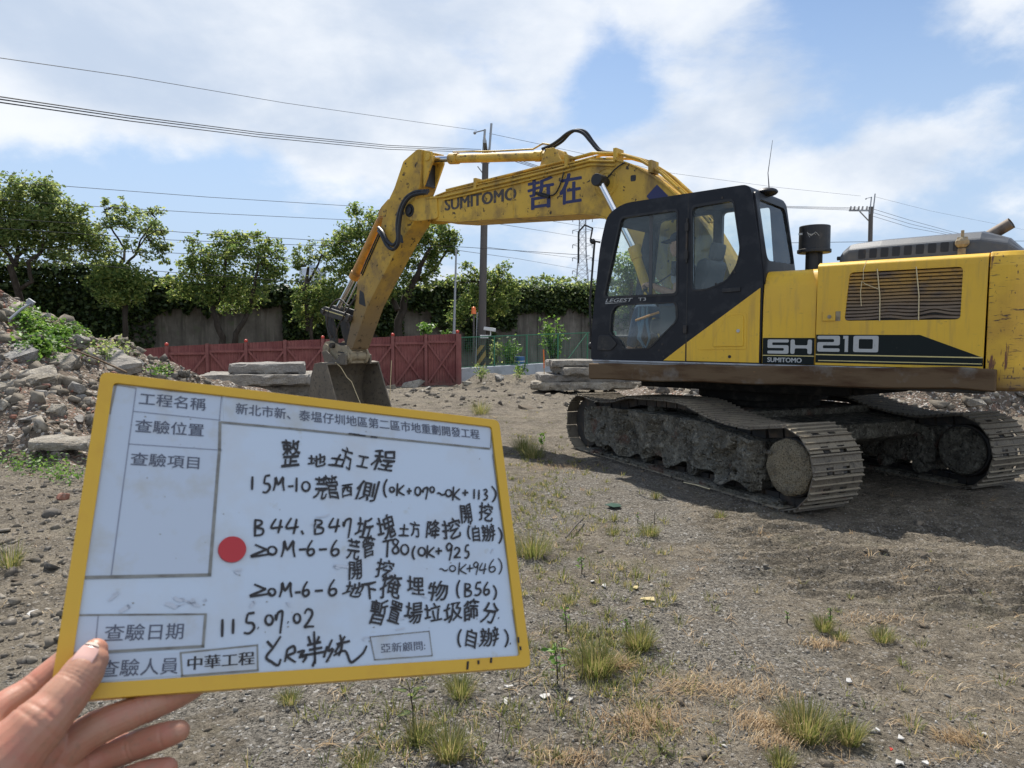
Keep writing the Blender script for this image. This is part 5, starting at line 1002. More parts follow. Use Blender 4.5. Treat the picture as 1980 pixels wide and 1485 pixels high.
# door seam, hinges, handle, badge
dd = MB(); dd.box(.325, .337, 1.36, 1.3725, 1.31, 3.09); hp(dd, 'door_seam', m_rubber, parent=CAB)
hg = MB()
for z in (2.42, 2.72, 1.62): hg.box(.32, .36, 1.37, 1.395, z, z + .09)
hg.box(.33, .35, 1.372, 1.39, 2.38, 2.86); hpl(hg, 'door_hinge', m_steel_dark, parent=CAB, bevel=.005)
hd = MB(); hd.prism(rounded([(1.48, 1.42), (1.28, 1.42), (1.20, 1.50), (1.30, 1.60), (1.46, 1.60)], .03), 1.371, 1.383); hp(hd, 'door_latch', m_rubber, parent=CAB, bevel=.004)
vh = MB(); vh.prism(rounded([(-.07, 2.045), (-.27, 2.05), (-.27, 2.095), (-.07, 2.09)], .02), 1.371, 1.384); hp(vh, 'grab_recess', m_rubber, parent=CAB, bevel=.004)
tx = MB(); side_text(tx, 'LEGEST', 1.37, 1.985, .37, .042, 1.3745, shear=.3, off=.02); hp(tx, 'cab_lettering', m_silver, parent=CAB)
tx = MB(); tx.prism([(1.375, 1.975), (1.05, 1.978), (1.37, 1.968)], 1.3722, 1.3738); side_text(tx, 'T3', .93, 1.99, .10, .035, 1.3745, off=.02); hp(tx, 'badge_underline', m_silver, parent=CAB)
st = MB()
for (a, z) in ((1.36, 1.36), (.6, 1.36), (.62, 1.5), (.66, 1.43), (-.2, 2.25), (-.05, 3.03), (.0, 2.14)): st.cyl((a, 1.365, z), (a, 1.376, z), .012, seg=10)
hpl(st, 'cab_bolt', m_steel_dark, parent=CAB)
# roof fittings
dm = MB(); dm.ball((-.37, .98, 3.105), .115, 18, (1, 1, .40)); hp(dm, 'antenna_dome', m_black, smooth=True, parent=CAB)
an = MB(); an.tube([(-.40, 1.0, 3.15), (-.385, 1.0, 3.30), (-.425, 1.0, 3.63)], .004, 6, rs=[.006, .004, .002]); hp(an, 'antenna', m_rubber, parent=CAB)
rb = MB(); rb.cyl((0.0, 1.0, 3.13), (0.0, 1.0, 3.165), .02, seg=10); hp(rb, 'roof_stud', m_rubber, parent=CAB)
# mirror stay in front of the cab
ms = MB(); ms.tube([(1.62, 1.30, 1.52), (1.60, 1.36, 2.0), (1.53, 1.38, 2.66), (1.52, 1.38, 2.72)], .013, 8)
ms.tube([(1.47, 1.34, 2.70), (1.56, 1.42, 2.72), (1.53, 1.42, 2.86), (1.60, 1.48, 2.90), (1.66, 1.52, 2.82), (1.66, 1.52, 2.45)], .012, 8)
ms.ball((1.54, 1.40, 2.71), .035, 10); ms.ball((1.615, 1.31, 1.47), .035, 10, (1, 1, 1.3))
hp(ms, 'mirror_stay', m_rubber, parent=CAB, smooth=True)
# ---------------------------------------------------------------- cab interior
SM = Matrix.Translation((.31, 0, 0)); se = MB(); se.prism(rounded([(.62, 1.62), (.05, 1.60), (.02, 1.78), (.60, 1.80)], .06), .62, 1.12, SM)
SEAT = hp(se, 'operator_seat', m_plastic, bevel=.04)
sb = MB(); sb.prism(rounded([(.18, 1.74), (.04, 1.72), (-.12, 2.42), (-.04, 2.46), (.04, 2.42)], .05), .62, 1.12, SM); hp(sb, 'seat_back', m_plastic, bevel=.06, parent=SEAT)
hr = MB(); hr.prism(rounded([(-.03, 2.44), (-.12, 2.44), (-.16, 2.62), (-.07, 2.64)], .04), .74, 1.0, SM); hp(hr, 'headrest', m_plastic, bevel=.04, parent=SEAT)
co = MB()
for l in (.48, 1.14): co.box(.1, .72, l, l + .13, 1.42, 1.93)
hp(co, 'control_console', m_plastic, bevel=.02)
le = MB(); le.tube([(.80, 1.12, 1.93), (.92, 1.12, 2.03), (.99, 1.11, 2.14)], .014, 8); le.ball((.99, 1.11, 2.15), .03, 10, (1, 1, 1.6)); le.tube([(.78, .55, 1.9), (.86, .55, 2.1)], .014, 8)
hp(le, 'control_lever', m_rubber)
mo = MB(); mo.box(.52, .56, 1.22, 1.30, 2.26, 2.42); mo.tube([(.55, 1.26, 2.30), (.8, 1.1, 2.22), (1.1, .95, 2.16), (1.22, .8, 1.95)], .008, 6); hp(mo, 'phone_holder', m_rubber)
pe = MB()
for l in (.78, .92): pe.tube([(1.22, l, 1.40), (1.15, l, 1.75), (1.18, l, 1.86)], .016, 8); pe.box(1.22, 1.38, l - .05, l + .05, 1.38, 1.41)
hp(pe, 'travel_pedal', m_rubber)
m_bluecloth = mat('blue_rag', (0.10, 0.19, 0.28), 0.9)
m_wood = mat('orange_handle', (0.55, 0.26, 0.07), 0.7)
rag = MB()
for k in range(4):
    x = .86 + .03 * k + random.uniform(-.02, .02); rag.tube([(x + .05, 1.22, 1.93), (x + .04, 1.25, 1.75), (x + .10 * math.sin(k), 1.25, 1.56), (x + .06 * math.cos(k), 1.24, 1.44)], .02, 6, rs=[.010, .018, .015, .006])
hp(rag, 'blue_rag', m_bluecloth, smooth=True)
hn = MB(); hn.tube([(1.02, 1.27, 1.77), (.72, 1.27, 1.86)], .014, 8); hp(hn, 'tool_handle', m_wood)
# ---------------------------------------------------------------- yellow lower panels
yt = [(.615, 1.315), (-.485, 2.085), (-.485, 1.315)]
def lerp_y(f): return 1.315 + (.615 - f) / 1.10 * .77
p1 = MB(); p1.prism([(.60, 1.318), (.339, 1.318), (.339, lerp_y(.339))], 1.3715, 1.3765); hp(p1, 'door_corner_panel', m_yellow, label='yellow triangle at the foot of the cab door')
p2 = MB(); p2.prism([(.322, 1.318), (.322, lerp_y(.322)), (-.478, lerp_y(-.478)), (-.478, 1.318)], 1.3715, 1.379); SP = hp(p2, 'cab_base_panel', m_yellow, bevel=.004)
hat = [(-.13, 1.795, .05), (-.315, 1.815, .05), (-.318, 1.485, .02), (.02, 1.475, .02), (-.01, 1.60, .1)]
p3 = MB(); p3.prism(rounded(hat, .05), 1.379, 1.392); hp(p3, 'storage_hatch', m_yellow, bevel=.006, parent=SP)
pr = side_plate(rounded([(-.07, 1.80, .08), (-.345, 1.845, .06), (-.348, 1.455, .02), (.20, 1.44, .05), (.1, 1.62, .2)], .05), [rounded(hat, .05)], 1.3785, 1.3835); hp(pr, 'hatch_surround', m_yellow, bevel=.004, parent=SP)
lk = MB(); lk.cyl((-.262, 1.39, 1.645), (-.262, 1.40, 1.645), .018, seg=14); hp(lk, 'hatch_lock', m_silver, parent=SP)
lk = MB(); lk.cyl((-.17, 1.378, 1.375), (-.17, 1.386, 1.375), .016, seg=14); hp(lk, 'drain_plug', m_rubber, parent=SP)
# ---------------------------------------------------------------- engine house
body = MB(); body.box(-2.40, -.50, -1.36, 1.33, 1.296, 2.04); body.box(-2.40, -.52, -1.36, 1.18, 2.04, 2.19); body.prism([(-.50, 1.296), (1.35, 1.296), (1.40, 1.6), (1.35, 1.98), (-.50, 2.05)], -1.36, -.36)
hp(body, 'engine_house', m_steel_dark, bevel=.02)
def cap_panel(f0, f1, prof, name, m, **k):      # constant (left, up) profile along fwd
    mb = MB(); n = len(prof); V = [(f, l, z) for f in (f0, f1) for l, z in prof]
    mb.add(V, [tuple(range(n)), tuple(range(2 * n - 1, n - 1, -1))] + [(i, (i + 1) % n, n + (i + 1) % n, n + i) for i in range(n)])
    return hp(mb, name, m, **k)
MP = cap_panel(-.505, -1.022, rounded([(1.20, 1.31, .005), (1.362, 1.31, .005), (1.366, 1.9, .3), (1.345, 2.13, .12), (1.27, 2.245, .07), (1.05, 2.262, .01), (.30, 2.262, .005), (.30, 2.2, .005), (1.20, 2.2, .01)], .02), 'front_side_panel', m_yellow, bevel=.006)
DP_prof = rounded([(1.20, 1.31, .005), (1.372, 1.31, .005), (1.378, 1.9, .3), (1.368, 2.19, .06), (1.315, 2.285, .05), (1.05, 2.315, .02), (.95, 2.32, .01), (.95, 2.25, .005), (1.20, 2.2, .01)], .02)
# engine door built as a plate with the louvre opening, plus its rolled top
grl = [(-1.32, 2.225), (-2.225, 2.225), (-2.22, 1.735), (-1.285, 1.735)]
dpm = side_plate([(-1.032, 1.312), (-1.032, 2.20), (-2.405, 2.20), (-2.398, 1.312)], [rounded([(x, min(z, 2.185)) for x, z in grl], .04)], 1.352, 1.378)
DR = hp(dpm, 'engine_door', m_yellow)
rt = MB(); prof = rounded([(1.352, 2.2, .001), (1.378, 2.2, .001), (1.376, 2.262, .05), (1.325, 2.292, .04), (1.08, 2.312, .02), (.95, 2.318, .005), (.95, 2.28, .005), (1.30, 2.262, .03)], .02)
V = [(f, l, z) for f in (-1.032, -2.405) for l, z in prof]; n = len(prof)
rt.add(V, [tuple(range(n)), tuple(range(2 * n - 1, n - 1, -1))] + [(i, (i + 1) % n, n + (i + 1) % n, n + i) for i in range(n)])
hp(rt, 'door_top_roll', m_yellow, parent=DR)
# louvres
lv = MB(); NL = 14
for k in range(NL):
    z = 2.165 - k * .0315; n_ = 24; V = []; F = []
    for i in range(n_ + 1):
        t = i / n_; f = -1.285 - .94 * t; dz = 0
        if k > 8: dz += .016 * (k - 8) / 5 * math.exp(-((t - .40) / .12) ** 2)
        if k >= 11: dz += .030 * math.exp(-((t - .78) / .10) ** 2) * (1 if k < 13 else .4)
        if k > 4: dz += .0025 * math.sin(t * 9 + k * .4)
        V += [(f, 1.342, z + dz + .016), (f, 1.368, z + dz + .006), (f, 1.374, z + dz - .013), (f, 1.347, z + dz - .004)]
    for i in range(n_):
        for q in range(4): F.append((i * 4 + q, i * 4 + (q + 1) % 4, i * 4 + 4 + (q + 1) % 4, i * 4 + 4 + q))
    lv.add(V, F)
m_louvre = mat('dusty_louvre', (0.40, 0.215, 0.035), 0.6, layers=[('z', 0, (0.17, 0.12, 0.075), 2.12, 1.86), ('noise', 5, (0.12, 0.085, 0.06), 0.46, 0.66, (1, 1, 2)), ('noise', 20, (0.15, 0.09, 0.04), 0.55, 0.7)])
hp(lv, 'louvre', m_louvre, parent=DR)
bk = MB(); bk.box(-2.26, -1.26, 1.325, 1.338, 1.70, 2.24); hp(bk, 'louvre_backing', m_rubber, parent=DR)
rp = MB()
for f in (-1.585, -1.90): rp.tube([(f + .03, 1.383, 2.205), (f, 1.381, 1.95), (f - .005, 1.383, 1.73)], .005, 6)
rp.tube([(-1.43, 1.382, 1.87), (-1.42, 1.384, 2.0), (-1.43, 1.386, 2.10), (-1.46, 1.386, 2.07), (-1.57, 1.384, 2.02)], .0035, 6); rp.tube([(-1.44, 1.384, 2.11), (-1.44, 1.388, 2.2), (-1.46, 1.37, 2.29)], .003, 5)
hp(rp, 'tie_string', m_rope, parent=DR)
lb = MB(); lb.box(-1.205, -1.09, 1.3785, 1.390, 1.735, 1.825); LB = hp(lb, 'door_handle', m_yellow, bevel=.004, parent=DR)
lb = MB(); lb.cyl((-1.155, 1.39, 1.775), (-1.155, 1.398, 1.775), .018, seg=14); lb.box(-1.250, -1.207, 1.3785, 1.3815, 1.735, 1.825); hp(lb, 'handle_lock', m_beige, parent=DR)
# decal band and lettering
db = MB(); db.prism([(-1.035, 1.605), (-1.92, 1.602), (-2.30, 1.448), (-2.398, 1.408), (-2.398, 1.335), (-1.035, 1.335)], 1.3785, 1.3805); hp(db, 'decal_band', m_decal_black, parent=DR)
ps = MB(); ps.prism([(-1.035, 1.418), (-1.035, 1.408), (-2.395, 1.404), (-2.395, 1.414)], 1.381, 1.3825); ps.prism([(-1.06, 1.360), (-1.06, 1.352), (-2.39, 1.352), (-2.39, 1.360)], 1.381, 1.3825); hp(ps, 'pinstripe', m_pinstripe, parent=DR)
def blocky(mb, segs, f0, z0, w, h, th, left):   # squared letters from centre-line strokes in a unit box
    for pl in segs:
        for (a, b) in zip(pl, pl[1:]):
            x0, x1 = sorted((a[0], b[0])); y0, y1 = sorted((a[1], b[1]))
            F0 = f0 - (x0 * w) + th / 2; F1 = f0 - (x1 * w) - th / 2; Z0 = z0 + y0 * h - th / 2 * .86; Z1 = z0 + y1 * h + th / 2 * .86
            k = random.uniform(0, .0002); mb.box(F1, F0, left, left + .0015 + k, Z0, Z1)
def smooth_letter(mb, polys, holes, f0, z0, w, h, left):
    for outer, hs in zip(polys, holes):
        V, F = plate(rounded([(f0 - x * w, z0 + y * h) for x, y in outer], .018), [rounded([(f0 - x * w, z0 + y * h) for x, y in hh], .012) for hh in hs], left, left + .0015)
        mb.add(mapped(V, side), F)
S_ = [(0, .62), (0, 1), (1, 1), (1, .79), (.22, .79), (.22, .60), (1, .60), (1, 0), (0, 0), (0, .21), (.78, .21), (.78, .40), (0, .40)]
H_ = [(0, 0), (0, 1), (.2, 1), (.2, .60), (.8, .60), (.8, 1), (1, 1), (1, 0), (.8, 0), (.8, .39), (.2, .39), (.2, 0)]
T_ = [(0, .79), (0, 1), (1, 1), (1, .40), (.25, .40), (.25, .21), (1, .21), (1, 0), (0, 0), (0, .60), (.75, .60), (.75, .79)]
O_ = [(0, 0), (0, 1), (1, 1), (1, 0)]; Oh = [(.22, .2), (.22, .8), (.78, .8), (.78, .2)]
db = MB(); db.prism([(-.512, 1.572), (-1.018, 1.572), (-1.018, 1.312), (-.512, 1.312)], 1.3665, 1.369); hp(db, 'decal_band', m_decal_black, parent=MP)
lt = MB(); smooth_letter(lt, [S_], [[]], -.562, 1.415, .21, .142, 1.3695); smooth_letter(lt, [H_], [[]], -.79, 1.415, .205, .142, 1.3695); hp(lt, 'model_lettering', m_silver, parent=MP)
lt = MB(); smooth_letter(lt, [T_], [[]], -1.048, 1.442, .205, .152, 1.381); lt.box(-1.327, -1.297, 1.381, 1.3825, 1.442, 1.594); lt.box(-1.30, -1.282, 1.381, 1.3826, 1.565, 1.594); smooth_letter(lt, [O_], [[Oh]], -1.372, 1.442, .215, .152, 1.381)
hp(lt, 'model_lettering', m_silver, parent=DR)
ps = MB(); ps.prism([(-.515, 1.400), (-.515, 1.392), (-1.016, 1.392), (-1.016, 1.400)], 1.3693, 1.371); hp(ps, 'pinstripe', m_pinstripe, parent=MP)
lt = MB(); side_text(lt, 'SUMITOMO', -.565, 1.33, .335, .045, 1.3698, off=.07); hp(lt, 'maker_lettering', m_silver, parent=MP)
# hood with vents
hd = MB(); hpz = [(1.08, 2.30), (1.06, 2.44), (.98, 2.505), (.80, 2.535), (-.5, 2.56), (-.62, 2.30)]
fs = [(-1.13, .62), (-1.22, .93), (-1.5, 1.0), (-2.0, 1.02), (-2.30, 1.02), (-2.50, .72), (-2.60, .25)]
V = []; F = []; n = len(hpz)
for f, k in fs:
    for l, z in hpz: V.append((f, l if k > .9 else l * (.93 + .07 * k), 2.28 + (z - 2.28) * k))
for i in range(len(fs) - 1):
    for q in range(n): F.append((i * n + q, i * n + (q + 1) % n, (i + 1) * n + (q + 1) % n, (i + 1) * n + q))
F += [tuple(range(n)), tuple(range(len(V) - 1, len(V) - n - 1, -1))]
hd.add(V, F); HD = hp(hd, 'engine_hood', m_hoodgrey, bevel=.02)
vt = MB()
for k in range(9):
    f = -1.31 - k * .0985; z0 = 2.335 + k * .002; V_ = [(f, 1.079 - .0, z0), (f - .066, 1.079, z0), (f - .066, 1.068, z0 + .085), (f, 1.068, z0 + .085)]
    P_ = rounded([(f, z0), (f - .066, z0), (f - .066, z0 + .088), (f, z0 + .088)], .012)
    Vv, Fv = plate(P_, [], 0, .004); vt.add([(a, 1.0765 - (b - 2.30) / .14 * .02 + c + .001, b) for a, b, c in Vv], Fv)
hpl(vt, 'vent_opening', m_rubber, parent=HD)
la = MB(); la.ball((-2.17, 1.09, 2.42), .05, 10, (1.2, .6, 1)); la.cyl((-2.17, 1.08, 2.36), (-2.17, 1.09, 2.53), .014, seg=8); la.box(-2.21, -2.13, 1.07, 1.10, 2.41, 2.47); la.box(-2.20, -2.14, 1.08, 1.11, 2.31, 2.37)
hp(la, 'hood_latch', m_beige, parent=HD, bevel=.005)
tb = MB(); tb.cyl((-1.10, 1.0, 2.36), (-1.20, 1.0, 2.36), .02, seg=10); hp(tb, 'hood_grab', m_rubber, parent=HD)
ex = MB(); ex.tube([(-2.18, .60, 2.44), (-2.32, .63, 2.515), (-2.485, .662, 2.612)], .052, 20, False)
ex.add([], []); m_exh = mat('rusty_exhaust', (0.20, 0.16, 0.125), 0.7, 0.2, layers=[('noise', 9, (0.10, 0.07, 0.05), 0.5, 0.7)])
hp(ex, 'exhaust_pipe', m_exh, smooth=True)
ei = MB(); ei.tube([(-2.36, .638, 2.54), (-2.478, .661, 2.608)], .046, 20, True); hp(ei, 'exhaust_mouth', m_rubber)
af = MB(); af.cyl((-.845, .9, 2.47), (-.845, .9, 2.715), .152, .150, seg=32); af.cyl((-.845, .9, 2.44), (-.845, .9, 2.478), .165, seg=32); af.cyl((-.845, .9, 2.25), (-.845, .9, 2.45), .082, seg=24)
AF = hp(af, 'air_precleaner', m_rubber, bevel=.008)
sc_ = MB()
for k in range(5): sc_.tube([(-.93 + .022 * k, 1.03, 2.60), (-.90 + .014 * k, 1.05, 2.635 - .012 * k), (-.86 + .01 * k, 1.055, 2.60 + .01 * k)], .0025, 5)
sc_.box(-.765, -.725, 1.027, 1.03, 2.62, 2.64)
hp(sc_, 'filter_marking', m_silver, parent=AF)
# counterweight
cw = MB()
cp = rounded([(-2.415, 1.372, .01), (-2.60, 1.368, .12), (-2.80, 1.20, .25), (-2.93, .6, .4), (-2.95, -.6, .4), (-2.80, -1.2, .25), (-2.6, -1.37, .12), (-2.415, -1.37, .01)], .2, 6)
V = []; F = []; n = len(cp); levels = [(1.13, .985), (1.16, 1.0), (2.18, 1.0), (2.26, .985), (2.30, .95)]
for z, k in levels:
    for f, l in cp: V.append((-2.415 + (f + 2.415) * (k if f < -2.5 else 1), l * (1 - (1 - k) * .6), z))
for i in range(len(levels) - 1):
    for q in range(n): F.append((i * n + q, i * n + (q + 1) % n, (i + 1) * n + (q + 1) % n, (i + 1) * n + q))
F += [tuple(range(n)), tuple(range(len(V) - 1, len(V) - n - 1, -1))]
cw.add(V, F); CWT = hp(cw, 'counterweight', m_yellow_scratched, bevel=.012, label='scratched yellow counterweight at the tail')
wr = MB(); wr.prism([(-2.50, 1.128), (-2.62, 1.40), (-2.9, 1.5), (-2.9, 1.128)], 1.355, 1.3705)
dr = MB(); dr.ball((-2.66, .2, 2.33), .22, 14, (1, 1, .35)); hp(dr, 'tail_fairing', m_hoodgrey, smooth=True)
# ---------------------------------------------------------------- boom
bo = [(5.38, 3.50), (4.92, 3.435), (3.65, 3.365), (2.85, 3.315), (2.52, 3.30), (2.30, 3.265), (2.10, 3.19), (1.86, 3.03), (1.62, 2.76), (1.39, 2.46), (.9, 1.85), (.52, 1.42), (.30, 1.36), (.14, 1.50), (.20, 1.96), (.41, 2.52), (.65, 2.90), (.89, 3.20), (1.16, 3.45), (1.38, 3.63), (1.60, 3.77), (1.80, 3.875), (2.02, 3.95), (2.20, 3.99), (2.40, 4.01), (2.7, 4.0), (3.65, 3.965), (5.16, 3.915), (5.40, 3.88)]
bm_ = MB(); bm_.prism(bo, -.24, .24); BOOM = hp(bm_, 'boom', m_yellow_dirty, bevel=.008)
def flange(pts, w, t, sgn):
    mb = MB(); V = []; F = []
    for i, p in enumerate(pts):
        a = Vector(pts[max(i - 1, 0)]); b = Vector(pts[min(i + 1, len(pts) - 1)]); d = (b - a).normalized(); nn = Vector((-d.y, d.x)) * sgn
        P = Vector(p); q = P + nn * t
        V += [(P.x, -w, P.y), (P.x, w, P.y), (q.x, w, q.y), (q.x, -w, q.y)]
    for i in range(len(pts) - 1):
        for k in range(4): F.append((i * 4 + k, i * 4 + (k + 1) % 4, i * 4 + 4 + (k + 1) % 4, i * 4 + 4 + k))
    F += [(0, 1, 2, 3), tuple(len(V) - 1 - i for i in range(4))]
    mb.add(V, F); return mb
hp(flange(bo[:11], .262, .016, 1), 'boom_flange', m_yellow_dirty, parent=BOOM); hp(flange(bo[14:], .262, .016, 1), 'boom_flange', m_yellow_dirty, parent=BOOM)
ck = MB(); ckp = rounded([(5.34, 3.52), (5.36, 3.885), (5.75, 3.90, .1), (6.10, 3.86, .15), (6.18, 3.70, .12), (6.06, 3.56, .12), (5.8, 3.52, .1)], .05)
for l in (-.262, .222): ck.prism(ckp, l, l + .04)
hpl(ck, 'boom_nose', m_yellow_dirty, bevel=.006, parent=BOOM)
pn = MB(); pn.cyl((6.02, -.30, 3.72), (6.02, .30, 3.72), .07, seg=20); pn.cyl((6.02, -.275, 3.72), (6.02, .275, 3.72), .11, seg=24); hp(pn, 'boom_nose_pin', m_rubber, bevel=.006, parent=BOOM)
wd = MB(); wd.box(3.735, 3.75, .2405, .2435, 3.39, 3.95); wd.box(5.235, 5.25, .2405, .2435, 3.48, 3.89); wd.tube([(2.10 + .19 * math.cos(w / 8 * math.pi), .242, 3.66 + .19 * math.sin(w / 8 * math.pi)) for w in range(17)], .008, 6); wd.tube([(2.10 + .13 * math.cos(w / 8 * math.pi), .242, 3.66 + .13 * math.sin(w / 8 * math.pi)) for w in range(17)], .006, 6)
hpl(wd, 'weld_seam', m_yellow_dirty, parent=BOOM)
m_navy = mat('navy_sticker', (0.020, 0.024, 0.095), 0.5, layers=[('noise', 20, (0.16, 0.10, 0.05), 0.66, 0.72)])
m_boomletter = mat('worn_black_lettering', (0.06, 0.05, 0.045), 0.6, layers=[('noise', 16, (0.36, 0.22, 0.05), 0.60, 0.68)])
lt = MB(); side_text(lt, 'SUMITOMO', 5.185, 3.625, 1.50, .185, .2425, off=.085); hp(lt, 'boom_lettering', m_boomletter, parent=BOOM, label='worn black maker lettering')
for ch, f0, z0, w, h in (('哲', 3.45, 3.44, .46, .44), ('在', 2.87, 3.45, .36, .42)):
    lt = MB(); side_text(lt, ch, f0, z0, w, h, .2425, off=.04, shear=0.0); hp(lt, 'sticker_character', m_navy, parent=BOOM)
lt = MB(); lt.prism([(1.48, 3.40), (1.33, 3.53), (1.17, 3.37), (1.3, 3.2)], .2405, .2435); hp(lt, 'sticker_character', m_navy, parent=BOOM)
bk_ = MB(); bk_.prism(rounded([(1.72, 3.62), (1.64, 3.62), (1.64, 3.70), (1.72, 3.70)], .02), .2405, .243); hp(bk_, 'boom_stain', m_rubber, parent=BOOM)
# pipes and hoses along the boom
pp = MB()
toprun = [(.62, 2.98), (.95, 3.35), (1.30, 3.68), (1.62, 3.90), (1.95, 4.03), (2.35, 4.10), (2.75, 4.075), (3.65, 4.03), (5.2, 3.965)]
for l, dz in ((.20, 0.0), (.12, .012), (-.05, .02), (-.18, 0)):
    pp.tube([(f, l, z + dz) for f, z in toprun], .019, 8)
pp.tube([(f, .265, z - .115) for f, z in [(5.6, 3.985)] + toprun[:3:-1]], .016, 8); pp.tube([(f, .262, z - .17) for f, z in toprun[:3:-1]], .013, 8)
hpl(pp, 'hydraulic_pipe', m_yellow_dirty, smooth=True, parent=BOOM)
cl_ = MB()
for f, z in ((4.5, 3.95), (2.75, 4.03), (1.95, 3.99), (1.42, 3.75)): cl_.box(f - .025, f + .025, .08, .275, z - .06, z + .10)
hpl(cl_, 'pipe_clamp', m_yellow_dirty, parent=BOOM, bevel=.004)
ho = MB()
for l, q in ((.10, 0), (.02, .025)):
    ho.hose([(3.3, l, 4.33), (3.13, l, 4.36), (2.99, l, 4.41), (2.85, l, 4.475 + q), (2.72, l, 4.49 + q), (2.58, l, 4.43 + q), (2.45, l, 4.29), (2.30, l, 4.14), (2.05, l, 4.07)], .023, 8)
ho.hose([(5.55, .27, 3.985), (5.85, .29, 4.0), (6.08, .30, 3.92), (6.22, .31, 3.74), (6.28, .32, 3.50), (6.27, .32, 3.26), (6.38, .32, 3.16), (6.55, .31, 3.24), (6.72, .28, 3.42), (6.92, .2, 3.52)], .033, 8)
ho.hose([(5.55, .30, 3.95), (5.85, .32, 3.95), (6.03, .335, 3.86), (6.15, .34, 3.68), (6.20, .35, 3.42), (6.22, .35, 3.18), (6.36, .35, 3.08), (6.55, .33, 3.17), (6.72, .30, 3.36), (6.90, .22, 3.46)], .031, 8)
ho.hose([(2.12, .265, 3.66), (1.95, .275, 3.80), (1.80, .262, 3.88)], .010, 6); ho.hose([(3.2, .255, 3.66), (2.98, .26, 3.60), (2.86, .262, 3.72), (2.78, .26, 3.93)], .010, 6); ho.hose([(3.3, .25, 3.67), (3.05, .258, 3.58)], .022, 8)
hpl(ho, 'hydraulic_hose', m_rubber, smooth=True, parent=BOOM)
# boom cylinders
for l in (.40, -.40):
    b_ = MB(); b_.tube([(1.05, l, 1.42), (1.12, l, 1.62), (1.55, l, 2.70)], .075, 20); b_.cyl((1.50, l, 2.58), (1.56, l, 2.74), .088, seg=20); b_.cyl((1.05, l - .08, 1.42), (1.05, l + .08, 1.42), .09, seg=18)
    BC = hp(b_, 'boom_cylinder', m_yellow, bevel=.006)
    r_ = MB(); r_.cyl((1.55, l, 2.70), (2.08, l, 3.62), .046, seg=18); hp(r_, 'cylinder_rod', m_chrome, parent=BC, smooth=True)
    e_ = MB(); e_.cyl((2.10, l - .09 , 3.66), (2.10, l + .09, 3.66), .082, seg=22); e_.cyl((2.10, l * .5, 3.66), (2.10, l, 3.66), .06, seg=18); hp(e_, 'rod_eye', m_rubber, bevel=.008, parent=BC)
# arm cylinder
a_ = MB(); a_.tube([(5.20, 0, 4.505), (3.45, 0, 4.27)], .072, 20); a_.cyl((5.30, 0, 4.52), (5.12, 0, 4.495), .09, seg=20); a_.cyl((3.5, 0, 4.277), (3.36, 0, 4.258), .082, seg=20); a_.tube([(3.40, 0, 4.26), (3.12, 0, 4.22)], .07, 14); a_.cyl((3.12, -.12, 4.22), (3.12, .12, 4.22), .095, seg=22)
a_.tube([(5.18, .06, 4.60), (4.2, .06, 4.455), (3.5, .06, 4.37), (3.32, .06, 4.42), (3.18, .06, 4.38)], .014, 8)
AC = hp(a_, 'arm_cylinder', m_yellow_dirty, bevel=.006)
r_ = MB(); r_.cyl((5.28, 0, 4.518), (5.72, 0, 4.575), .052, seg=20); hp(r_, 'cylinder_rod', m_chrome, parent=AC, smooth=True)
b_ = MB(); b_.prism([(3.35, 3.96), (2.85, 4.0), (3.05, 4.30), (3.20, 4.31)], -.16, -.12); b_.prism([(3.35, 3.96), (2.85, 4.0), (3.05, 4.30), (3.20, 4.31)], .12, .16); hpl(b_, 'cylinder_bracket', m_yellow_dirty, parent=AC, bevel=.006)
# arm
ar = [(5.79, 4.72), (5.90, 4.735), (6.25, 4.59), (6.49, 4.17), (6.67, 3.95), (6.80, 3.72), (6.90, 3.45), (7.25, 3.02), (7.55, 2.58), (7.66, 2.1), (7.92, 1.44), (7.86, 1.32), (7.74, 1.34), (7.28, 2.12), (6.96, 2.5), (6.52, 3.01), (6.22, 3.33), (6.0, 3.52), (5.93, 3.72), (5.97, 3.92), (5.84, 4.12), (5.80, 4.40)]
a_ = MB(); a_.prism(rounded(ar, .03, 3), -.195, .195); ARM = hp(a_, 'arm', m_arm, bevel=.008)
q = MB()
for l in (-.15, .11): q.prism([(5.80, 4.72), (5.60, 4.66), (5.58, 4.50), (5.80, 4.10)], l, l + .04)
q.cyl((5.68, -.17, 4.575), (5.68, .17, 4.575), .06, seg=16); hp(q, 'arm_clevis', m_yellow_dirty, bevel=.006, parent=ARM)
q = MB(); q.prism([(5.772, 4.50), (5.782, 4.12), (5.80, 4.12), (5.80, 4.50)], -.12, .12); hp(q, 'clevis_recess', m_rubber, parent=ARM)
q = MB(); q.tube([(6.80, .205, 3.5), (7.2, .205, 2.98), (7.40, .205, 2.7)], .012, 6); q.tube([(6.84, .205, 3.53), (7.24, .205, 3.01), (7.44, .205, 2.73)], .012, 6); hpl(q, 'arm_pipe', m_rubber, parent=ARM)
q = MB(); q.prism([(6.62, 4.0), (6.80, 3.72), (7.0, 3.75), (6.95, 3.9), (6.75, 4.02)], -.12, .12); hpl(q, 'cylinder_bracket', m_yellow_dirty, parent=ARM, bevel=.008)
q = MB()
for (f, z, w, h) in ((6.32, 3.28, .06, .09), (6.38, 3.62, .05, .12), (7.42, 2.28, .10, .16)): q.prism(rounded([(f - w, z - h), (f + w, z - h * .6), (f + w * .7, z + h), (f - w * .5, z + h * .6)], .03), .1955, .198)
hpl(q, 'oil_stain', m_rubber, parent=ARM)
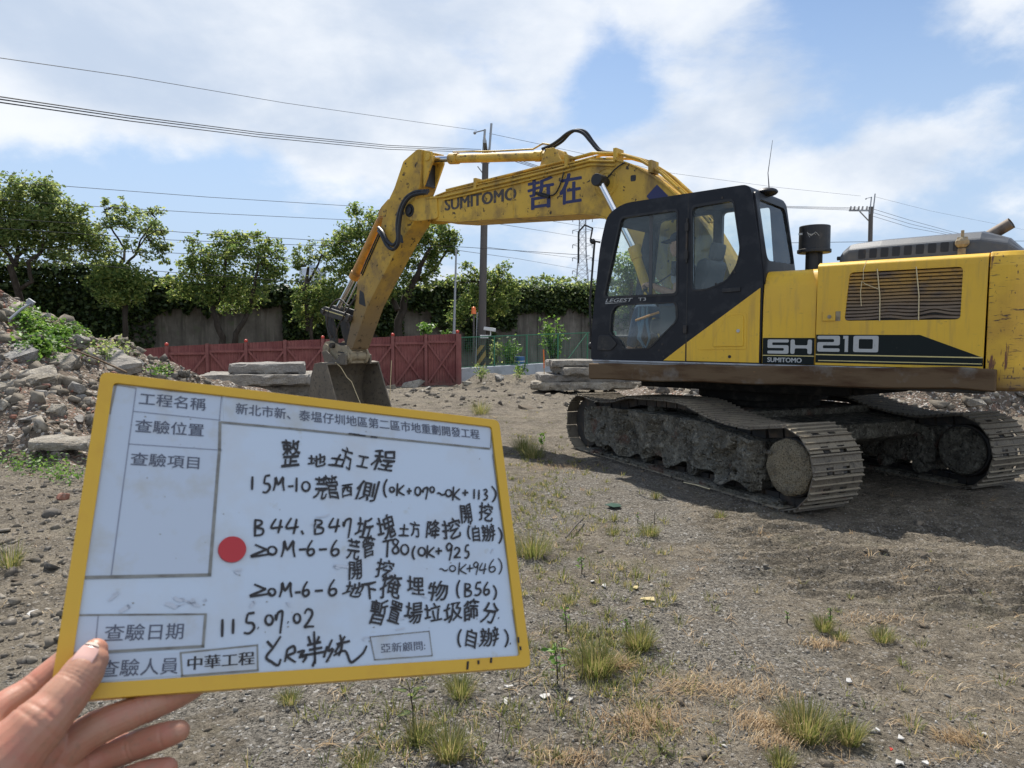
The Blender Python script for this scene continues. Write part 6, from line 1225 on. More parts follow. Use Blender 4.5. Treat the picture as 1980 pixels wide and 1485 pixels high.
# bucket cylinder
b_ = MB(); b_.tube([(6.95, 0, 3.80), (7.12, 0, 3.66), (7.88, 0, 2.74)], .085, 20); b_.cyl((6.95, -.1, 3.80), (6.95, .1, 3.80), .095, seg=18); b_.cyl((7.84, 0, 2.79), (7.93, 0, 2.68), .098, seg=20)
BKC = hp(b_, 'bucket_cylinder', mat('faded_orange_paint', (0.48, 0.22, 0.03), 0.5, layers=[('noise', 6, (0.20, 0.10, 0.03), 0.5, 0.7)]), bevel=.006)
r_ = MB(); r_.cyl((7.90, 0, 2.72), (8.46, 0, 2.10), .050, seg=18); r_.cyl((7.93, -.12, 2.66), (8.42, -.12, 2.08), .016, seg=10); hp(r_, 'cylinder_rod', m_chrome, parent=BKC, smooth=True)
# linkage
lk_ = MB()
for l in (.225, -.265):
    lk_.prism(rounded([(8.64, 2.10), (8.52, 2.16), (7.70, 1.98), (7.68, 1.86), (7.80, 1.84), (8.58, 1.99)], .05), l, l + .04)
for l in (.14, -.20): lk_.prism(rounded([(8.62, 2.08), (8.44, 2.08), (8.30, 1.75), (8.22, 1.38), (8.34, 1.34), (8.50, 1.6)], .05), l, l + .06)
for f, z in ((8.54, 2.06), (7.76, 1.92), (8.28, 1.40)): lk_.cyl((f, -.30, z), (f, .30, z), .05, seg=16)
lk_.cyl((8.46, -.10, 2.10), (8.60, -.10, 1.96), .07, seg=14); lk_.cyl((8.46, -.1, 2.1), (8.46, .1, 2.1), .085, seg=16)
lk_.hose([(7.6, .20, 2.35), (7.75, .25, 2.15), (8.0, .27, 2.28), (8.3, .26, 2.15), (8.45, .25, 1.8), (8.35, .22, 1.55)], .018, 8); lk_.hose([(7.6, .22, 2.28), (7.85, .27, 2.0), (8.1, .27, 1.7), (8.15, .22, 1.45)], .016, 8)
hp(lk_, 'bucket_linkage', m_steel_dark, bevel=.006)
yb = MB(); yb.prism([(8.48, 2.095), (7.86, 1.965), (7.86, 1.945), (8.48, 2.075)], .2655, .268); hp(yb, 'linkage_stripe', m_pinstripe)
# quick coupler
qc = MB()
for l in (.17, -.22): qc.prism(rounded([(8.60, 1.46), (8.36, 1.50), (8.14, 1.40), (7.84, 1.40), (7.74, 1.24), (7.80, 1.06), (8.40, 1.02), (8.62, 1.16)], .06), l, l + .05)
qc.cyl((8.50, -.26, 1.33), (8.50, .26, 1.33), .10, seg=18); qc.box(7.85, 8.45, -.17, .17, 1.06, 1.16); qc.cyl((7.86, -.26, 1.20), (7.86, .26, 1.20), .085, seg=18)
QC = hp(qc, 'quick_coupler', m_beige, bevel=.01)
qs = MB(); qs.prism([(8.15, 1.29), (7.92, 1.27), (7.92, 1.245), (8.15, 1.265)], .2205, .2225); qs.prism([(8.15, 1.22), (7.92, 1.20), (7.92, 1.18), (8.15, 1.20)], .2205, .2225); hpl(qs, 'coupler_slot', m_rubber, parent=QC)
# bucket: an open shell with side plates, mouth towards the machine
bu = MB(); shell = [(7.97, 1.07), (8.12, 1.09), (8.34, 1.06), (8.47, .80), (8.53, .5), (8.48, .24), (8.30, .08), (8.0, .03), (7.55, .03)]
inner = [(7.97, 1.04), (8.12, 1.06), (8.31, 1.03), (8.43, .79), (8.49, .5), (8.45, .26), (8.28, .11), (8.0, .06), (7.55, .05)]
bu.prism(shell + inner[::-1], -.6, .6)
sp = [(7.97, 1.07), (8.12, 1.09), (8.34, 1.06), (8.47, .80), (8.53, .5), (8.48, .24), (8.30, .08), (8.0, .03), (7.55, .03), (7.60, .2)]
BK = hp(bu, 'bucket', m_bucket, bevel=.005)
for l in (.6, -.63):
    s_ = MB(); s_.prism(sp, l, l + .03); hp(s_, 'bucket_side_plate', m_bucket, bevel=.005, parent=BK)
tt = MB()
for k in range(5):
    l = -.52 + k * .26; tt.add([(7.58, l - .05, .02), (7.58, l + .05, .02), (7.58, l + .05, .08), (7.58, l - .05, .08), (7.38, l - .025, .035), (7.38, l + .025, .035), (7.38, l + .025, .05), (7.38, l - .025, .05)], [(3, 2, 1, 0), (4, 5, 6, 7), (0, 1, 5, 4), (1, 2, 6, 5), (2, 3, 7, 6), (3, 0, 4, 7)])
hpl(tt, 'bucket_tooth', m_steel_dark, parent=BK)
ear = MB()
for l in (.27, -.31): ear.prism([(8.45, 1.02), (7.8, 1.04), (7.80, 1.22), (7.92, 1.26), (8.12, 1.12), (8.40, 1.30), (8.56, 1.28)], l, l + .04)
hp(ear, 'bucket_ear', m_bucket, bevel=.006, parent=BK)
rp = MB(); rp.tube([(8.0, .40, 1.085), (7.93, .33, 1.0), (7.86, .24, .80), (7.80, .18, .72), (7.74, .10, .45), (7.66, .06, .25), (7.60, .04, .1)], .008, 6); hp(rp, 'hanging_rope', m_rope, parent=BK)
# ================================================================== WHITEBOARD held in front of the lens
K = 0.426
BC_ = [Vector(p) * K + Vector((0, 0, EYE)) for p in ((-.72130857, 1.2440686, -.0669822), (-.03338386, 1.62720211, -.19864091), (.0324258, 1.34989157, -.64900723), (-.65549891, .96675806, -.51734852))]
eu = (BC_[1] - BC_[0]); BW = eu.length; eu.normalize(); ev = (BC_[3] - BC_[0]); BH = ev.length; ev = (ev - eu * ev.dot(eu)).normalized(); en = eu.cross(-ev).normalized()
BM = Matrix(((eu.x, -ev.x, en.x, BC_[0].x), (eu.y, -ev.y, en.y, BC_[0].y), (eu.z, -ev.z, en.z, BC_[0].z), (0, 0, 0, 1)))
BI = BM.inverted()
def bp(px, py, n=0.0):                          # point on the board (local x right, y up, z out)
    r = ray(px, py); o = Vector((0, 0, EYE)); t = ((BC_[0] + en * n - o).dot(en)) / r.dot(en); return BI @ (o + r * t)
WB = thing('whiteboard', 'white site record board with yellow frame and black handwriting, held up by a hand', 'whiteboard')
WB.matrix_world = BM
m_board = mat('whiteboard_sheet', (0.47, 0.545, 0.64), 0.3, layers=[('noise', 14, (0.46, 0.50, 0.55), 0.5, 0.7), ('noise', 55, (0.40, 0.42, 0.41), 0.64, 0.78), ('noise', 9, (0.43, 0.45, 0.45), 0.60, 0.75)])  # sheet darkened and blued: its skylit shade is put into the base colour
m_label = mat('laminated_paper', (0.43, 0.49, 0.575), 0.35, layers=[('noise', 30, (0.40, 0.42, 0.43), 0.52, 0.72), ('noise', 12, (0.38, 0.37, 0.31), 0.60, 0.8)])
m_frame = mat('yellow_frame_plastic', (0.60, 0.345, 0.014), 0.4, layers=[('noise', 30, (0.55, 0.30, 0.015), 0.55, 0.75), ('noise', 90, (0.07, 0.05, 0.03), 0.73, 0.76)])
m_ink = mat('black_marker_ink', (0.012, 0.010, 0.012), 0.5)
m_print = mat('grey_printing', (0.085, 0.095, 0.13), 0.6)
m_tape = mat('grimy_tape_edge', (0.22, 0.22, 0.20), 0.6, layers=[('noise', 60, (0.10, 0.09, 0.08), 0.45, 0.7)])
m_line = mat('printed_line', (0.22, 0.24, 0.30), 0.6)
m_reddot = mat('red_magnet', (0.42, 0.012, 0.02), 0.45)
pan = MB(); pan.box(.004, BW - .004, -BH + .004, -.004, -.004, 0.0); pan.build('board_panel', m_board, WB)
fw_ = .0092
V, F = plate(rounded([(0, 0), (BW, 0), (BW, -BH), (0, -BH)], .006, 6), [rounded([(fw_, -fw_ * .85), (BW - fw_, -fw_ * .85), (BW - fw_, -BH + fw_), (fw_, -BH + fw_)], .003, 4)], -.007, .003)
mf = MB(); mf.add(V, F); mf.build('frame', m_frame, WB, bevel=.0022, seg=3)
def strip(mb, pts, w, z):
    P = [bp(x, y) for x, y in pts]
    for a, b in zip(P, P[1:]):
        d = (b - a); d.z = 0; d.normalize(); nn = Vector((-d.y, d.x, 0)) * w / 2; a2 = a - d * w / 2; b2 = b + d * w / 2
        mb.add([(*(a2 - nn).xy, z), (*(b2 - nn).xy, z), (*(b2 + nn).xy, z), (*(a2 + nn).xy, z)], [(0, 1, 2, 3)])
def quad(mb, pts, z0, z1):
    P = [bp(x, y) for x, y in pts]; mb.add([(p.x, p.y, z) for z in (z0, z1) for p in P], [(4, 5, 6, 7), (0, 1, 5, 4), (1, 2, 6, 5), (2, 3, 7, 6), (3, 0, 4, 7)])
sheets = [([(224, 742), (428, 764), (405, 1114), (163, 1118)], 'top left'), ([(430, 764), (950, 820), (948, 868), (432, 815)], 'top'), ([(140, 1189), (398, 1187), (393, 1251), (130, 1266)], 'date'), ([(126, 1268), (349, 1262), (350, 1306), (128, 1322)], 'b'), ([(350, 1262), (498, 1247), (499, 1296), (352, 1308)], 'c'), ([(715, 1231), (830, 1220), (836, 1269), (723, 1277)], 'd')]
for i, (q, _) in enumerate(sheets):
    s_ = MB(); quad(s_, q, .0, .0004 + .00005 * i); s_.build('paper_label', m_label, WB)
ln = MB()
for pts in ([(263, 752), (215, 1112)], [(428, 768), (424, 814)], [(258, 796), (425, 813)], [(249, 859), (428, 871)], [(190, 1190), (183, 1262)]): strip(ln, pts, .0007, .00075)
ln.build('table_line', m_line, WB)
tp_ = MB()
for k, (pts, w) in enumerate((([(425, 818), (424, 870), (405, 1112), (165, 1117)], .0022), ([(428, 817), (560, 829), (690, 842), (945, 868)], .0018), ([(950, 822), (948, 866)], .0012), ([(139, 1190), (398, 1188)], .0012), ([(397, 1189), (392, 1250), (132, 1265)], .0018), ([(349, 1264), (352, 1307), (498, 1296), (497, 1248), (349, 1263)], .0012), ([(715, 1232), (829, 1221), (835, 1268), (724, 1276), (715, 1232)], .0008), ([(952, 880), (1004, 1262)], .0008))):
    strip(tp_, pts, w, .00078 + .00002 * k)
tp_.build('tape_edge', m_tape, WB)
def btext(mb, txt, bl, br, hpx, z, off=0.0, shear=0.0, warp=None):
    a = bp(*bl); b = bp(*br); d = (b - a); L_ = d.length; d.normalize(); nn = Vector((-d.y, d.x, 0))
    m_ = ((bl[0] + br[0]) / 2, (bl[1] + br[1]) / 2); h = (bp(m_[0], m_[1] - hpx) - bp(*m_)).length
    A, F, _ = text_vf(txt, 0.0, off, shear)
    if warp is not None:
        A = A.copy(); X_, Y_ = A[:, 0].copy(), A[:, 1].copy(); w0 = warp
        A[:, 0] += .055 * np.sin(3.1 * Y_ + w0) + .025 * np.sin(7 * Y_ + 2 * w0); A[:, 1] += .06 * np.sin(3.4 * X_ + 1.7 * w0) + .03 * np.sin(8 * X_ + w0) + .10 * (X_ - .5) * math.sin(w0 * 5)
    mb.add([tuple(a + d * (x * L_) + nn * (y * h) + Vector((0, 0, z))) for x, y, _ in A], F)
for txt, bl, br, h, off in (('工程名稱', (268, 783), (397, 795), 24, .012), ('查驗位置', (260, 836), (393, 845), 25, .012), ('查驗項目', (251, 900), (384, 908), 25, .012), ('新北市新、泰塭仔圳地區第二區市地重劃開發工程', (455, 801), (927, 850), 20, .016), ('查驗日期', (200, 1241), (353, 1236), 32, .008), ('查驗人員', (190, 1311), (343, 1303), 33, .008), ('中華工程', (362, 1297), (491, 1285), 26, .03), ('亞新顧問:', (736, 1263), (822, 1257), 18, .01)):
    t_ = MB(); btext(t_, txt, bl, br, h, .00085)
    for i_, s_ in enumerate((.35, -.35, 0.) if off < .028 else (.9, -.9, .45, -.45)): btext(t_, txt, (bl[0] + s_, bl[1] + (.3 if s_ == 0 else 0)), (br[0] + s_, br[1] + (.3 if s_ == 0 else 0)), h, .00086 + .00001 * i_)
    t_.build('printed_text', m_print if txt != '中華工程' else m_ink, WB)
def ell(n=14, a0=90, a1=450, cx=.5, cy=.5, rx=.5, ry=.5): return [(cx + rx * math.cos(R(a0 + (a1 - a0) * i / n)), cy + ry * math.sin(R(a0 + (a1 - a0) * i / n))) for i in range(n + 1)]
G = {'0': [ell()], '1': [[(.5, 1), (.45, .5), (.4, 0)]], '2': [[(.05, .75), (.3, 1), (.7, .95), (.8, .7), (.4, .3), (.05, .02), (.5, .05), (1, .05)]], 'Z': [[(.2, 1), (.65, .68), (.7, .6), (0, .1), (.4, .14), (1, .3)]],
     '3': [[(.1, .9), (.6, 1), (.8, .8), (.4, .55), (.85, .4), (.7, .1), (.1, 0)]], '4': [[(.45, 1), (.05, .4), (.5, .38), (1, .45)], [(.85, .95), (.75, .5), (.6, 0)]], '5': [[(.4, .95), (.3, .55), (.75, .5), (.85, .25), (.5, .02), (.1, .05)], [(.4, .95), (.9, 1)]],
     '6': [[(.7, 1), (.25, .6), (.1, .2), (.4, 0), (.85, .15), (.8, .4), (.4, .4), (.15, .25)]], '7': [[(.1, .85), (.15, .6), (.35, .9), (.8, 1), (.85, .8), (.6, 0)]], '8': [[(.8, .85), (.4, 1), (.2, .75), (.7, .4), (.75, .1), (.35, 0), (.15, .25), (.6, .6), (.8, .85)]],
     '9': [[(.85, .85), (.5, 1), (.15, .8), (.35, .58), (.75, .7), (.85, .9), (.7, .4), (.5, 0)]], 'M': [[(.05, 0), (.2, .5), (.25, 1), (.45, .45), (.85, 1), (.85, .5), (.95, 0)]], 'B': [[(.15, 1), (.12, .5), (.1, 0)], [(.05, .95), (.7, .9), (.75, .7), (.25, .52), (.9, .4), (.8, .1), (.05, .02)]],
     'K': [[(.2, 1), (.15, .5), (.1, 0)], [(.95, .85), (.3, .4), (.6, .2), (1, .05)]], 'T': [[(0, .86), (1, .98)], [(.52, .92), (.42, 0)]], '-': [[(0, .45), (1, .6)]], '+': [[(0, .45), (1, .55)], [(.5, 1), (.45, 0)]], '~': [[(0, .6), (.25, .8), (.55, .3), (.8, .25), (1, .6)]],
     '(': [[(.9, 1), (.4, .75), (.2, .45), (.4, .15), (.8, 0)]], ')': [[(.1, 1), (.7, .75), (.9, .45), (.6, .15), (.2, 0)]], '.': [[(.3, .6), (.6, .4)]], ',': [[(.1, 1), (.7, 0)]]}
def ink_stroke(mb, pxs, r):
    P = [bp(x, y) for x, y in smooth_pts(pxs)]; n = len(P)
    rs = [r * (.75 + .35 * math.sin(math.pi * (i + .6) / (n + .4))) for i in range(n)]
    V = []; F = []
    for i, p in enumerate(P):
        d = (P[min(i + 1, n - 1)] - P[max(i - 1, 0)]); d.z = 0
        d = d.normalized() if d.length > 1e-9 else Vector((1, 0, 0)); nn = Vector((-d.y, d.x, 0)) * rs[i]
        V += [tuple(p - nn + Vector((0, 0, .0009))), tuple(p + nn + Vector((0, 0, .0009)))]
    for i in range(n - 1): F.append((2 * i, 2 * i + 2, 2 * i + 3, 2 * i + 1))
    mb.add(V, F)
def hand_line(items, ox, oy, s, r=.00088):
    mb = MB(); rr = random.Random(len(items))
    for it in items:
        ch, cx_, cy_, w, h = it
        if ch in G:
            for stp in G[ch]: ink_stroke(mb, [(ox + (cx_ - w / 2 + x * w) / s, oy + (cy_ + h / 2 - y * h) / s) for x, y in stp], r)
        else:
            x0 = ox + (cx_ - w / 2) / s; x1 = ox + (cx_ + w / 2) / s; yb = oy + (cy_ + h / 2) / s
            tl = rr.uniform(-.06, .10) * w / s; wp = rr.uniform(0, 6.28)
            btext(mb, ch, (x0, yb + tl), (x1, yb - tl), h / s, .0009, 0.0, .22, wp)
            for sh, sv, zz_ in ((.7, .2, .00092), (-.7, -.2, .00094), (.2, .6, .00096), (-.2, -.6, .00098)): btext(mb, ch, (x0 + sh, yb + tl + sv), (x1 + sh, yb - tl + sv), h / s, zz_, 0.0, .22, wp)
    mb.build('handwriting', m_ink, WB)
c1 = (400, 750, 3.246); c2 = (400, 980, 3.194)
hand_line([('整', 540, 405, 130, 165), ('地', 692, 455, 120, 75), ('土', 812, 455, 100, 75), ('方', 885, 440, 75, 145), ('工', 980, 465, 75, 70), ('程', 1112, 455, 150, 130)], *c1)
hand_line([('1', 285, 600, 30, 85), ('5', 372, 605, 60, 110), ('M', 450, 605, 75, 85), ('-', 525, 620, 35, 20), ('1', 562, 610, 20, 90), ('0', 620, 620, 48, 58), ('芫', 715, 625, 92, 140), ('管', 805, 620, 80, 150), ('西', 888, 645, 75, 75), ('側', 1005, 645, 150, 125), ('(', 1118, 632, 30, 115), ('0', 1160, 640, 28, 30), ('K', 1212, 640, 55, 80), ('+', 1268, 650, 30, 40), ('0', 1322, 650, 34, 52), ('7', 1368, 665, 44, 75), ('0', 1412, 640, 26, 34), ('~', 1468, 668, 50, 22), ('0', 1515, 662, 36, 42), ('K', 1562, 665, 52, 88), ('+', 1620, 660, 38, 40), ('1', 1676, 668, 16, 62), ('1', 1706, 672, 16, 62), ('3', 1746, 672, 32, 66), (')', 1798, 668, 34, 100)], *c1)
hand_line([('開', 1640, 790, 80, 110), ('挖', 1750, 785, 95, 115)], *c1)
hand_line([('B', 320, 130, 62, 105), ('4', 430, 120, 78, 90), ('4', 525, 120, 82, 100), (',', 590, 160, 20, 24), ('B', 690, 125, 62, 95), ('4', 785, 115, 72, 90), ('7', 865, 135, 62, 120), ('坵', 975, 130, 110, 125), ('塊', 1120, 122, 120, 140), ('土', 1218, 145, 64, 72), ('方', 1290, 140, 66, 100), ('降', 1395, 140, 92, 112), ('挖', 1520, 135, 130, 120), ('(', 1618, 152, 26, 100), ('自', 1668, 165, 54, 100), ('辦', 1745, 160, 90, 100), (')', 1808, 178, 26, 100)], *c2)
hand_line([('Z', 335, 275, 130, 80), ('0', 402, 272, 52, 50), ('M', 500, 262, 92, 100), ('-', 590, 265, 46, 16), ('6', 640, 255, 52, 95), ('-', 715, 265, 50, 18), ('6', 790, 255, 58, 98), ('芫', 910, 260, 86, 125), ('管', 1010, 250, 78, 125), ('T', 1115, 258, 64, 112), ('8', 1165, 245, 58, 90), ('0', 1220, 265, 46, 60), ('(', 1275, 285, 24, 84), ('0', 1325, 278, 42, 50), ('K', 1378, 278, 56, 80), ('+', 1430, 275, 42, 44), ('9', 1495, 280, 48, 108), ('2', 1545, 285, 42, 62), ('5', 1602, 278, 36, 82)], *c2)
hand_line([('開', 925, 390, 95, 110), ('挖', 1090, 388, 120, 120)], *c2)
hand_line([('~', 1460, 390, 52, 22), ('0', 1515, 382, 36, 36), ('K', 1575, 382, 56, 76), ('+', 1622, 382, 42, 46), ('9', 1660, 382, 40, 80), ('4', 1702, 382, 46, 70), ('6', 1760, 365, 48, 80), (')', 1808, 368, 28, 100)], *c2, r=.00062)
hand_line([('Z', 330, 520, 130, 80), ('0', 400, 528, 42, 42), ('M', 485, 515, 84, 90), ('-', 560, 530, 36, 16), ('6', 610, 508, 48, 92), ('-', 690, 520, 50, 18), ('6', 775, 500, 58, 100), ('地', 905, 508, 125, 92), ('下', 1020, 515, 92, 92), ('掩', 1145, 490, 135, 150), ('埋', 1290, 490, 112, 115), ('物', 1430, 520, 132, 120), ('(', 1550, 510, 26, 112), ('B', 1610, 515, 46, 86), ('5', 1670, 508, 52, 82), ('6', 1725, 505, 42, 80), (')', 1775, 530, 24, 90)], *c2)
hand_line([('暫', 1055, 650, 115, 150), ('置', 1155, 650, 84, 130), ('場', 1270, 650, 115, 130), ('垃', 1400, 650, 112, 110), ('圾', 1525, 650, 122, 112), ('篩', 1640, 640, 105, 122), ('分', 1745, 650, 104, 130), ('.', 1800, 688, 16, 14)], *c2)
hand_line([('(', 1558, 812, 28, 110), ('自', 1635, 810, 74, 112), ('辦', 1745, 802, 130, 112), (')', 1846, 812, 28, 110), ('.', 1872, 846, 16, 14)], *c2)
hand_line([('1', 95, 750, 20, 110), ('1', 162, 740, 20, 92), ('5', 260, 720, 84, 130), ('.', 316, 750, 18, 14), ('0', 383, 700, 46, 60), ('7', 445, 715, 56, 140), ('.', 500, 715, 18, 14), ('0', 555, 690, 40, 56), ('2', 630, 690, 62, 112)], *c2)
sg = MB()
for s_ in [[(370, 830), (385, 848), (402, 866)], [(455, 800), (410, 868), (365, 930), (400, 960), (438, 980), (455, 940)], [(480, 960), (492, 900), (500, 880), (535, 862), (540, 900), (495, 922), (520, 945), (548, 962)], [(555, 900), (600, 890), (575, 920), (622, 912)], [(565, 932), (612, 925), (590, 962)], [(625, 800), (638, 845)], [(660, 770), (664, 870), (666, 972)], [(692, 800), (678, 838)], [(618, 856), (704, 836)], [(628, 886), (712, 870)], [(612, 916), (728, 896)], [(650, 988), (668, 942)], [(742, 860), (720, 932)], [(772, 820), (745, 890), (778, 880), (735, 962)], [(852, 800), (820, 850), (788, 902)], [(798, 850), (882, 830)], [(820, 790), (832, 860), (812, 922)], [(780, 920), (850, 890), (882, 955), (905, 955), (962, 905), (985, 858)]]:
    ink_stroke(sg, [(400 + x / 3.194, 980 + y / 3.194) for x, y in s_], .0009)
sg.build('signature', m_ink, WB)
rd = MB(); c_ = bp(448.5, 1063); ax = (bp(475, 1060) - bp(421, 1066)).length / 2; ay = (bp(449, 1038) - bp(448, 1088)).length / 2
V = []; F = []
for k in range(32):
    w = 2 * math.pi * k / 32; V.append((c_.x + ax * math.cos(w), c_.y + ay * math.sin(w), .0)); 
for k in range(32):
    w = 2 * math.pi * k / 32; V.append((c_.x + ax * math.cos(w), c_.y + ay * math.sin(w), .0016))
rd.add(V, [tuple(range(32, 64))] + [(k, (k + 1) % 32, 32 + (k + 1) % 32, 32 + k) for k in range(32)]); rd.build('red_dot', m_reddot, WB)
sm = MB(); rr = random.Random(3)
for (x, y, l) in ((905, 1279, 26), (925, 1277, 12), (950, 1272, 16), (1002, 1232, 18), (1006, 1250, 12)):
    p = bp(x, y, .0034); q = bp(x + rr.uniform(-3, 3), y + l * .6, .0034); sm.tube([p, (p + q) / 2, q], .0009, 5)
for (x, y) in ((700, 843), (688, 841), (680, 840), (722, 846)): sm.box(*(lambda p: (p.x - .003, p.x + .003, p.y - .0006, p.y + .0006, .0012, .0015))(bp(x, y)))
for q in sm.pieces(): q.build('ink_smudge', m_ink, WB)
m_ghost = mat('wiped_ink_residue', (0.445, 0.485, 0.55), 0.4)
m_speck = mat('board_grime', (0.24, 0.23, 0.21), 0.6)
for k in range(9):
    x = rr.uniform(205, 400); y = rr.uniform(1150, 1180); gh = MB(); ink_stroke(gh, [(x, y), (x + rr.uniform(-10, 14), y + rr.uniform(-7, 7)), (x + rr.uniform(-18, 24), y + rr.uniform(-9, 12))], rr.uniform(.0004, .0013)); gh.build('ink_residue', m_ghost, WB)
for k in range(14):
    x = rr.uniform(445, 960); y = rr.uniform(880, 1240); gh = MB(); ink_stroke(gh, [(x, y), (x + rr.uniform(-14, 20), y + rr.uniform(-6, 6)), (x + rr.uniform(-24, 34), y + rr.uniform(-9, 12))], rr.uniform(.0004, .0011)); gh.build('ink_residue', m_ghost, WB)
for k in range(60):
    x = rr.uniform(180, 985); y = rr.uniform(770, 1300); p = bp(x, y)
    if not (.014 < p.x < BW - .014 and -BH + .014 < p.y < -.014): continue
    q = MB() if k == 0 else q; r0 = rr.uniform(.0002, .0006); q.add([(p.x + r0 * math.cos(a) * rr.uniform(.7, 2.2), p.y + r0 * math.sin(a), .0007) for a in (0, 1.2, 2.4, 3.7, 5)], [(0, 1, 2, 3, 4)])
for pts in ([(268, 748), (330, 757), (420, 764)], [(224, 745), (250, 749), (262, 751)], [(950, 826), (955, 900), (966, 985)], [(990, 1180), (1000, 1240), (1004, 1262)], [(225, 742), (212, 800)], [(140, 1200), (130, 1262), (124, 1320)], [(130, 1322), (240, 1320), (340, 1312)]):
    strip(q, pts, rr.uniform(.0008, .0018), .0006)
q.build('grime_speck', m_speck, WB)['kind'] = 'stuff'
# ================================================================== the hand holding it
def flesh(name, chains, m, parent=None, voxel=.0012, smooth=6, loc=None, M=None, balls=(), grooves=()):
    mb = MB()
    for ci, ch in enumerate(chains):
        P = [Vector(p[:3]) for p in ch]; rs = [p[3] for p in ch]; PP = []; RR = []; NS = 24 if grooves else 6
        for i in range(len(P) - 1):
            for k in range(NS):
                t = k / NS; a = P[max(i - 1, 0)]; b = P[i]; c = P[i + 1]; d = P[min(i + 2, len(P) - 1)]
                PP.append(.5 * (2 * b + (c - a) * t + (2 * a - 5 * b + 4 * c - d) * t * t + (3 * b - a - 3 * c + d) * t ** 3)); RR.append(rs[i] + (rs[i + 1] - rs[i]) * (t * t * (3 - 2 * t)))
        PP.append(P[-1]); RR.append(rs[-1])
        for (gc, gi, gd, gw) in grooves:
            if gc == ci: RR = [q - gd * math.exp(-((k / NS - gi) / gw) ** 2) for k, q in enumerate(RR)]
        mb.tube(PP, 1, 20 if grooves else 14, True, RR); mb.ball(PP[-1], RR[-1], 14); mb.ball(PP[0], RR[0], 14)
    for (x, y, z, r_, sc_) in balls: mb.ball((x, y, z), r_, 16, sc_)
    o = mb.build(name, m, parent, True, loc=loc, fix=False)
    r_ = o.modifiers.new('skin', 'REMESH'); r_.mode = 'VOXEL'; r_.voxel_size = voxel; r_.use_smooth_shade = True
    s_ = o.modifiers.new('smooth', 'SMOOTH'); s_.factor = .5; s_.iterations = smooth
    return o
def skin_mat(name, base, red, sss=.12):
    m = mat(name, base, 0.48, layers=[('noise', 40, red, 0.42, 0.68), ('noise', 160, tuple(c * .82 for c in base), 0.55, 0.7)], bump=[(420, .25, 4, .0006), (1200, .15, 3, .0003)])
    b = m.node_tree.nodes['Principled BSDF']; b.inputs['Subsurface Weight'].default_value = sss; b.inputs['Subsurface Radius'].default_value = (.9, .32, .18); b.inputs['Subsurface Scale'].default_value = .006
    return m
m_skin = skin_mat('hand_skin', (0.40, 0.205, 0.132), (0.41, 0.155, 0.10), .15)
m_nail = mat('thumb_nail', (0.62, 0.37, 0.31), 0.25, layers=[('noise', 60, (0.66, 0.42, 0.36), .4, .7)])
m_nailtip = mat('nail_edge', (0.66, 0.55, 0.45), 0.4)
def hpnt(px, py, n, r): p = bp(px, py, n); return (p.x, p.y, p.z, r)
HAND = thing('person', 'bare left hand gripping the lower left corner of the whiteboard, thumb on its front', 'person'); HAND.matrix_world = BM
thumb = [hpnt(-20, 1500, .012, .023), hpnt(62, 1415, .018, .0160), hpnt(112, 1362, .017, .0134), hpnt(152, 1313, .0155, .0120), hpnt(176, 1276, .0135, .0100), hpnt(184, 1258, .0125, .0074)]
index = [hpnt(-60, 1490, -.010, .016), hpnt(-5, 1385, -.016, .0105), hpnt(62, 1335, -.019, .0095), hpnt(140, 1270, -.019, .0088), hpnt(200, 1225, -.0165, .0075)]
middle = [hpnt(60, 1500, -.022, .016), hpnt(170, 1418, -.010, .0108), hpnt(262, 1376, -.007, .0096), hpnt(345, 1342, -.014, .0088), hpnt(400, 1310, -.016, .0072)]
ring = [hpnt(70, 1540, -.020, .015), hpnt(180, 1472, -.028, .0105), hpnt(255, 1444, -.018, .0092), hpnt(312, 1424, -.006, .0083), hpnt(345, 1414, .0, .0070)]
pinky = [hpnt(60, 1590, -.01, .013), hpnt(180, 1545, -.018, .0090), hpnt(262, 1502, -.012, .0080), hpnt(322, 1486, -.004, .0068)]
palm = [hpnt(-140, 1760, .0, .030), hpnt(-60, 1600, -.004, .030), hpnt(20, 1500, -.008, .022), hpnt(90, 1440, -.010, .013)]
palm2 = [hpnt(-60, 1600, -.004, .028), hpnt(60, 1530, -.016, .020), hpnt(130, 1490, -.024, .013)]
flesh('hand', [thumb, index, middle, ring, pinky, palm, palm2], m_skin, HAND, .0007, 3, grooves=[(0, 2.72, .0006, .035), (0, 2.86, .0008, .035), (0, 3.0, .0007, .03), (0, 3.14, .0005, .03), (0, 1.2, .0006, .04), (0, 1.45, .0005, .04), (0, 3.55, -.0004, .2), (1, 2.0, .0005, .03), (1, 2.15, .0005, .03), (2, 2.0, .0006, .03), (2, 2.12, .0005, .03), (3, 2.0, .0006, .03), (3, 2.14, .0005, .03), (3, 3.2, .0005, .04), (4, 2.0, .0005, .03)])
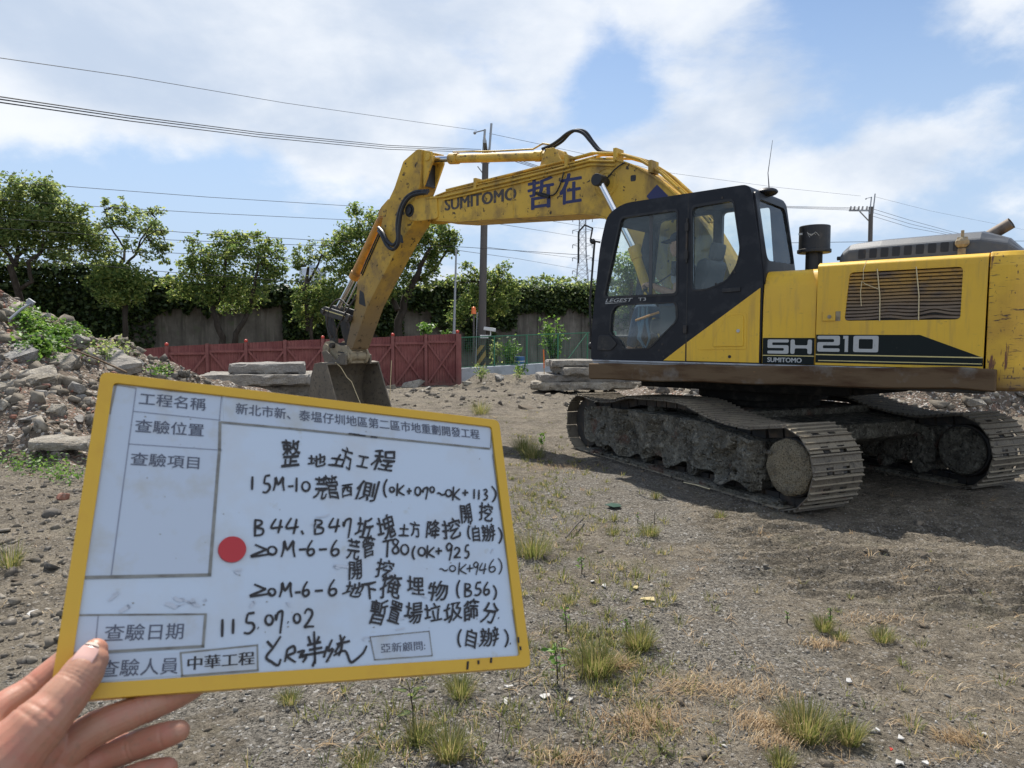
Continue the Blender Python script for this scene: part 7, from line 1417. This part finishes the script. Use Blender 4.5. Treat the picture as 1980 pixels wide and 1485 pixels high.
# thumb nail: a curved plate lying on the thumb's end
A_ = Vector(hpnt(150, 1316, .0155, 0)[:3]); B_ = Vector(hpnt(186, 1256, .0125, 0)[:3]); ax_ = (B_ - A_).normalized()
nup = Vector((-.30, .22, 1.0)); nup = (nup - ax_ * nup.dot(ax_)).normalized(); ay_ = ax_.cross(nup).normalized()
def nail(name, m, s0, s1, lift):
    V = []; F = []; c0 = Vector(hpnt(169, 1284, .0145, 0)[:3]); nu, nv = 10, 12
    for i in range(nu + 1):
        s = s0 + (s1 - s0) * i / nu
        q_ = (s + .0002) / .0102; half = .0060 * max(.05, 1 - abs(q_) ** 3.2) ** .5
        for j in range(nv + 1):
            b = (j / nv * 2 - 1); w = b * half
            h = .0104 + lift - 34 * w * w - max(0, s) * .20 - max(0, -s - .003) * .30
            V.append(tuple(c0 + ax_ * s + ay_ * w + nup * h))
    for i in range(nu):
        for j in range(nv): a = i * (nv + 1) + j; F.append((a, a + 1, a + nv + 2, a + nv + 1))
    mb = MB(); mb.add(V, F); o = mb.build(name, m, HAND, True); q = o.modifiers.new('t', 'SOLIDIFY'); q.thickness = .0005
nail('thumb_nail', m_nail, -.0088, .0082, .0000); nail('nail_edge', m_nailtip, .0080, .0096, -.0001)
# ================================================================== OPERATOR in the cab
OP = thing('person', 'machine operator in dark cap and grey shirt sitting in the excavator cab, hand on lever', 'person', (3.037, 8.608, 0), R(140))
m_skin2 = mat('operator_skin', (0.58, 0.33, 0.21), 0.5, layers=[('noise', 12, (0.50, 0.26, 0.16), .45, .7)])
m_shirt = mat('grey_shirt', (0.36, 0.36, 0.38), 0.9, layers=[('noise', 12, (0.45, 0.45, 0.46), .5, .7)], bump=[(25, .3)])
m_cap = mat('navy_cap', (0.015, 0.02, 0.04), 0.85)
m_trous = mat('blue_trousers', (0.05, 0.09, 0.16), 0.9, bump=[(20, .3)])
sx_, ly = .60, .93
body_ch = [[(sx_, ly, 1.86, .12), (sx_ - .03, ly, 2.05, .13), (sx_ - .04, ly, 2.26, .135), (sx_ - .02, ly, 2.40, .08), (sx_ + .0, ly, 2.47, .055), (sx_ + .03, ly, 2.55, .055)],
           [(sx_ + .05, ly, 2.62, .085), (sx_ + .06, ly, 2.70, .092)], [(sx_ + .10, ly, 2.56, .05), (sx_ + .11, ly, 2.60, .06)],
           [(sx_ - .03, ly + .12, 2.36, .075), (sx_ - .03, ly + .20, 2.33, .06), (sx_ - .06, ly + .25, 2.12, .046), (sx_ - .04, ly + .27, 2.06, .046), (sx_ + .14, ly + .25, 2.12, .042), (sx_ + .26, ly + .23, 2.17, .032), (sx_ + .33, ly + .23, 2.185, .034)],
           [(sx_ - .03, ly - .12, 2.36, .075), (sx_ - .03, ly - .20, 2.33, .06), (sx_ + .04, ly - .25, 2.12, .046), (sx_ + .3, ly - .27, 2.10, .034), (sx_ + .42, ly - .28, 2.14, .03)],
           [(sx_, ly + .09, 1.86, .10), (sx_ + .42, ly + .11, 1.90, .075), (sx_ + .50, ly + .10, 1.86, .062), (sx_ + .62, ly + .09, 1.50, .045), (sx_ + .64, ly + .09, 1.42, .045), (sx_ + .80, ly + .09, 1.41, .035)],
           [(sx_, ly - .09, 1.86, .10), (sx_ + .42, ly - .11, 1.90, .075), (sx_ + .50, ly - .10, 1.86, .062), (sx_ + .62, ly - .09, 1.50, .045), (sx_ + .64, ly - .09, 1.42, .045), (sx_ + .80, ly - .09, 1.41, .035)]]
hx, hy, hz = sx_ + .33, ly + .23, 2.185
for k in range(4):
    y0 = hy - .028 + .018 * k; body_ch.append([(hx, y0, hz + .012, .012), (hx + .05, y0 - .004 * k, hz + .014 - .003 * k, .0105), (hx + .068, y0 - .005, hz - .022, .009), (hx + .045, y0 - .005, hz - .038, .008)])
body_ch.append([(hx - .01, hy - .03, hz, .013), (hx + .03, hy - .05, hz - .005, .011), (hx + .055, hy - .035, hz - .015, .009)])
flesh('body', body_ch, m_skin2, OP, .009, 4, balls=[(sx_ + .165, ly, 2.645, .018, (1, .8, 1.3)), (sx_ + .05, ly + .095, 2.64, .022, (.8, .5, 1.4)), (sx_ + .05, ly - .095, 2.64, .022, (.8, .5, 1.4)), (sx_ + .145, ly, 2.59, .02, (.7, 1.3, .5))])
fe = MB()
for s in (-1, 1): fe.ball((sx_ + .142, ly + s * .035, 2.672, ), .011, 8)
fe.build('eye', m_cap, OP, True)
sh = [[(sx_, ly, 1.90, .135), (sx_ - .03, ly, 2.05, .143), (sx_ - .04, ly, 2.26, .148), (sx_ - .02, ly, 2.38, .10), (sx_ - .01, ly, 2.42, .075)]]
for s in (1, -1): sh.append([(sx_ - .03, ly + s * .10, 2.36, .085), (sx_ - .03, ly + s * .20, 2.33, .073), (sx_ - .04, ly + s * .235, 2.22, .062)])
flesh('shirt', sh, m_shirt, OP, .010, 3)
tr = []
for s in (1, -1): tr.append([(sx_, ly + s * .09, 1.87, .115), (sx_ + .42, ly + s * .11, 1.90, .088), (sx_ + .51, ly + s * .10, 1.86, .075), (sx_ + .62, ly + s * .09, 1.50, .060)])
flesh('trousers', tr, m_trous, OP, .010, 3)
cp_ = MB(); cp_.ball((sx_ + .055, ly, 2.715), .108, 18, (1.05, .95, .75)); cp_.prism([(sx_ + .12, 2.70), (sx_ + .13, 2.715), (sx_ + .25, 2.685), (sx_ + .25, 2.675)], ly - .075, ly + .075)
cp_.build('cap', m_cap, OP, True)
